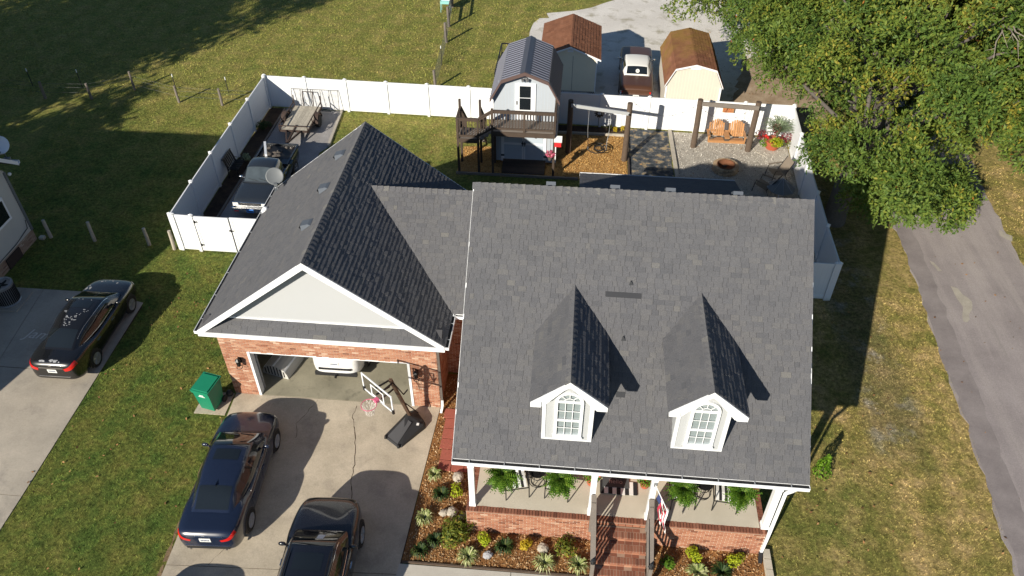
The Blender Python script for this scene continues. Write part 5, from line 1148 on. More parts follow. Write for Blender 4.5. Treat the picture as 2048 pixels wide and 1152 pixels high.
wires('fence_wire', 'thin wires strung along the field fence posts at left', [(-34, 36.6), (-28.24, 35.9), (-25.75, 36.06), (-23.92, 37.2), (-20.95, 36.15), (-18.56, 36.05), (-16.1, 36.1)], (.35, .65, .85))
for i, (x, y, h, r) in enumerate([(-7.69, 38.95, 1.05, .075), (-7.99, 44.82, 1.22, .085), (-8.19, 47.15, 1.25, .085), (-8.42, 50.2, 1.25, .085), (-8.6, 53, 1.2, .085)]):
    stake('fence_post', ['round post of the wire fence where it meets the white fence', 'thick round post halfway up the field wire fence', 'thick round post just before the teal feeder', 'thick round post beside the teal feeder', 'thick round post beyond the teal feeder at the top'][i], 'fence post', x, y, h, r, 'wood_grey', (-.04, 0), 'round posts of the field wire fence')
stake('steel_post', 'thin steel post with white tip in the wire fence behind the barn', 'steel post', -7.80, 41.79, 1.15, .022, 'gutter_dark', (0, 0), 'thin steel posts of the field fence', 'white_paint')
WF = MB()   # woven wire: fine cells
P = [(-7.69, 38.95), (-7.80, 41.79), (-7.99, 44.82), (-8.19, 47.15), (-8.42, 50.2), (-8.6, 53)]
for (x0, y0), (x1, y1) in zip(P, P[1:]):
    for k in range(7): WF.beam((x0, y0, .12+k*.15), (x1, y1, .12+k*.15), .007, .007)
    n = int((y1-y0)/.2)
    for k in range(n): t = (k+.5)/n; WF.beam((x0+(x1-x0)*t, y0+(y1-y0)*t, .05), (x0+(x1-x0)*t, y0+(y1-y0)*t, 1.03), .006, .006)
tag(WF.build('woven_wire', 'wire'), 'woven wire mesh stretched between the round field posts', 'wire fence')
b = MB()
for x0, y0, x1, y1, z in ((-8.19, 47.15, -8.42, 50.2, 1.05), (-8.42, 50.2, -8.6, 53, 1.05), (-8.19, 47.15, -8.42, 50.2, .5)): b.beam((x0, y0, z), (x1, y1, z), .05, .12)
tag(b.build('fence_rail', 'wood_grey'), 'grey timber rails bracing the posts near the teal feeder', 'fence rail')
fd = thing('feeder_stand', 'teal feeder tray on a thin stand beside the wire fence at the top', 'feeder', (-8.72, 49.5, 0))
b = MB(); b.box(-.34, .30, -.22, .22, .55, .72); b.build('tray', 'pool_teal', fd, world=False); b = MB(); b.box(-.30, .32, .0, .30, .72, .95); b.build('hopper', 'white_vinyl', fd, world=False)
for x in (-.32, .28):
    for y in (-.2, .2): b = MB(); b.tube([(x, y, 0), (x, y, .55)], .018, 6); b.build('leg', 'pool_teal', fd, world=False)
# ---- two-storey barn -----------------------------------------------------------------------------------
BA = thing('storage_barn', 'tall pale blue barn with dark gambrel metal roof and double doors', 'barn', (-2.28, 33.6, 0))
bx0, bx1, by0, by1, bc = -3.74, -.82, 31.85, 35.1, -2.28
gam = lambda e: [(bx0-e, 3.50-e*1.0), (-3.28-e*.3, 4.36), (bc, 4.76), (-1.28+e*.3, 4.36), (bx1+e, 3.50-e*1.0)]
b = MB(); b.prism([(bx0, .12), (bx1, .12), (bx1, 3.5), (-1.29, 4.33), (bc, 4.72), (-3.27, 4.33), (bx0, 3.5)], 'y', by0, by1); T(BA, b, 'wall', 'barn_siding')
b = MB()
for i in range(1, 20): x = bx0+i*(bx1-bx0)/20; zt = 3.45 if abs(x-bc) > 1.2 else 4.2; b.box(x-.006, x+.006, by0-.004, by0, .15, zt)
o = T(BA, b, 'siding_groove', 'barn_door_blue'); o['kind'] = 'stuff'
q = gam(.10); RB = MB(); RB.prism(q+[(p[0]+(.05 if p[0] < bc-.01 else -.05 if p[0] > bc+.01 else 0), p[1]-.06) for p in q[::-1]], 'y', by0-.26, by1+.2); RO = T(BA, RB, 'roof', 'barn_roof')
for (p, r_) in zip(q, q[1:]):   # standing ribs
    n = 17
    for i in range(n):
        y = by0-.2+i*(by1-by0+.35)/(n-1); b = MB(); nn = Vector((-(r_[1]-p[1]), 0, r_[0]-p[0])).normalized(); b.beam(Vector((p[0], y, p[1]))+nn*.012, Vector((r_[0], y, r_[1]))+nn*.012, .022, .022, nn); T(BA, b, 'roof_rib', 'barn_rib', RO)
b = MB(); b.prism([(bc-.22, 4.70), (bc, 4.80), (bc+.22, 4.70), (bc+.22, 4.675), (bc, 4.775), (bc-.22, 4.675)], 'y', by0-.27, by1+.21); T(BA, b, 'ridge_cap', 'barn_roof', RO)
b = MB()
for p, r_ in zip(q, q[1:]): b.prism([p, r_, (r_[0], r_[1]-.16), (p[0], p[1]-.16)], 'y', by0-.285, by0-.262)
T(BA, b, 'gable_trim', 'barn_trim')
b = MB(); b.box(-3.36, -1.26, by0-.045, by0-.003, .12, 1.98); DD = T(BA, b, 'door_frame', 'white_paint')
for x0, x1, hx in ((-3.28, -2.33, -3.31), (-2.29, -1.34, -1.31)):
    for z0, z1 in ((.26, 1.02), (1.14, 1.86)): b = MB(); b.box(x0+.06, x1-.06, by0-.05, by0-.046, z0, z1); T(BA, b, 'door_panel', 'barn_door_blue', DD)
    for z in (.45, 1.6): b = MB(); b.box(hx-.06, hx+.10, by0-.075, by0-.046, z-.035, z+.035); T(BA, b, 'strap_hinge', 'black_metal', DD)
b = MB(); b.box(-2.312, -2.306, by0-.052, by0-.045, .2, 1.9); b.box(-2.42, -2.20, by0-.08, by0-.05, 1.09, 1.12); b.box(-2.38, -2.35, by0-.10, by0-.05, .98, 1.22); b.box(-2.27, -2.24, by0-.10, by0-.05, .98, 1.22); T(BA, b, 'door_bolt', 'black_metal', DD)
b = MB(); b.box(-2.72, -1.80, by0-.05, by0-.003, 2.36, 4.12); UD = T(BA, b, 'upper_door', 'white_paint')
b = MB(); b.box(-2.52, -2.02, by0-.056, by0-.051, 2.85, 3.42); b.box(-2.52, -2.02, by0-.056, by0-.051, 3.45, 4.0); T(BA, b, 'door_pane', 'glass_dark', UD)
b = MB(); b.box(-2.66, -2.62, by0-.08, by0-.05, 3.1, 3.28); T(BA, b, 'door_handle', 'black_metal', UD)
b = MB(); b.box(-2.36, -2.20, by0-.10, by0-.003, 4.34, 4.42)
for sx in (-1, 1): b.lathe([(.05, 0), (.075, .12), (.0, .12)], (bc+sx*.10, by0-.16, 4.27), 8)
T(BA, b, 'floodlight', 'metal_grey')
b = MB(); b.box(bx0-.02, bx0+.05, by0-.02, by0+.05, .12, 3.42); T(BA, b, 'corner_board', 'white_paint'); b = MB(); b.box(bx1-.05, bx1+.02, by0-.02, by0+.05, .12, 3.42); T(BA, b, 'corner_board', 'white_paint')
RP = thing('wooden_ramp', 'dark plank ramp up to the barn double doors', 'ramp', (-2.28, 31.3, 0))
for i in range(9):
    t = i/9; b = MB(); b.obox((-2.27, 30.90+t*.92+.045, .05+t*.20), (1.0, 0, 0), (0, .047, .009), (0, -.003, .016), random.random()); T(RP, b, 'plank', 'wood_dark')
# deck, landing and stairs
DK = thing('wooden_deck', 'dark timber balcony deck with railings on the barn front', 'deck', (-2.3, 31.3, 0))
dz = 2.30
for i in range(9): y = 30.78+i*.118; b = MB(); b.box(-3.66, -.86, y, y+.108, dz-.035, dz, random.random()); T(DK, b, 'deck_board', 'wood_grey')
b = MB(); b.box(-3.68, -.84, 30.70, 30.745, dz-.22, dz+.0); T(DK, b, 'rim_joist', 'wood_dark'); b = MB(); b.box(-3.68, -3.64, 30.75, 31.84, dz-.22, dz-.04); b.box(-.88, -.84, 30.75, 31.84, dz-.22, dz-.04); T(DK, b, 'side_joist', 'wood_dark')
def dpost(x, y, z0, z1, m='wood_dark'): b = MB(); b.box(x-.05, x+.05, y-.05, y+.05, z0, z1, random.random()); T(DK, b, 'post', m)
def drail(p, q, z, n, zb=.12, zt=1.0):
    p, q = Vector((*p, 0)), Vector((*q, 0)); z0, z1 = (z, z) if isinstance(z, (int, float)) else z
    a, e = p+VZ*z0, q+VZ*z1; b = MB(); b.beam(a+VZ*zt, e+VZ*zt, .10, .045); b.beam(a+VZ*(zt-.09), e+VZ*(zt-.09), .04, .09); r_ = T(DK, b, 'railing', 'wood_dark'); b = MB(); b.beam(a+VZ*zb, e+VZ*zb, .04, .09); T(DK, b, 'bottom_rail', 'wood_dark', r_)
    for i in range(n): t = (i+.5)/n; c = a.lerp(e, t); b = MB(); b.box(c.x-.017, c.x+.017, c.y-.017, c.y+.017, c.z+zb, c.z+zt-.05, random.random()); T(DK, b, 'baluster', 'wood_dark', r_)
for x in (-3.65, -.87): dpost(x, 30.79, 0, dz+1.08)
dpost(-2.22, 30.79, dz-.2, dz+1.02); dpost(-.87, 31.75, dz, dz+1.35); dpost(-3.65, 31.75, 0, dz)
drail((-3.6, 30.79), (-2.27, 30.79), dz, 10); drail((-2.17, 30.79), (-.92, 30.79), dz, 9); drail((-.87, 30.85), (-.87, 31.75), dz, 6)
lz = 1.84
for i in range(8): y = 30.80+i*.122; b = MB(); b.box(-5.24, -4.26, y, y+.112, lz-.035, lz, random.random()); T(DK, b, 'deck_board', 'wood_grey')
b = MB(); b.box(-5.26, -4.24, 30.73, 30.775, lz-.2, lz); b.box(-5.26, -5.22, 30.78, 31.8, lz-.2, lz-.04); T(DK, b, 'rim_joist', 'wood_dark')
for x in (-5.22, -4.30):
    dpost(x, 30.80, 0, lz+1.02)
    dpost(x, 31.75, 0, lz+1.42)
drail((-5.17, 30.80), (-4.35, 30.80), lz, 6); drail((-5.22, 30.86), (-5.22, 31.70), lz, 6); drail((-4.25, 30.80), (-3.70, 30.80), (lz+.05, dz-.05), 4)
for k in range(3):
    z = lz+.155*(k); b = MB(); b.box(-4.24+k*.2, -4.04+k*.2, 30.8, 31.7, z-.035, z); T(DK, b, 'stair_tread', 'wood_grey')
drail((-5.2, 31.85), (-5.15, 33.2), (lz, .5), 8); drail((-4.3, 31.85), (-4.25, 33.2), (lz, .5), 8)
for k in range(8):
    b = MB(); z = lz-.2-k*.2; b.box(-5.2, -4.3, 31.85+k*.2, 32.08+k*.2, z-.04, z); T(DK, b, 'stair_tread', 'wood_grey')
b = MB(); b.beam((-5.22, 31.8, lz-.1), (-5.2, 33.5, .05), .05, .2); b.beam((-4.28, 31.8, lz-.1), (-4.26, 33.5, .05), .05, .2); T(DK, b, 'stringer', 'wood_dark')
bf = thing('bird_feeder', 'red and white bird house on the deck corner post', 'bird feeder', (-.70, 30.70, 1.75))
b = MB(); b.box(-.15, .15, -.13, .13, 0, .26); b.build('box', 'red_paint', bf, world=False); b = MB(); b.prism([(-.17, .26), (.17, .26), (.17, .29), (-.17, .42)], 'x', -.19, .19) if False else b.obox((0, 0, .32), (.18, 0, 0), (0, .17, .06), (0, -.01, .02)); b.build('roof', 'fabric_white', bf, world=False)
b = MB(); b.box(-.15, -.05, .0, .05, .1, .16); b.build('bracket', 'black_metal', bf, world=False)
# ---- sheds beyond the fence --------------------------------------------------------------------------------
SA = thing('garden_shed', 'tan shed with plain gabled brown shingle roof behind the fence', 'shed', (-.5, 39.9, 0))
ax0, ax1, ay0, ay1, axc, aez, arz = -1.72, .93, 37.95, 41.9, -.44, 2.62, 3.2
b = MB(); b.prism([(ax0, .72), (ax1, .72), (ax1, aez), (axc, arz-.07), (ax0, aez)], 'y', ay0, ay1); T(SA, b, 'wall', 'tan_siding_grey')
b = MB(); b.box(axc-.008+.15, axc+.008+.15, ay0-.006, ay0, .75, 2.65); T(SA, b, 'door_gap', 'gutter_dark'); b = MB(); b.box(ax1-.04, ax1+.02, ay0-.02, ay0+.05, .7, aez-.05); T(SA, b, 'corner_board', 'white_paint')
b = MB(); b.box(axc-.15, axc+.15, ay0-.02, ay0, 2.86, 3.0); T(SA, b, 'gable_vent', 'white_paint')
b = MB()
for k in range(24):
    for s_ in (1, -1): x = ax0+.05+k*.11; b.beam((x, ay0-.01-.004*s_, .28), (x+s_*.42, ay0-.01-.004*s_, .70), .028, .006, (0, 1, 0))
o = T(SA, b, 'lattice', 'white_paint'); o['kind'] = 'stuff'
b = MB(); b.box(ax0, ax1, ay0+.03, ay1, 0, .72); T(SA, b, 'crawl_space', 'gutter_dark')
def shed_roof(root, prof, y0, y1, m, ov=.12):
    b = MB(); b.prism(prof+[(p[0], p[1]-.07) for p in prof[::-1]], 'y', y0, y1); ro = T(root, b, 'roof', 'shingle_base_brown'); it = []
    n = len(prof)//2
    for i, (p, q_) in enumerate(zip(prof, prof[1:])):
        v = Vector((q_[0]-p[0], 0, q_[1]-p[1])); L = v.length
        if i < n: shingle_slope((p[0], y1, p[1]), -VY, v, y1-y0, L, it, e=.16, tab=.34, seed=i+int(p[0]*5), m=m, h=.014)
        else: shingle_slope((q_[0], y0, q_[1]), VY, -v, y1-y0, L, it, e=.16, tab=.34, seed=i+int(p[0]*5), m=m, h=.018)
    nr_, rs_ = biggest(it, 60); as_parts('shingle', nr_, TABV, TABF, ro); merge_items('shingles', rs_, TABV, TABF, m, root)
    b = MB()
    for p, q_ in zip(prof, prof[1:]): b.prism([p, q_, (q_[0], q_[1]-.09), (p[0], p[1]-.09)], 'y', y0-.02, y0-.001)
    T(root, b, 'bargeboard', 'white_paint'); return ro
shed_roof(SA, [(ax0-.28, aez-.02), (axc, arz), (ax1+.20, aez-.06)], ay0-.14, ay1+.1, 'shingle_brown')
SB = thing('barn_shed', 'cream barn style shed with mossy brown gambrel roof behind the fence', 'shed', (5.8, 39.2, 0))
gx = [(4.38, 1.76), (4.82, 2.66), (5.80, 2.92), (6.83, 2.66), (7.28, 1.74)]
b = MB(); b.prism([(4.46, .05), (7.2, .05), (7.2, 1.74), (6.79, 2.6), (5.80, 2.85), (4.86, 2.6), (4.46, 1.76)], 'y', 37.05, 41.3); T(SB, b, 'wall', 'tan_siding')
b = MB()
for i in range(1, 18): x = 4.46+i*2.74/18; b.box(x-.005, x+.005, 37.046, 37.05, .1, 1.75 if abs(x-5.8) > 1 else 2.6)
o = T(SB, b, 'siding_groove', 'tan_siding_grey'); o['kind'] = 'stuff'
b = MB(); b.box(5.55, 6.05, 37.03, 37.048, 2.63, 2.76); T(SB, b, 'gable_vent', 'fabric_white'); b = MB(); b.box(4.44, 4.52, 37.02, 37.06, .05, 1.7); T(SB, b, 'corner_board', 'white_paint'); b = MB(); b.box(7.14, 7.22, 37.02, 37.06, .05, 1.7); T(SB, b, 'corner_board', 'white_paint')
shed_roof(SB, gx, 36.95, 41.4, 'shingle_mossy')
# rack trailer half hidden behind the barn
RT = thing('rack_trailer', 'dark metal rack trailer showing behind the barn roof', 'trailer', (-3.6, 40, 0))
b = MB()
for x in (-4.35, -2.6):
    b.beam((x, 38.3, 1.35), (x, 42.0, 1.35), .06, .06); b.beam((x, 38.3, .8), (x, 42.0, .8), .06, .06)
    for y in (38.3, 39.5, 40.8, 42.0): b.beam((x, y, .5), (x, y, 1.35), .05, .05, (0, 1, 0))
for y in (38.3, 42.0): b.beam((-4.35, y, 1.35), (-2.6, y, 1.35), .06, .06); b.beam((-4.35, y, .8), (-2.6, y, .8), .06, .06)
T(RT, b, 'rack', 'black_metal'); b = MB(); b.box(-4.35, -2.6, 38.3, 42.0, .45, .52); T(RT, b, 'bed', 'rust_metal')
for x in (-4.45, -2.5): wheel(RT, x, 0, .33, .2, 'alloy') if False else None
for x in (-4.47, -2.48): b = MB(); b.lathe([(.2, -.09), (.33, -.08), (.33, .08), (.2, .09)], (x, 40.2, .33), 18, 'x'); T(RT, b, 'wheel', 'rubber')
b = MB(); b.box(-4.44, -4.36, 38.2, 38.28, .62, .72); T(RT, b, 'taillight', 'light_red')
# ---- utility trailer -----------------------------------------------------------------------------------------
TR = thing('utility_trailer', 'rusty utility trailer with plank floor and mesh ramp up', 'trailer', (-13.75, 34.4, 0))
tx0, tx1, ty0, ty1, tz = -14.42, -13.02, 33.0, 35.5, .45
for i in range(7): x = tx0+.03+i*(tx1-tx0-.06)/7; b = MB(); b.box(x, x+.185, ty0+.04, ty1-.02, tz, tz+.035, random.random()); T(TR, b, 'floor_plank', 'wood_deck_trailer')
b = MB(); b.box(tx0-.02, tx1+.02, ty0, ty0+.05, tz-.06, tz+.04); b.box(tx0-.02, tx1+.02, ty1-.05, ty1, tz-.06, tz+.0); b.box(tx0-.03, tx0+.02, ty0, ty1, tz-.06, tz+.04); b.box(tx1-.02, tx1+.03, ty0, ty1, tz-.06, tz+.04); T(TR, b, 'frame', 'rust_metal')
b = MB()
for x in (tx0, tx1):
    b.beam((x, ty0, tz+.28), (x, ty1, tz+.28), .04, .04)
    for k in range(4): y = ty0+.02+k*(ty1-ty0-.04)/3; b.beam((x, y, tz), (x, y, tz+.28), .035, .035, (0, 1, 0))
    b.beam((x, ty1-.02, tz+.28), (x, ty1+.02, tz+.62), .04, .04)
b.beam((tx0, ty0, tz+.28), (tx1, ty0, tz+.28), .04, .04); T(TR, b, 'side_rail', 'rust_metal')
b = MB(); b.beam((-14.1, ty0, .48), (-13.74, 31.9, .45), .06, .08); b.beam((-13.35, ty0, .48), (-13.70, 31.9, .45), .06, .08); b.beam((-13.72, ty0+.5, .48), (-13.72, 31.7, .45), .07, .09); b.lathe([(.05, .40), (.05, .55), (.0, .56)], (-13.72, 31.68, 0), 8); T(TR, b, 'drawbar', 'rust_metal')
for x in (tx0-.13, tx1+.13):
    b = MB(); b.lathe([(.19, -.09), (.31, -.085), (.31, .085), (.19, .09)], (x, 34.35, .31), 22, 'x'); w_ = T(TR, b, 'wheel', 'rubber'); b = MB(); b.lathe([(.19, -.08), (.19, .08), (.05, .06), (.0, .06)], (x, 34.35, .31), 16, 'x'); T(TR, b, 'rim', 'white_paint', w_)
    b = MB(); pr = [(34.35+.40*math.cos(R(a)), .36+.40*math.sin(R(a))) for a in range(0, 181, 20)]; pr += [(34.35+.37*math.cos(R(a)), .36+.37*math.sin(R(a))) for a in range(180, -1, -20)]; b.prism(pr, 'x', x-.11, x+.11); T(TR, b, 'mudguard', 'rust_metal')
b = MB()
for x in (-13.98, -13.45): b.beam((x, ty1+.02, tz-.1), (x, ty1+.22, tz+.72), .045, .03)
b.beam((-13.98, ty1+.22, tz+.72), (-13.45, ty1+.22, tz+.72), .03, .03); T(TR, b, 'ramp_gate', 'rust_metal')
mg = thing('wire_panel', 'thin framed wire panel leaning on the white fence behind the trailer', 'panel', (-13.4, 35.8, 0))
b = MB()
for x in (-14.62, -14.15, -13.6, -13.1, -12.65, -12.18): b.beam((x, 35.72, .12), (x, 35.92, 1.22), .022, .022)
for z in (.12, 1.22): b.beam((-14.62, 35.70+.2*(z > 1), z), (-12.18, 35.70+.2*(z > 1), z), .022, .022)
T(mg, b, 'frame', 'wire'); b = MB()
for k in range(50): x = -14.6+k*.0485; b.beam((x, 35.72, .13), (x, 35.92, 1.21), .005, .005)
o = T(mg, b, 'wire_mesh', 'wire'); o['kind'] = 'stuff'
GB = thing('glider_bench', 'dark metal glider bench against the white fence beside the pickup', 'bench', (-15.5, 30.0, 0))
b = MB()
for y in (29.35, 30.25): b.tube([(-15.25, y, 0), (-15.28, y, .55), (-15.7, y, .60), (-15.72, y, 0)], .025, 6); b.tube([(-15.65, y, .4), (-15.82, y, .98)], .025, 6)
b.tube([(-15.82, 29.3, .98), (-15.82, 30.3, .98)], .03, 6); T(GB, b, 'frame', 'black_metal')
for i in range(6): y = 29.4+i*.15; b = MB(); b.box(-15.68, -15.22, y, y+.10, .42, .45); T(GB, b, 'seat_slat', 'black_metal'); b = MB(); b.beam((-15.68, y+.05, .48), (-15.81, y+.05, .95), .10, .02); T(GB, b, 'back_slat', 'black_metal')
# ---- swings --------------------------------------------------------------------------------------------------
def round_post(nm, root, x, y, h, r, lean=0): b = MB(); b.tube([(x, y, -.1), (x, y, h*.5), (x+lean, y, h)], [r*1.08, r, r*.95], 14); return T(root, b, nm, 'wood_post')
SS = thing('swing_set', 'log swing frame with galvanised beam and hanging disc swing over bark', 'swing', (1.1, 32.8, 0))
round_post('post', SS, -.24, 33.02, 2.78, .13); round_post('post', SS, 2.44, 32.55, 3.02, .13)
b = MB(); b.beam((-.22, 32.88, 2.60), (2.44, 32.42, 2.55), .06, .16); T(SS, b, 'beam', 'steel_galv')
b = MB()
for x, z in ((-.24, 2.6), (2.42, 2.55)): b.lathe([(.03, -.03), (.03, .03)], (x, 32.85-(.46 if x > 0 else 0)-.06, z), 8, 'y')
T(SS, b, 'bolt', 'black_metal')
b = MB(); C0 = Vector((1.12, 33.0, .34))
for rad in (.46, .22):
    pts = [C0+Vector((rad*math.cos(t)+(.12 if rad < .3 else 0), rad*math.sin(t), 0)) for t in np.linspace(0, 2*math.pi, 33)]; b.tube(pts, .024 if rad > .3 else .03, 6)
for k in range(10): a = k*math.pi/5; b.tube([C0+Vector((.22*math.cos(a)+.12, .22*math.sin(a), 0)), C0+Vector((.46*math.cos(a), .46*math.sin(a), 0))], .005, 4)
for k in range(9): o_ = -.2+k*.05; b.tube([C0+Vector((.12+o_, -.2, 0)), C0+Vector((.12+o_, .2, 0))], .005, 4)
T(SS, b, 'disc_seat', 'rubber')
b = MB()
for sx, bx in ((-.42, .62), (.42, 1.62)):
    for sy in (-.2, .2): b.tube([C0+Vector((sx, sy, 0)), (bx, 32.72, 1.5), (bx, 32.70-.1*(bx > 1), 2.5)], .008, 5)
T(SS, b, 'rope', 'steel_galv')
AS = thing('porch_swing_frame', 'two log posts with a grey beam holding the cedar swing', 'swing frame', (7.1, 34.0, 0))
round_post('post', AS, 5.82, 34.1, 2.55, .135, -.03); round_post('post', AS, 8.42, 33.97, 2.62, .135, .02)
b = MB(); b.beam((5.86, 33.93, 2.42), (8.46, 33.80, 2.40), .07, .20); T(AS, b, 'beam', 'wood_grey')
AD = thing('double_swing_seat', 'orange cedar double chair swing with fan backs and a middle console', 'swing seat', (7.3, 34.4, 0))
for cx in (6.88, 7.82):
    for k in range(7):
        o_ = (k-3)*.098; hh = .80-.055*abs(k-3)**1.6*.55; b = MB(); b.obox((cx+o_*1.08, 34.64+.0, .52+hh/2-.08), (.044, 0, 0), (0, hh*.16, hh*.48), (0, .010, -.003), random.random()); T(AD, b, 'back_slat', 'cedar')
    for k in range(6): b = MB(); b.obox((cx, 34.12+k*.085, .44-.02*k), (.36, 0, 0), (0, .036, -.008), (0, .002, .011), random.random()); T(AD, b, 'seat_slat', 'cedar')
b = MB(); b.box(6.46, 8.22, 34.02, 34.06, .34, .45); T(AD, b, 'front_rail', 'cedar'); b = MB(); b.box(6.5, 8.2, 34.72, 34.76, .55, .64); T(AD, b, 'back_rail', 'cedar')
for x0 in (6.42, 8.14): b = MB(); b.box(x0, x0+.12, 34.0, 34.72, .66, .69); T(AD, b, 'arm', 'cedar'); b = MB(); b.box(x0+.03, x0+.09, 34.06, 34.12, .40, .66); T(AD, b, 'arm_post', 'cedar')
b = MB(); b.box(7.23, 7.47, 34.0, 34.6, .60, .66); T(AD, b, 'console', 'cedar'); b = MB(); b.box(7.25, 7.45, 34.03, 34.2, .44, .60); T(AD, b, 'console_box', 'wood_post')
b = MB()
for x, y in ((6.46, 34.1), (6.46, 34.7), (8.22, 34.1), (8.22, 34.7)): b.tube([(x, y, .66), (x+(.1 if x < 7 else -.05), 33.9, 2.34)], .007, 5)
T(AD, b, 'chain', 'metal_grey')
b = MB(); b.blob((6.62, 34.22, .52), (.13, .12, .06), 8, 5); tag(b.build('seat_cushion', 'bark', None, smooth=True), 'small dark cushion on the cedar swing armrest side', 'cushion')
b = MB(); b.tube([(8.75, 34.0, .02), (8.95, 33.75, .02), (9.2, 33.52, .02)], .022, 6); tag(b.build('loose_pole', 'wood_weathered'), 'thin bent stick lying on the gravel by the swing post', 'stick')
# sign on the fence and string lights
sg = thing('wall_sign', 'small orange wooden sign hung on the white fence above the cedar swing', 'sign', (7.4, 35.30, 1.43))
b = MB(); b.box(-.27, .27, -.02, .012, -.13, .13); b.build('board', 'cedar', sg, world=False)
b = MB()
for i, (x, w, z) in enumerate([(-.20, .06, .04), (-.12, .05, .04), (-.05, .06, .04), (.04, .07, .04), (.14, .06, .04), (-.18, .07, -.05), (-.08, .06, -.05), (.01, .05, -.05), (.09, .07, -.05), (.18, .04, -.05)]):
    b.box(x-w/2, x+w/2, -.024, -.021, z-.03, z+.03)
b.build('lettering', 'terracotta', sg, world=False)
SLt = thing('string_lights', 'string of small bulbs looped along the white back fence', 'string lights', (5, 35.4, 1.3)); W_ = []
for x0, x1 in ((2.7, 5.95), (5.95, 8.6)):
    for i in range(15): t = i/14; W_.append((x0+(x1-x0)*t, yb(x0+(x1-x0)*t)-.09, 1.62-.75*(4*t*(1-t))))
b = MB(); b.tube(W_, .004, 4); T(SLt, b, 'wire', 'black')
for p in W_[1::2]: b = MB(); b.blob((p[0], p[1], p[2]-.03), (.016, .016, .024), 6, 4); T(SLt, b, 'bulb', 'metal_grey')
# fire pit
FP = thing('fire_pit', 'round stone fire pit with rusty liner on the gravel patio', 'fire pit', (7.13, 32.12, 0))
for c_ in range(3):
    n = 15
    for k in range(n):
        a = 2*math.pi*(k+.5*(c_ % 2))/n; b = MB(); u = Vector((math.cos(a), math.sin(a), 0)); v = Vector((-u.y, u.x, 0)); b.obox(Vector((7.13, 32.12, .055+c_*.105))+u*.50*Vector((1, 1, 1)).x, u*.085, v*.098, VZ*.050, random.random()); T(FP, b, 'stone', 'firebrick')
b = MB(); b.lathe([(.42, .0), (.42, .36), (.395, .36), (.38, .06), (.0, .06)], (7.13, 32.12, 0), 24); T(FP, b, 'liner', 'rust_ring')
b = MB(); 
for k in range(9): b.blob((7.13+random.uniform(-.25, .25), 32.12+random.uniform(-.25, .25), .10), (.13, .10, .05), 7, 4, .3)
T(FP, b, 'ash_heap', 'ash')
def patio_chair(label, loc, rz):
    t = thing('patio_chair', label, 'patio chair', loc, rz, 'patio chairs by the fire pit')
    b = MB(); b.grid([[(-.30, -.30+.1*j*1.0, .40-.02*j) for j in range(7)], [(.30, -.30+.1*j, .40-.02*j) for j in range(7)]]); b.grid([[(-.28, .28+.055*j, .30+.105*j) for j in range(7)], [(.28, .28+.055*j, .30+.105*j) for j in range(7)]]); b.build('sling', 'fabric_taupe', t, world=False)
    for sx in (-.31, .31):
        b = MB(); b.tube([(sx, -.36, 0), (sx, -.30, .42), (sx, -.25, .60), (sx, .36, .62)], .018, 6); b.tube([(sx, .45, 0), (sx, .28, .30), (sx*.93, .62, .95)], .018, 6); b.build('frame', 'black_metal', t, world=False)
        b = MB(); b.box(sx-.035, sx+.035, -.28, .36, .62, .645); b.build('armrest', 'fabric_taupe', t, world=False)
patio_chair('tan sling patio chair against the fence beside the fire pit', (9.35, 31.65, .01), R(-70)); patio_chair('dark sling patio chair in the house shadow by the fire pit', (8.62, 30.55, .01), R(-125))
UM = thing('patio_umbrella', 'small dark grey folded umbrella in the shade behind the main roof', 'umbrella', (9.25, 30.05, 0))
b = MB(); n = 8; b.add([(9.25, 30.05, 1.05)]+[(9.25+.62*math.cos(2*math.pi*k/n), 30.05+.62*math.sin(2*math.pi*k/n), .55) for k in range(n)], [(0, 1+k, 1+(k+1) % n) for k in range(n)]); T(UM, b, 'canopy', 'fabric_grey')
b = MB()
for k in range(n): b.tube([(9.25, 30.05, 1.06), (9.25+.62*math.cos(2*math.pi*k/n), 30.05+.62*math.sin(2*math.pi*k/n), .56)], .008, 4)
T(UM, b, 'ribs', 'metal_grey'); b = MB(); b.tube([(9.25, 30.05, 0), (9.25, 30.05, 1.08)], .02, 8); T(UM, b, 'pole', 'white_paint')
# dark flower spinner
sp_ = thing('garden_spinner', 'dark metal flower spinner on a thin stake before the fence', 'spinner', (1.17, 35.2, 0))
b = MB(); b.tube([(0, 0, 0), (0, 0, .95)], .012, 5); b.build('stake', 'black_metal', sp_, world=False)
b = MB()
for k in range(10): a = k*.628; b.obox((.16*math.cos(a), -.02, 1.0+.16*math.sin(a)), (.075*math.cos(a), 0, .075*math.sin(a)), (-.045*math.sin(a), .02, .045*math.cos(a)), (0, .006, 0))
b.build('petal_wheel', 'black_metal', sp_, world=False)
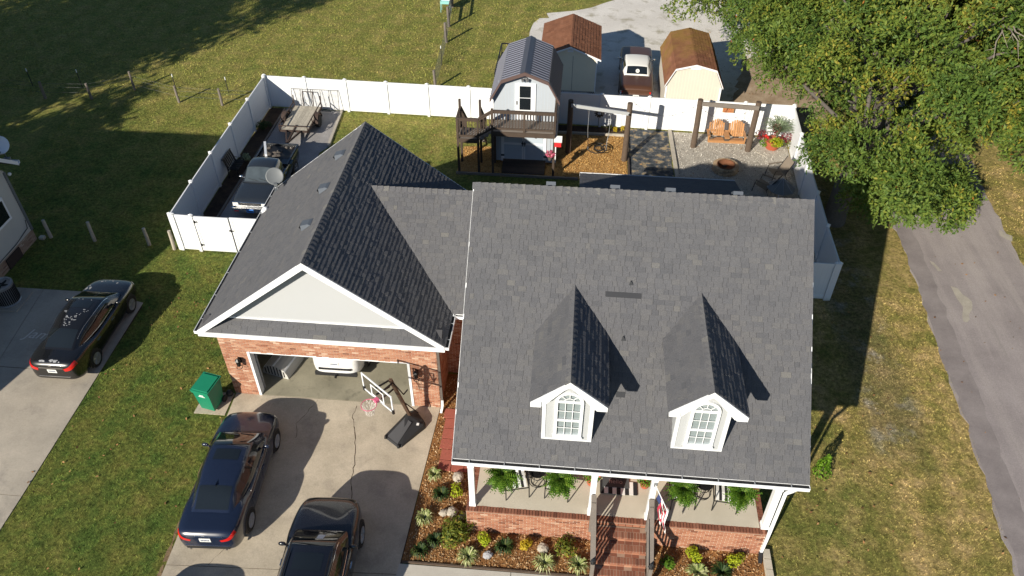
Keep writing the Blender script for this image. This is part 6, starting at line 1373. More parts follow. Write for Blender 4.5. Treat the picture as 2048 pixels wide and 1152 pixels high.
# ---- neighbour's house ----------------------------------------------------------------------------------------
NB = thing('neighbour_house', 'pale lap sided house with brick foundation at the left edge', 'house', (-30, 18, 0))
nx, n0, n1, nr_, nz = -22.08, 11.6, 24.16, 19.8, 7.35
b = MB(); b.box(-33, nx, n0, n1, 0, .52); T(NB, b, 'foundation', 'foundation')
b = MB(); b.prism([(n0, .52), (n1, .52), (n1, 3.35), (nr_, 7.05), (n0, 2.65)], 'x', -33, nx-.0); T(NB, b, 'wall', 'nb_siding')
NBI = []; brick_face((nx, n0, .03), VY, VZ, n1-n0, .47, NBI, [(10.55, 11.4, 0, .45)], seed=90, m='foundation_brick')
nr1, rs1 = biggest(NBI, 40); as_parts('brick', nr1, BRV, BRF, NB); merge_items('bricks', rs1, BRV, BRF, 'foundation_brick', NB)
b = MB()
for i in range(26):
    z0 = .54+i*.108; b.add([(nx+.022, n0+.02, z0), (nx+.022, n1-.02, z0), (nx+.006, n1-.02, z0+.108), (nx+.006, n0+.02, z0+.108)], [(0, 1, 2, 3)])
o = b.build('lap_siding', 'nb_siding', NB)
b = MB(); b.box(nx+.0, nx+.05, n1-.10, n1+.02, .52, 3.3); T(NB, b, 'corner_trim', 'dish_grey')
b = MB(); b.box(nx+.02, nx+.06, 22.15, 23.05, .02, .46); T(NB, b, 'crawl_opening', 'rust_metal')
b = MB(); b.prism([(n1+.46, 3.50), (nr_, nz), (n0-.5, 2.72), (n0-.5, 2.58), (nr_, nz-.14), (n1+.46, 3.36)], 'x', -33.4, -21.72); NR = T(NB, b, 'roof', 'nb_roof')
b = MB(); b.prism([(n1+.46, 3.52), (nr_, nz+.02), (nr_, nz-.16), (n1+.46, 3.34)], 'x', -21.72, -21.68); b.prism([(nr_, nz+.02), (n0-.5, 2.74), (n0-.5, 2.56), (nr_, nz-.16)], 'x', -21.72, -21.68); T(NB, b, 'rake_board', 'white_paint')
b = MB(); b.box(-33.4, -21.7, n1+.46, n1+.58, 3.38, 3.40); b.box(-33.4, -21.7, n1+.57, n1+.585, 3.38, 3.50); b.box(-33.4, -21.7, n1+.455, n1+.47, 3.38, 3.50); T(NB, b, 'gutter', 'white_paint')
b = MB(); b.box(nx+.02, nx+.06, 21.9, 23.42, 1.62, 2.62); nw = T(NB, b, 'window_frame', 'white_paint'); b = MB(); b.box(nx+.055, nx+.066, 22.0, 23.32, 1.72, 2.52); T(NB, b, 'window_pane', 'glass_dark', nw)
b = MB(); b.tube([(nx+.04, 23.9, .75), (nx+.04, 23.0, .62), (nx+.04, 21.0, .60), (nx+.04, 18.0, .62)], .012, 5); b.tube([(nx+.04, 23.9, .75), (nx+.04, 24.0, 1.1)], .012, 5); T(NB, b, 'cable', 'gutter_dark')
b = MB(); b.blob((nx+.16, n1+.05, 3.18), (.07, .07, .07), 8, 6); T(NB, b, 'security_lamp', 'white_paint'); b = MB(); b.box(-21.95, -21.75, n1-.05, n1+.12, 0, .12); T(NB, b, 'splash_block', 'concrete_porch')
def dish(label, loc, rz, tilt, r, m):
    t = thing('satellite_dish', label, 'satellite dish', loc, rz)
    b = MB(); prof = [(r*k/8, .16*r*(k/8)**2) for k in range(9)]; prof2 = [(p[0], p[1]-.012) for p in prof[::-1]]; b.lathe(prof[1:]+prof2[:-1], (0, 0, 0), 24)
    o = b.build('reflector', m, t, world=False, smooth=True, fix=True); o.location = (0, 0, .62); o.rotation_euler = (tilt, 0, 0)
    b = MB(); b.tube([(0, .05, 0), (0, .06, .35), (0, .04, .60)], .025, 8); b.build('mast', 'dish_grey', t, world=False)
    b = MB(); b.beam((0, 0, .38), (0, -.42, .52), .03, .03); b.box(-.06, .06, -.5, -.38, .48, .6); b.build('receiver_arm', 'dish_grey', t, world=False); b = MB(); b.box(-.12, .12, -.08, .12, -.06, .03); b.build('foot', 'dish_grey', t, world=False); return t
dish('grey satellite dish on the garage gutter above the pickup', (-11.12, 24.1, 3.18), R(20), R(50), .33, 'dish_grey'); dish('grey satellite dish on the roof edge of the neighbouring house', (-21.95, 24.45, 3.70), R(18), R(50), .36, 'white_vinyl')
b = MB(); b.blob((-11.15, 22.75, 3.28), (.10, .09, .07), 8, 5); b.box(-11.3, -11.1, 22.7, 22.8, 3.1, 3.22); tag(b.build('security_camera', 'white_vinyl', None, smooth=False), 'small white camera on the garage gutter near the dish', 'camera')
AC = thing('air_conditioner', 'round grey air conditioner unit by the neighbouring house', 'air conditioner', (-21.0, 20.35, .02))
b = MB(); b.lathe([(.42, 0), (.42, .06), (.40, .08), (.40, .80), (.42, .82), (.42, .88), (.34, .90), (.32, .84), (.0, .80)], (0, 0, 0), 24); b.build('casing', 'metal_grey', AC, world=False, fix=True)
b = MB()
for k in range(36): a = k*math.pi/18; b.obox((.412*math.cos(a), .412*math.sin(a), .44), (.006*math.cos(a), .006*math.sin(a), 0), (-.022*math.sin(a), .022*math.cos(a), 0), (0, 0, .33))
o = b.build('louvre', 'gutter_dark', AC, world=False); o['kind'] = 'stuff'; b = MB()
for k in range(5): a = k*1.257; b.obox((.16*math.cos(a), .16*math.sin(a), .83), (.13*math.cos(a), .13*math.sin(a), 0), (-.05*math.sin(a), .05*math.cos(a), .01), (0, 0, .003))
b.build('fan_blade', 'black', AC, world=False)
b = MB(); b.box(-21.6, -20.4, 19.8, 20.9, .0, .055); T(AC, b, 'pad', 'concrete_old')
# ---- things on the drive -----------------------------------------------------------------------------------------
GBn = thing('wheelie_bin', 'green wheeled rubbish bin on the small pad beside the garage corner', 'bin', (-11.38, 16.12, .03), R(-12))
b = MB(); pr = [(.25, .05), (.30, .95)]
b.add([(-.25, -.28, .06), (.25, -.28, .06), (.25, .25, .10), (-.25, .25, .10), (-.30, -.36, .98), (.30, -.36, .98), (.30, .36, 1.0), (-.30, .36, 1.0)], [(3, 2, 1, 0), (4, 5, 6, 7), (0, 1, 5, 4), (1, 2, 6, 5), (2, 3, 7, 6), (3, 0, 4, 7)]); b.build('tub', 'green_bin', GBn, world=False)
b = MB(); b.obox((0, 0, 1.04), (.325, 0, 0), (0, .40, .02), (0, -.001, .025)); b.obox((0, -.02, 1.08), (.28, 0, 0), (0, .33, .016), (0, 0, .02)); b.build('lid', 'green_bin', GBn, world=False); b = MB(); b.box(-.31, .31, -.39, -.34, .93, .99); b.build('rim', 'green_bin', GBn, world=False)
for x in (-.29, .29): b = MB(); b.lathe([(.05, -.03), (.12, -.03), (.12, .03), (.05, .03)], (x, .26, .12), 16, 'x'); b.build('wheel', 'rubber', GBn, world=False, fix=True)
b = MB(); b.tube([(-.28, .42, .98), (.28, .42, .98)], .018, 6); b.build('handle', 'green_bin', GBn, world=False)
b = MB()
for i, (w, z) in enumerate([(.16, .80), (.24, .75)]): 
    yf = -.28-.08*(z-.06)/.92-.004; b.box(-w/2, w/2, yf-.003, yf, z-.012, z+.012)
for k in range(4): b.box(-.06+k*.035, -.06+k*.035+.022, -.352, -.346, .80, .84)
b.build('printed_mark', 'fabric_white', GBn, world=False)
b = MB(); b.blob((-10.98, 16.58, .12), (.13, .12, .12), 8, 6); tag(b.build('drain_cover', 'black_plastic'), 'black round drain fitting at the garage corner by the bin', 'drain')
BH = thing('basketball_hoop', 'portable basketball hoop with clear backboard and black base', 'basketball hoop', (-4.85, 15.7, .02))
P0 = Vector((-5.32, 14.985, 0)); U_ = Vector((.784, -.62, 0)); N_ = Vector((-.62, -.784, 0)); br = Vector((.45, .56, 0)).normalized()
base_ = [(-5.46, 15.38), (-5.36, 15.24), (-4.96, 14.95), (-4.82, 14.96), (-4.20, 15.78), (-4.24, 15.98), (-4.60, 16.38), (-4.84, 16.24)]
b = MB(); cx_, cy_ = -4.83, 15.65
hts = [.07, .07, .07, .07, .20, .22, .26, .28]
b.add([(x, y, .02) for x, y in base_]+[(cx_+(x-cx_)*.93, cy_+(y-cy_)*.93, h) for (x, y), h in zip(base_, hts)]+[(-4.75, 15.95, .42)], [(i, (i+1) % 8, 8+(i+1) % 8, 8+i) for i in range(8)]+[(8+i, 8+(i+1) % 8, 16) for i in range(8)]); T(BH, b, 'base', 'black_plastic')
b = MB(); sh_ = [(-5.34, 15.30, .10), (-4.96, 15.02, .10), (-4.62, 15.72, .35), (-4.86, 15.88, .37)]; b.add(sh_+[(-4.9, 15.3, .19)], [(0, 1, 4), (1, 2, 4), (2, 3, 4), (3, 0, 4)]); T(BH, b, 'base_shroud', 'metal_grey_dark') if 'metal_grey_dark' in M else T(BH, b, 'base_shroud', 'shroud')
b = MB(); b.box(-4.46, -4.38, 15.66, 15.75, .30, .31); T(BH, b, 'sticker', 'fabric_white')
for x, y in ((-5.40, 15.28), (-4.92, 14.95)): b = MB(); b.lathe([(.06, -.03), (.06, .03)], (x, y, .07), 12, 'x'); T(BH, b, 'roller', 'rubber')
pole0, pole1 = Vector((-4.72, 16.02, .28)), Vector((-5.0, 15.38, 2.72)); b = MB(); b.beam(pole0, pole1, .09, .09, (0, 1, 0)); T(BH, b, 'pole', 'pole_brown'); 
b = MB(); b.beam((-4.50, 16.18, .30), pole0.lerp(pole1, .45), .035, .035); T(BH, b, 'brace', 'black_metal')
cb_ = P0+VZ*2.55
b = MB()
for zz in (2.35, 2.62): b.beam(pole1-VZ*(2.72-zz)+U_*.08, cb_+VZ*(zz-2.55)+U_*.12-N_*.03, .035, .05); b.beam(pole1-VZ*(2.72-zz)-U_*.08, cb_+VZ*(zz-2.55)-U_*.12-N_*.03, .035, .05)
b.beam(pole1+VZ*0, pole1-VZ*.8-N_*.30+U_*.15, .03, .03); b.beam(pole1-VZ*.8-N_*.30+U_*.15, pole1-VZ*.62-N_*.42+U_*.22, .03, .03); T(BH, b, 'lift_arm', 'black_metal')
def bquad(c, hu, hz, th, wd, nm, m):
    b = MB()
    for s_ in (1, -1): b.obox(c+U_*s_*(hu-wd/2), U_*wd/2, N_*th, VZ*hz); b.obox(c+VZ*s_*(hz-wd/2), U_*(hu-wd), N_*th*.98, VZ*wd/2)
    return T(BH, b, nm, m)
bquad(cb_, .70, .36, .014, .05, 'backboard_frame', 'white_paint')
b = MB(); b.obox(cb_, U_*.65, N_*.006, VZ*.31); bb = T(BH, b, 'backboard', 'acrylic'); bquad(cb_-VZ*.06+N_*.010, .30, .22, .004, .045, 'target_square', 'white_paint')
b = MB()
for s_ in (1, -1): b.obox(cb_+U_*s_*.675-VZ*.31, U_*.035, N_*.03, VZ*.09)
T(BH, b, 'corner_pad', 'black_plastic'); b = MB(); b.obox(cb_-VZ*.37, U_*.5, N_*.02, VZ*.012); T(BH, b, 'board_edge', 'metal_grey')
rc = P0+N_*.36+VZ*2.30; b = MB(); b.tube([rc+Vector((.228*math.cos(t), .228*math.sin(t), 0)) for t in np.linspace(0, 2*math.pi, 29)], .012, 6); T(BH, b, 'rim', 'pink_metal'); b = MB(); b.obox(P0+N_*.08+VZ*2.28, U_*.07, N_*.07, VZ*.05); T(BH, b, 'rim_bracket', 'pink_metal')
b = MB(); n = 12
for k in range(n):
    for dk in (1, -1):
        pts = []
        for j in range(6): t = 2*math.pi*(k+dk*.5*j*.5)/n; rr_ = .225-.02*j-.004*j*(5-j); pts.append(rc+Vector((rr_*math.cos(t), rr_*math.sin(t), -.075*j)))
        b.tube(pts, .005, 4, cap=False)
T(BH, b, 'net', 'net')
for x in (-10.29, -4.52):   # wall lanterns
    t = thing('wall_lantern', 'black wall lantern on the brick left of the garage door' if x < -8 else 'black wall lantern on the brick right of the garage door', 'lantern', (x, 16.68, 1.70))
    b = MB(); b.box(-.05, .05, -.03, 0, -.12, .12); b.tube([(0, -.02, .05), (0, -.12, .12), (0, -.14, .10)], .012, 6); b.build('bracket', 'black_metal', t, world=False); b = MB(); b.lathe([(.03, -.16), (.07, -.10), (.085, .10), (.10, .11), (.03, .19), (.0, .20)], (0, -.15, 0), 6); b.build('lantern_body', 'black_metal', t, world=False, fix=True)
    b = MB(); b.tube([(.09*math.cos(a), -.15+.09*math.sin(a), -.2) for a in np.linspace(0, 6.28, 13)], .01, 5); b.build('ring', 'black_metal', t, world=False)
b = MB(); pr = [(.50*math.cos(R(a)), .45*math.sin(R(a))) for a in range(0, 181, 15)]   # ribbed tub just inside the garage
tb = thing('garage_tub', 'grey ribbed tub lying inside the garage by the left jamb', 'tub', (-9.72, 17.55, .03), R(-14))
b.prism([(p[0], p[1]+.05) for p in pr]+[(-.50, 0), (.50, 0)], 'y', 0, 1.7); b.build('body', 'nb_siding', tb, world=False)
for k in range(7): b = MB(); x = -.36+k*.12; b.box(x-.02, x+.02, -.012, -.001, .06, .06+.40*math.sqrt(max(0, 1-(x/.46)**2))); b.build('vent_slot', 'gutter_dark', tb, world=False)
for a in (40, 90, 140): b = MB(); b.obox((.5*math.cos(R(a))*1.0, .85, .05+.45*math.sin(R(a))), (.012*math.cos(R(a)), 0, .012*math.sin(R(a))), (0, .85, 0), (-.03*math.sin(R(a)), 0, .03*math.cos(R(a)))); b.build('rib', 'white_vinyl', tb, world=False)
# ---- porch furniture ----------------------------------------------------------------------------------------------
FZ = PZ+.035
def cushion_strip(root, P, nm, n=7, w=.50):
    """striped sling: alternating black and white bands along a bent profile"""
    for k in range(n):
        x0, x1 = -w/2+k*w/n, -w/2+(k+1)*w/n; b = MB(); b.grid([[(x0, p[0], p[1]) for p in P], [(x1, p[0], p[1]) for p in P]]); b.grid([[(x1, p[0]+.015, p[1]-.03) for p in P], [(x0, p[0]+.015, p[1]-.03) for p in P]])
        b.build('cushion_stripe', 'fabric_white' if k % 2 == 0 else 'fabric_black', root, world=False)
def porch_chair(label, x, y, rz):
    t = thing('porch_chair', label, 'porch chair', (x, y, FZ), rz, 'striped porch chairs'); t.scale = (1.1, 1.1, 1.1)
    cushion_strip(t, [(-.30, .40), (-.05, .42), (.20, .38), (.26, .44), (.34, .70), (.42, .98), (.45, 1.05)], 'cushion')
    for sx in (-.30, .30): b = MB(); b.tube([(sx, -.36, 0), (sx, -.32, .38), (sx, -.28, .58), (sx, .30, .60)], .016, 6); b.tube([(sx, .42, 0), (sx, .22, .36), (sx, .46, 1.06)], .016, 6); b.tube([(sx, -.32, .36), (sx, .22, .34)], .016, 6); b.build('frame', 'black_metal', t, world=False)
    b = MB(); b.tube([(-.3, .46, 1.06), (.3, .46, 1.06)], .016, 6); b.build('cross_bar', 'black_metal', t, world=False); b = MB(); b.tube([(-.3, -.32, .37), (.3, -.32, .37)], .016, 6); b.build('cross_bar', 'black_metal', t, world=False)
    for k in range(4): b = MB(); a0 = k; b.tube([(-.3, .25+.06*k, .45+.15*k), (.3, .25+.06*k, .45+.15*k)], .01, 5); b.build('back_bar', 'black_metal', t, world=False)
porch_chair('striped porch chair behind the first hanging fern from the garage side', -1.06, 13.12, R(14)); porch_chair('striped porch chair behind the second hanging fern', .16, 13.18, R(-6)); porch_chair('striped porch chair behind the third hanging fern past the steps', 3.62, 13.20, R(4)); porch_chair('striped porch chair behind the last fern at the downspout end', 4.82, 13.22, R(-5))
def side_table(label, x, y):
    t = thing('side_table', label, 'side table', (x, y, FZ), 0, 'round black porch tables'); b = MB(); b.lathe([(.24, .50), (.25, .52), (.25, .54), (.0, .545)], (0, 0, 0), 20); b.build('top', 'black_metal', t, world=False, fix=True)
    for rr_, z in ((.22, .02), (.16, .28)): b = MB(); b.tube([(rr_*math.cos(a), rr_*math.sin(a), z) for a in np.linspace(0, 6.283, 19)], .012, 5); b.build('ring', 'black_metal', t, world=False)
    for k in range(3): a = k*2.1; b = MB(); b.tube([(.22*math.cos(a), .22*math.sin(a), .02), (.13*math.cos(a), .13*math.sin(a), .28), (.22*math.cos(a), .22*math.sin(a), .5)], .01, 5); b.build('leg', 'black_metal', t, world=False)
side_table('round black table between the two chairs on the garage side of the porch', -.46, 13.36); side_table('round black table between the two chairs on the downspout side of the porch', 4.23, 13.38)
DM = thing('striped_rug', 'black and white striped rug before the front door', 'rug', (1.88, 13.34, FZ))
for k in range(9): x = -.53+k*.118; b = MB(); b.box(x, x+.117, -.20+.01*math.sin(k), .24, .0, .008); b.build('stripe', 'fabric_black' if k % 2 == 0 else 'fabric_white', DM, world=False)
b = MB(); b.box(-.42, .34, -.02, .36, .009, .022); mt_ = b.build('door_mat', 'mat_grey', None); tag(mt_, 'dark grey doormat with lettering lying on the striped rug', 'doormat'); mt_.location = (1.84, 13.38, FZ)
text_mesh('mat_lettering', 'hello', .20, (1.80, 13.55, FZ+.024), Euler((0, 0, 0)), 'metal_grey', mt_)
FL = thing('flag', 'furled stars and stripes flag on a pole from the porch post', 'flag', (2.72, 12.38, 2.55))
p0_, p1_ = Vector((2.68, 12.38, 2.72)), Vector((2.98, 11.72, 2.55)); b = MB(); b.tube([p0_, p1_], .013, 6); T(FL, b, 'pole', 'white_paint'); b = MB(); b.box(2.64, 2.72, 12.36, 12.40, 2.66, 2.80); T(FL, b, 'bracket', 'metal_grey')
for i, (m_, a0, a1) in enumerate([('flag_blue', .18, .42)]+[('flag_red' if k % 2 == 0 else 'fabric_white', .40+k*.07, .50+k*.07) for k in range(8)]):
    b = MB(); tops = [p0_.lerp(p1_, a0), p0_.lerp(p1_, a1)]; g = []
    for q_ in tops: g.append([q_+Vector((.035*math.sin(i+j*1.1)+.03*j/6, .05*math.cos(i*1.7+j)-.02*j, -(.95 if m_ != 'flag_blue' else .42)*j/6*(.8+.2*math.sin(i)))) for j in range(7)])
    b.grid(g); b.build('fold', m_, FL, smooth=True)
# ================================================================ PLANTS
def cam_px(P):
    """where world points land in the 2048x1152 photograph, to check a crown's outline"""
    m = cam.matrix_world.inverted(); M3 = np.array(m.to_3x3()); d = np.asarray(P)@M3.T+np.array(m.translation)
    return np.stack([1024+1574.843*d[:, 0]/-d[:, 2], 576-1574.843*d[:, 1]/-d[:, 2]], 1)
def sprays(name, C, rad, per, leaf, tint_lo, tint_hi, droop=.35, flat=.75, voids=None):
    """leafy twigs on the outside of clumps: C (n,3) clump centres, rad (n,)"""
    V, F_, Tn = [], [], []
    n = len(C); k = np.repeat(np.arange(n), np.maximum(6, (per*rad**2).astype(int))); m = len(k)
    d = RNG.normal(size=(m, 3)); d /= np.linalg.norm(d, axis=1)[:, None]; d[:, 2] = np.where(d[:, 2] < -.55, -d[:, 2], d[:, 2])
    P = C[k]+d*np.array([1, 1, flat])*(rad[k]*RNG.uniform(.72, 1.05, m))[:, None]
    if voids is not None:
        kp = np.ones(m, bool)
        for vc, vr in voids: q = (P-vc)*np.array([1, 1, .8]); kp &= (q*q).sum(1) > (vr*RNG.uniform(.75, 1.15, m))**2
        P, d, k = P[kp], d[kp], k[kp]; m = len(P)
    t = d+RNG.normal(size=(m, 3))*.5; t[:, 2] -= droop; t /= np.linalg.norm(t, axis=1)[:, None]
    J = 7; L = leaf*3.6
    s = np.linspace(0, 1, J); pos = P[:, None]+t[:, None]*(s*L)[None, :, None]; pos[..., 2] -= (s**2*L*.35)[None]
    side = RNG.normal(size=(m, J, 3)); tt = t[:, None]*.55+side*.62; tt /= np.linalg.norm(tt, axis=2)[..., None]
    nn = RNG.normal(size=(m, J, 3))*.55+np.array([0, 0, .8])+d[:, None]*.5; b = np.cross(nn, tt); b /= np.linalg.norm(b, axis=2)[..., None]+1e-9
    ln = (leaf*RNG.uniform(.7, 1.3, (m, J)))[..., None]; c = pos+tt*ln*.7
    V = np.stack([c-tt*ln, c+b*ln*.42, c+tt*ln, c-b*ln*.42], 2).reshape(-1, 3); N = m*J
    base = np.clip(RNG.normal((tint_lo+tint_hi)/2, .13, n), tint_lo, tint_hi)[k]
    tint = np.clip(base[:, None]+RNG.normal(0, .13, (m, J)), 0, .95); tint[RNG.random((m, J)) < .0015] = 1.0
    return np_mesh(name, V, np.arange(4*N).reshape(N, 4), tint.ravel())
def limb(b, p0, p1, r0, r1, n=6, wob=.25, rr=random):
    p0, p1 = Vector(p0), Vector(p1); L = (p1-p0).length; pts = []
    for i in range(n+1):
        t = i/n; w = wob*math.sin(math.pi*t); pts.append(p0.lerp(p1, t)+Vector((rr.uniform(-w, w), rr.uniform(-w, w), rr.uniform(-w, w)*.5+.10*L*math.sin(math.pi*t)*.6)))
    b.tube(pts, [r0+(r1-r0)*i/n for i in range(n+1)], 9)
    return pts
def pick(center, radii, nwant, rlo, rhi, outline, zmin, seed, gap=.66, inner=.42):
    """clump centres inside an ellipsoid that keep to an outline"""
    rg = np.random.default_rng(seed); out = []; rr = []
    for _ in range(60000):
        q = rg.normal(size=3); q /= np.linalg.norm(q); q *= rg.uniform(inner, 1)**.5; c = np.array(center)+q*np.array(radii)
        if c[2] < zmin: continue
        r = rg.uniform(rlo, rhi)
        if out and np.min(np.linalg.norm(np.array(out)-c, axis=1)) < gap*r: continue
        if outline is not None:
            ring = np.array([c+np.array([math.cos(a), 0, math.sin(a)*.8])*r*.86 for a in np.linspace(0, 6.28, 9)])
            if not inside(cam_px(ring), outline).all(): continue
        out.append(c); rr.append(r)
        if len(out) >= nwant: break
    return np.array(out), np.array(rr)
OUT = [(1345, -900), (1338, 18), (1385, 45), (1400, 70), (1428, 95), (1430, 140), (1500, 165), (1560, 185), (1590, 205), (1640, 250), (1600, 275), (1604, 318), (1628, 352), (1672, 372), (1690, 405), (1740, 432), (1800, 446), (1835, 478), (1885, 478), (1925, 448), (1966, 425), (1980, 380), (1962, 340), (1985, 280), (2600, 240), (2600, -900)]
def big_tree(name, label, trunk, crown, radii, n, rlo, rhi, outline, zmin, seed, leaf=.085, per=115, rtrunk=.5, limbs=9, nvoid=0, extra=None):
    t = thing(name, label, 'tree', (*trunk[0][:2], 0), 0, 'tall trees around the houses'); rr = random.Random(seed)
    C, r_ = pick(crown, radii, n, rlo, rhi, outline, zmin, seed)
    if extra is not None: C = np.concatenate([C, extra[0]]); r_ = np.concatenate([r_, extra[1]])
    b = MB(); pts = [Vector(p) for p in trunk]; k = len(pts); b.tube([pts[0]-VZ*.2]+pts, [rtrunk*1.35]+[rtrunk*(1-.5*i/(k-1)) for i in range(k)], 16); b.build('trunk', 'bark', t, smooth=True)
    b = MB(); order = sorted(range(len(C)), key=lambda i: rr.random())
    for i in order[:limbs*3]: limb(b, pts[-1] if rr.random() < .6 else pts[-2], C[i], rtrunk*.22, .025, rr=rr)
    o = b.build('limbs', 'bark', t, smooth=True); o['kind'] = 'stuff'
    
    rg = np.random.default_rng(seed+77); vd = []
    for _ in range(nvoid):
        q = rg.normal(size=3); q[1] = -abs(q[1])*1.0; q[2] = abs(q[2])*.8+.1; q /= np.linalg.norm(q); vd.append((np.array(crown)+q*np.array(radii)*rg.uniform(.80, 1.0), rg.uniform(.6, 1.55)))
    me = sprays('crown', C, r_, per, leaf, .22, .84, voids=vd); o = link('crown', me, 'leaf_tree', t)
    return t, C, r_
XC, XR = pick((17.6, 29.6, 8.0), (3.0, 3.0, 2.2), 26, .8, 1.3, None, 5.0, 31, gap=.6, inner=.0)
TA, CA, RA = big_tree('shade_tree', 'broad green shade tree overhanging the white fence and road', [(11.35, 28.55, 0), (11.40, 28.75, 1.6), (11.75, 29.2, 3.2), (12.6, 30.0, 5.0)], (15.0, 29.8, 5.9), (8.9, 9.6, 4.9), 240, .7, 1.45, OUT, 1.7, 5, leaf=.074, per=215, rtrunk=.48, nvoid=60, extra=(XC, XR))
TC, CC, RC_ = big_tree('shade_tree', 'green tree behind the mossy shed at the top of the lane', [(12.6, 43.0, 0), (12.7, 43.0, 2.2), (12.9, 42.6, 4.5)], (12.5, 42.0, 6.0), (8.8, 7.0, 4.2), 150, .9, 1.6, OUT, 2.4, 6, leaf=.085, per=150, rtrunk=.40, nvoid=30)
OUT2 = [(1900, -900), (1900, 200), (1972, 300), (1980, 395), (2030, 425), (2100, 440), (2900, 420), (2900, -900)]
TB, CB, RB_ = big_tree('shade_tree', 'green tree across the road at the right edge', [(22.0, 30.5, 0), (22.0, 30.6, 2.2), (22.0, 31.0, 4.5)], (21.5, 31.0, 6.8), (6.0, 6.5, 4.5), 130, .8, 1.5, OUT2, 2.2, 8, leaf=.080, per=180, rtrunk=.35, nvoid=14)
# bare grey branches standing in the crowns
rr = random.Random(4)
for root, at, n in ((TA, (10.3, 30.6, 8.2), 9), (TA, (9.2, 31.2, 7.6), 7), (TA, (14.6, 27.4, 9.4), 4)):
    for k in range(n):
        a = rr.uniform(0, 6.28); e = Vector(at)+Vector((math.cos(a)*rr.uniform(.6, 1.7), -abs(math.sin(a))*1.3, rr.uniform(-.9, .3))); b = MB(); p = limb(b, Vector(at)+Vector((.3, 1.2, -.6)), e, .035, .010, 5, .14, rr)
        for j in range(3): q = p[2+j]; b.tube([q, q+Vector((rr.uniform(-.4, .4), -rr.uniform(.1, .5), rr.uniform(-.5, .1)))], [.012, .004], 5)
        b.build('bare_branch', 'twig', root)
# trees outside the picture on the left: their shadows lie across the field
W6 = ['broad unseen tree at the far end beyond the left edge', 'dense unseen tree in the middle beyond the left edge', 'small unseen tree at the front beyond the left edge', 'largest unseen tree beyond the left edge', 'unseen tree nearest the house beyond the left edge', 'tall narrow unseen tree beyond the left edge', 'low unseen tree behind the house beyond the left edge', 'farthest unseen tree beyond the left edge', 'thin crowned unseen tree beyond the left edge']
for i, (x, y, h, rx, n) in enumerate([(-44.5, 21.5, 14.5, 4.6, 26), (-38.2, 25.0, 13.5, 4.2, 24), (-34.2, 29.5, 15.0, 3.6, 22), (-34.5, 22.0, 10.5, 3.0, 16), (-47.5, 28.0, 14.0, 4.2, 20), (-36.5, 34.0, 11.5, 3.4, 15), (-41.0, 33.5, 15.0, 4.8, 30), (-41.5, 27.5, 13.0, 4.6, 28), (-49.5, 22.0, 13.5, 4.0, 22)]):
    big_tree('shade_tree', W6[i]+' casting shade over the field', [(x, y, 0), (x+.2, y, h*.28), (x, y+.3, h*.5)], (x, y, h*.66), (rx, rx, h*.30), n, .8, 1.6, None, h*.25, 20+i, leaf=.19, per=44, rtrunk=.3, limbs=5)
# ---- bedding plants --------------------------------------------------------------------------------
def tuft(name, label, x, y, r, m, n=90, h=.30, grp=None, z=.02, w=.016):
    t = thing(name, label, 'plant', (x, y, z), random.uniform(0, 6), grp); V = []; F_ = []; tn = []
    for i in range(n):
        a = random.uniform(0, 6.283); L = r*random.uniform(.6, 1.15); hh = h*random.uniform(.6, 1.1); pts = []
        for s in (0, .35, .7, 1.0): d = L*s; pts.append((d*math.cos(a), d*math.sin(a), hh*(1-(2*s-1.15)**2*.75)*(.25+s if s < .5 else 1)*(1.1-.45*s)))
        px, py = -math.sin(a)*w, math.cos(a)*w; o = len(V)
        for k, p in enumerate(pts): f = (1, 1, .8, .12)[k]; V += [(p[0]-px*f, p[1]-py*f, max(p[2], .0)), (p[0]+px*f, p[1]+py*f, max(p[2], .0))]
        F_ += [(o+2*k, o+2*k+1, o+2*k+3, o+2*k+2) for k in range(3)]; tn += [min(1, max(0, random.gauss(.5, .28)))]*3
    link('blades', np_mesh('blades', np.array(V), np.array(F_), tn), m, t, world=False)
    return t
def shrub(name, label, x, y, r, h, m, n=420, leaf=.035, grp=None, z=.02, lumps=7, stems='wood_post', aspect=.5):
    t = thing(name, label, 'shrub', (x, y, z), 0, grp); b = MB()
    for k in range(6): a = k*1.05; b.tube([(0, 0, 0), (r*.3*math.cos(a), r*.3*math.sin(a), h*.4), (r*.7*math.cos(a), r*.7*math.sin(a), h*.75)], [.014, .01, .004], 5)
    b.build('stem', stems, t, world=False)
    P = []; 
    for k in range(lumps):
        a = RNG.uniform(0, 6.283); q = r*RNG.uniform(.1, .62); c = np.array([q*math.cos(a), q*math.sin(a), h*RNG.uniform(.42, .72)]); rad = r*RNG.uniform(.38, .55)
        d = RNG.normal(size=(n//lumps, 3)); d /= np.linalg.norm(d, axis=1)[:, None]; P.append(c+d*rad*np.array([1, 1, h/r*.62])*RNG.uniform(.75, 1.08, (len(d), 1)))
    P = np.concatenate(P); P[:, 2] = np.clip(P[:, 2], .02, None); c0 = np.array([0, 0, h*.35]); nr = P-c0; nr /= np.linalg.norm(nr, axis=1)[:, None]; nr[:, 2] += .35
    link('foliage', leaves('foliage', P, leaf, np.clip(RNG.normal(.5, .22, len(P)), 0, 1), aspect, .4, nr), m, t, world=False); return t
GT_ = 'pale variegated grass tufts in the mulch bed'
for (x, y, r), lab in zip([(-3.61, 14.0, .26), (-3.66, 12.5, .30), (-2.23, 11.40, .32), (-.09, 11.40, .34), (.84, 11.42, .32)], ['pale variegated grass tuft nearest the red pavers', 'pale variegated grass tuft along the drive beside the big mixed shrub', 'pale variegated grass tuft between the big shrub and the grey rock', 'pale variegated grass tuft below the tan rock', 'pale variegated grass tuft beside the stair rail']):
    tuft('grass_tuft', lab, x, y, r, 'leaf_pale', 110, .27, GT_)
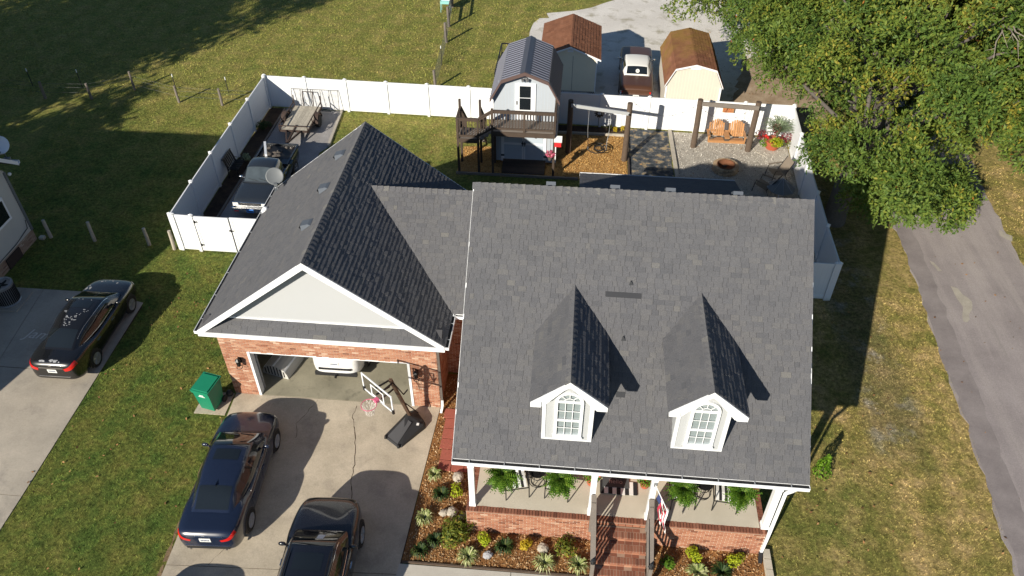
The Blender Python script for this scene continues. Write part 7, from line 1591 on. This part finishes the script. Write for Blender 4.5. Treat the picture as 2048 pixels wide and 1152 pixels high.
for (x, y, r), lab in zip([(-3.28, 13.32, .30), (-3.22, 11.80, .27), (-3.58, 11.45, .28), (-1.24, 11.80, .30)], ['dark green grassy clump beside the lime shrub', 'dark green grassy clump against the big mixed shrub', 'dark green grassy clump at the bed corner by the drive', 'dark green grassy clump between the two golden shrubs']):
    tuft('dark_clump', lab, x, y, r, 'leaf_dark', 130, .26, 'dark grassy clumps in the mulch bed')
shrub('mixed_shrub', 'largest shrub, green and tan, at the porch corner of the mulch bed', -2.66, 12.02, .60, .58, 'leaf_mixed', 1300, .055, lumps=12, aspect=.35)
shrub('lime_shrub', 'lime green shrub beside the porch corner post', -2.80, 13.42, .27, .36, 'leaf_lime', 520, .032)
shrub('golden_shrub', 'yellow gold shrub nearest the big mixed shrub', -1.84, 11.92, .24, .34, 'leaf_lime', 420, .036); shrub('golden_shrub', 'yellow gold shrub below the porch wall near the tan rock', -.68, 11.86, .22, .36, 'leaf_gold', 420, .036)
shrub('mixed_shrub', 'green and tan shrub beside the left stair rail', .50, 11.86, .36, .40, 'leaf_mixed', 620, .045, lumps=9, aspect=.4)
shrub('lime_shrub', 'lime green shrub under the brick wall nearer the steps', 4.10, 11.98, .28, .38, 'leaf_lime', 560, .032); shrub('lime_shrub', 'round lime green shrub nearest the white downspout', 5.16, 11.88, .30, .42, 'leaf_lime', 620, .032)
shrub('green_shrub', 'small green shrub in the shadow of the right stair rail', 3.22, 11.64, .26, .34, 'leaf_fern', 360, .045); tuft('grass_tuft', 'pale broad leaved tuft below the lime shrubs', 4.12, 11.50, .34, 'leaf_pale', 110, .24, GT_, w=.026); tuft('dark_clump', 'dark green grassy clump below the lime shrubs', 4.78, 11.55, .36, 'leaf_dark', 150, .26, 'dark grassy clumps in the mulch bed')
shrub('green_shrub', 'bright green shoot in the shady gap between garage and house', -3.05, 16.95, .22, .5, 'leaf_fern', 220, .05)
def rock(label, x, y, r, m, z=.02):
    b = MB(); b.blob((0, 0, 0), (r, r*random.uniform(.75, 1), r*.7), 9, 6, .13); o = b.build('garden_rock', m, None); o.location = (x, y, z+r*.35); o.rotation_euler = (0, 0, random.uniform(0, 6)); tag(o, label, 'rock', 'rocks in the mulch bed')
for (x, y, r, m), lab in zip([(-2.88, 13.98, .19, 'stone'), (-3.12, 12.72, .15, 'stone'), (-2.88, 12.76, .18, 'stone'), (-2.56, 12.66, .14, 'stone'), (-1.69, 11.50, .15, 'stone_grey'), (-.16, 11.84, .17, 'stone')], ['rounded tan rock near the red pavers', 'tan rock, outermost of the three behind the big shrub', 'tan rock in the middle of the three behind the big shrub', 'tan rock against the porch corner behind the big shrub', 'angular grey rock below the yellow gold shrub', 'flat tan rock above the pale grass tuft']): rock(lab, x, y, r, m)
# stone edging along the east bed
SE = thing('stone_edging', 'row of pale edging blocks curving along the east bed by the downspout', 'edging', (6.05, 11.5, 0)); cb2 = MB(); cb2.obox((0, 0, .06), (.10, 0, 0), (0, .145, 0), (0, 0, .06)); cme = cb2.mesh('edging_block')
for k in range(8): t = k/7; o = link('edging_block', cme, 'paver_conc', SE, world=False); o.location = (.02-.22*max(0, t-.3), .72-k*.31, 0); o.rotation_euler = (0, 0, .18*max(0, t-.2))
# ---- hanging ferns: every frond is a part ------------------------------------------------------------
def frond_mesh(seed):
    rr = random.Random(seed); V = []; F_ = []; tn = []; n = 11; L = .46
    for i in range(n+1):
        s = i/n; x = L*s; z = .16*s-.44*s*s; w = .10*(math.sin(math.pi*min(1, s*1.02))**.7+.05)
        for sg in (-1, 1):
            o = len(V); dx = L/n*.40; V += [(x-dx, 0, z), (x+dx, 0, z-.004), (x+dx*1.2, sg*w, z-.03-rr.uniform(0, .025)), (x-dx*.2, sg*w*.92, z-.025)]; F_.append((o, o+1, o+2, o+3)); tn.append(min(1, max(0, rr.gauss(.5, .2))))
    return np_mesh('frond', np.array(V), np.array(F_), tn)
FRM = [frond_mesh(k) for k in range(4)]
for m_ in FRM: m_.materials.append(M['leaf_fern'])
def hanging_fern(label, x, y, z):
    t = thing('hanging_fern', label, 'hanging fern', (x, y, z), 0, 'hanging ferns along the porch beam')
    b = MB(); b.lathe([(.09, -.16), (.15, 0), (.155, .02), (.13, .02), (.0, -.01)], (0, 0, 0), 14); b.build('basket', 'black_plastic', t, world=False, fix=True)
    b = MB()
    for k in range(3): a = k*2.094; b.tube([(.15*math.cos(a), .15*math.sin(a), 0), (0, 0, 2.95-z)], .004, 4)
    b.build('hanger', 'black_metal', t, world=False)
    for k in range(112):
        o = bpy.data.objects.new('frond', FRM[k % 4]); COL.objects.link(o); o.parent = t; el = random.uniform(-.5, 1.15); o.rotation_euler = (random.uniform(-.3, .3), -el, random.uniform(0, 6.283)); s = random.uniform(.62, 1.0); o.scale = (s, s, s); o.location = (0, 0, .02)
for x, lab in ((-1.33, 'hanging fern nearest the garage side porch post'), (.20, 'hanging fern just left of the porch steps'), (3.42, 'hanging fern just right of the flag'), (4.93, 'hanging fern nearest the downspout post')): hanging_fern(lab, x, 12.34, 2.62)
def flower_pot(label, x, y, z, r=.17):
    t = thing('flower_pot', label, 'planter', (x, y, z), 0, 'red flower pots by the front door'); b = MB(); b.lathe([(r*.7, 0), (r, .28), (r*1.06, .29), (r*1.06, .32), (r*.9, .32), (.0, .28)], (0, 0, 0), 16); b.build('pot', 'terracotta', t, world=False, fix=True)
    q = RNG.normal(size=(420, 3)); q /= np.linalg.norm(q, axis=1)[:, None]; q[:, 2] = np.abs(q[:, 2]); P = q*np.array([r*1.6, r*1.6, .34])*RNG.uniform(.5, 1, (420, 1))+np.array([0, 0, .28]); link('foliage', leaves('foliage', P, .034, RNG.uniform(0, 1, 420), .55, .5), 'leaf_fern', t, world=False)
    b = MB(); 
    for k in range(11): a = random.uniform(0, 6.28); e = random.uniform(.3, 1.0); b.blob((r*1.6*e*math.cos(a), r*1.6*e*math.sin(a), .30+.33*math.sqrt(max(0, 1.05-e*e))), (.032, .032, .024), 7, 4, .2)
    b.build('blossom', 'petal_red', t, world=False)
flower_pot('red flowering pot left of the doormat', 1.10, 13.45, FZ); flower_pot('red flowering pot right of the doormat', 2.62, 13.50, FZ)
# ---- lawn tree and back yard plants ------------------------------------------------------------------
t = thing('young_conifer', 'young bright green conifer alone on the east lawn by the roof corner', 'conifer', (8.15, 15.15, 0)); b = MB(); b.tube([(0, 0, 0), (0, 0, .7)], [.02, .008], 6); b.build('trunk', 'bark', t, world=False)
n = 900; hh = RNG.uniform(0, 1, n); a = RNG.uniform(0, 6.283, n); rad = .26*(1-hh)**.8*RNG.uniform(.5, 1.1, n)+.02; P = np.column_stack([rad*np.cos(a)+.04*np.sin(hh*9), rad*np.sin(a), .04+hh*.92]); link('foliage', leaves('foliage', P, .04, RNG.uniform(0, 1, n), .4, .8), 'leaf_arbor', t, world=False)
t = thing('patio_planter', 'large terracotta planter of red, lime and grassy plants in the fence corner', 'planter', (9.62, 34.35, .01)); b = MB(); b.lathe([(.28, 0), (.40, .38), (.43, .40), (.43, .46), (.38, .46), (.0, .42)], (0, 0, 0), 20); b.build('pot', 'terracotta', t, world=False, fix=True)
def mound(root, nm, c, r, n, leaf, m, asp=.5):
    q = RNG.normal(size=(n, 3)); q /= np.linalg.norm(q, axis=1)[:, None]; P = np.array(c)+q*np.array(r)*RNG.uniform(.55, 1.0, (n, 1)); P[:, 2] = np.clip(P[:, 2], .1, None); link(nm, leaves(nm, P, leaf, RNG.uniform(0, 1, n), asp, .5), m, root, world=False)
mound(t, 'lime_foliage', (.08, -.30, .48), (.36, .24, .24), 420, .05, 'leaf_lime', .6); mound(t, 'green_foliage', (-.45, -.1, .35), (.22, .2, .22), 160, .045, 'leaf_fern'); mound(t, 'red_foliage', (-.62, .0, .70), (.30, .25, .26), 150, .05, 'leaf_red'); mound(t, 'red_foliage', (.62, .02, .62), (.30, .25, .25), 170, .05, 'leaf_red'); mound(t, 'red_foliage', (.06, .12, .95), (.22, .2, .34), 190, .045, 'leaf_red'); mound(t, 'trailing_foliage', (.75, -.15, .32), (.35, .25, .25), 150, .045, 'leaf_mixed')
V = []; F_ = []; tn = []
for i in range(330):
    a = random.uniform(0, 6.283); L = random.uniform(.25, .85); hh = random.uniform(.7, 1.25); o = len(V); w = .011
    for k, s in enumerate((0, .4, .75, 1)): V += [(.15+L*s*s*math.cos(a)-w*math.sin(a), .15+L*s*s*math.sin(a)+w*math.cos(a), .45+hh*(1.5*s-.75*s*s)), (.15+L*s*s*math.cos(a)+w*math.sin(a), .15+L*s*s*math.sin(a)-w*math.cos(a), .45+hh*(1.5*s-.75*s*s))]
    F_ += [(o+2*k, o+2*k+1, o+2*k+3, o+2*k+2) for k in range(3)]; tn += [random.random()]*3
link('grass_blades', np_mesh('grass_blades', np.array(V), np.array(F_), tn), 'leaf_grey', t, world=False)
b = MB()
for p in ((-.1, -.48, .62), (.02, -.5, .52), (-.22, -.42, .55)): b.blob(p, (.045, .045, .03), 7, 4)
b.build('blossom', 'leaf_gold', t, world=False); b = MB()
for p in ((-.42, -.12, .72), (-.34, -.2, .68), (-.5, -.05, .66)): b.blob(p, (.07, .06, .07), 7, 4, .2)
b.build('red_blossom', 'petal_red', t, world=False)
shrub('hydrangea', 'pale flowering plant in the mulch strip beside the glider bench', -15.45, 30.75, .30, .42, 'leaf_grey', 320, .045); shrub('dark_shrub', 'dark round shrub in the mulch strip near the fence corner', -15.55, 33.9, .42, .42, 'leaf_dark', 600, .04)
for x, y, r, lab in ((1.72, 35.25, .16, 'small yellowing plant in the fence bed nearest the spinner'), (2.02, 35.1, .13, 'smallest yellowing plant in the fence bed, middle of three'), (2.42, 35.2, .19, 'yellow plant in the fence bed beside the log swing post')): shrub('fence_plant', lab, x, y, r, .34, 'leaf_gold' if x > 1.9 else 'leaf_mixed', 170, .04, 'small plants along the back fence')
t = thing('hanging_basket', 'pink flowering hanging basket on the barn deck post', 'hanging basket', (-1.02, 30.74, 1.12)); b = MB(); b.lathe([(.07, -.16), (.13, 0), (.0, .02)], (0, 0, 0), 12); b.build('basket', 'bark', t, world=False, fix=True); b = MB(); b.tube([(0, 0, .02), (0, .02, 1.05)], .005, 4); b.build('cord', 'black', t, world=False); mound(t, 'blossoms', (0, 0, .10), (.24, .22, .26), 330, .04, 'petal_pink', .7); mound(t, 'foliage', (.08, -.02, -.25), (.16, .12, .14), 70, .04, 'leaf_mixed')
for x, lab in ((-2.98, 'small trailing basket under the deck above the left barn door'), (-1.72, 'small trailing basket under the deck above the right barn door')):
    t = thing('hanging_basket', lab, 'hanging basket', (x, 31.3, 1.85)); b = MB(); b.lathe([(.06, -.12), (.11, 0), (.0, .02)], (0, 0, 0), 12); b.build('basket', 'bark', t, world=False, fix=True); b = MB(); b.tube([(0, 0, .0), (0, 0, .42)], .005, 4); b.build('cord', 'black', t, world=False); mound(t, 'foliage', (0, 0, .02), (.18, .16, .15), 110, .045, 'leaf_dark' if x < -2 else 'leaf_mixed')
# dead leaves blown over the lawns and drive
q = np.concatenate([RNG.uniform((5, 9), (13, 30), (300, 2)), RNG.uniform((13, 12), (19, 34), (60, 2)), RNG.uniform((-16, 7), (-10, 24), (160, 2)), RNG.uniform((-12, 25), (10, 36), (260, 2)), RNG.uniform((6, 34), (14, 48), (500, 2))])
for pl in HOUSEFP: q = q[~inside(q, pl)]
me = leaves('fallen_leaves', np.column_stack([q, RNG.uniform(.03, .06, len(q))]), .045, RNG.uniform(0, .6, len(q)), .55, 1.0); o = link('fallen_leaves', me, 'chips'); o['kind'] = 'stuff'
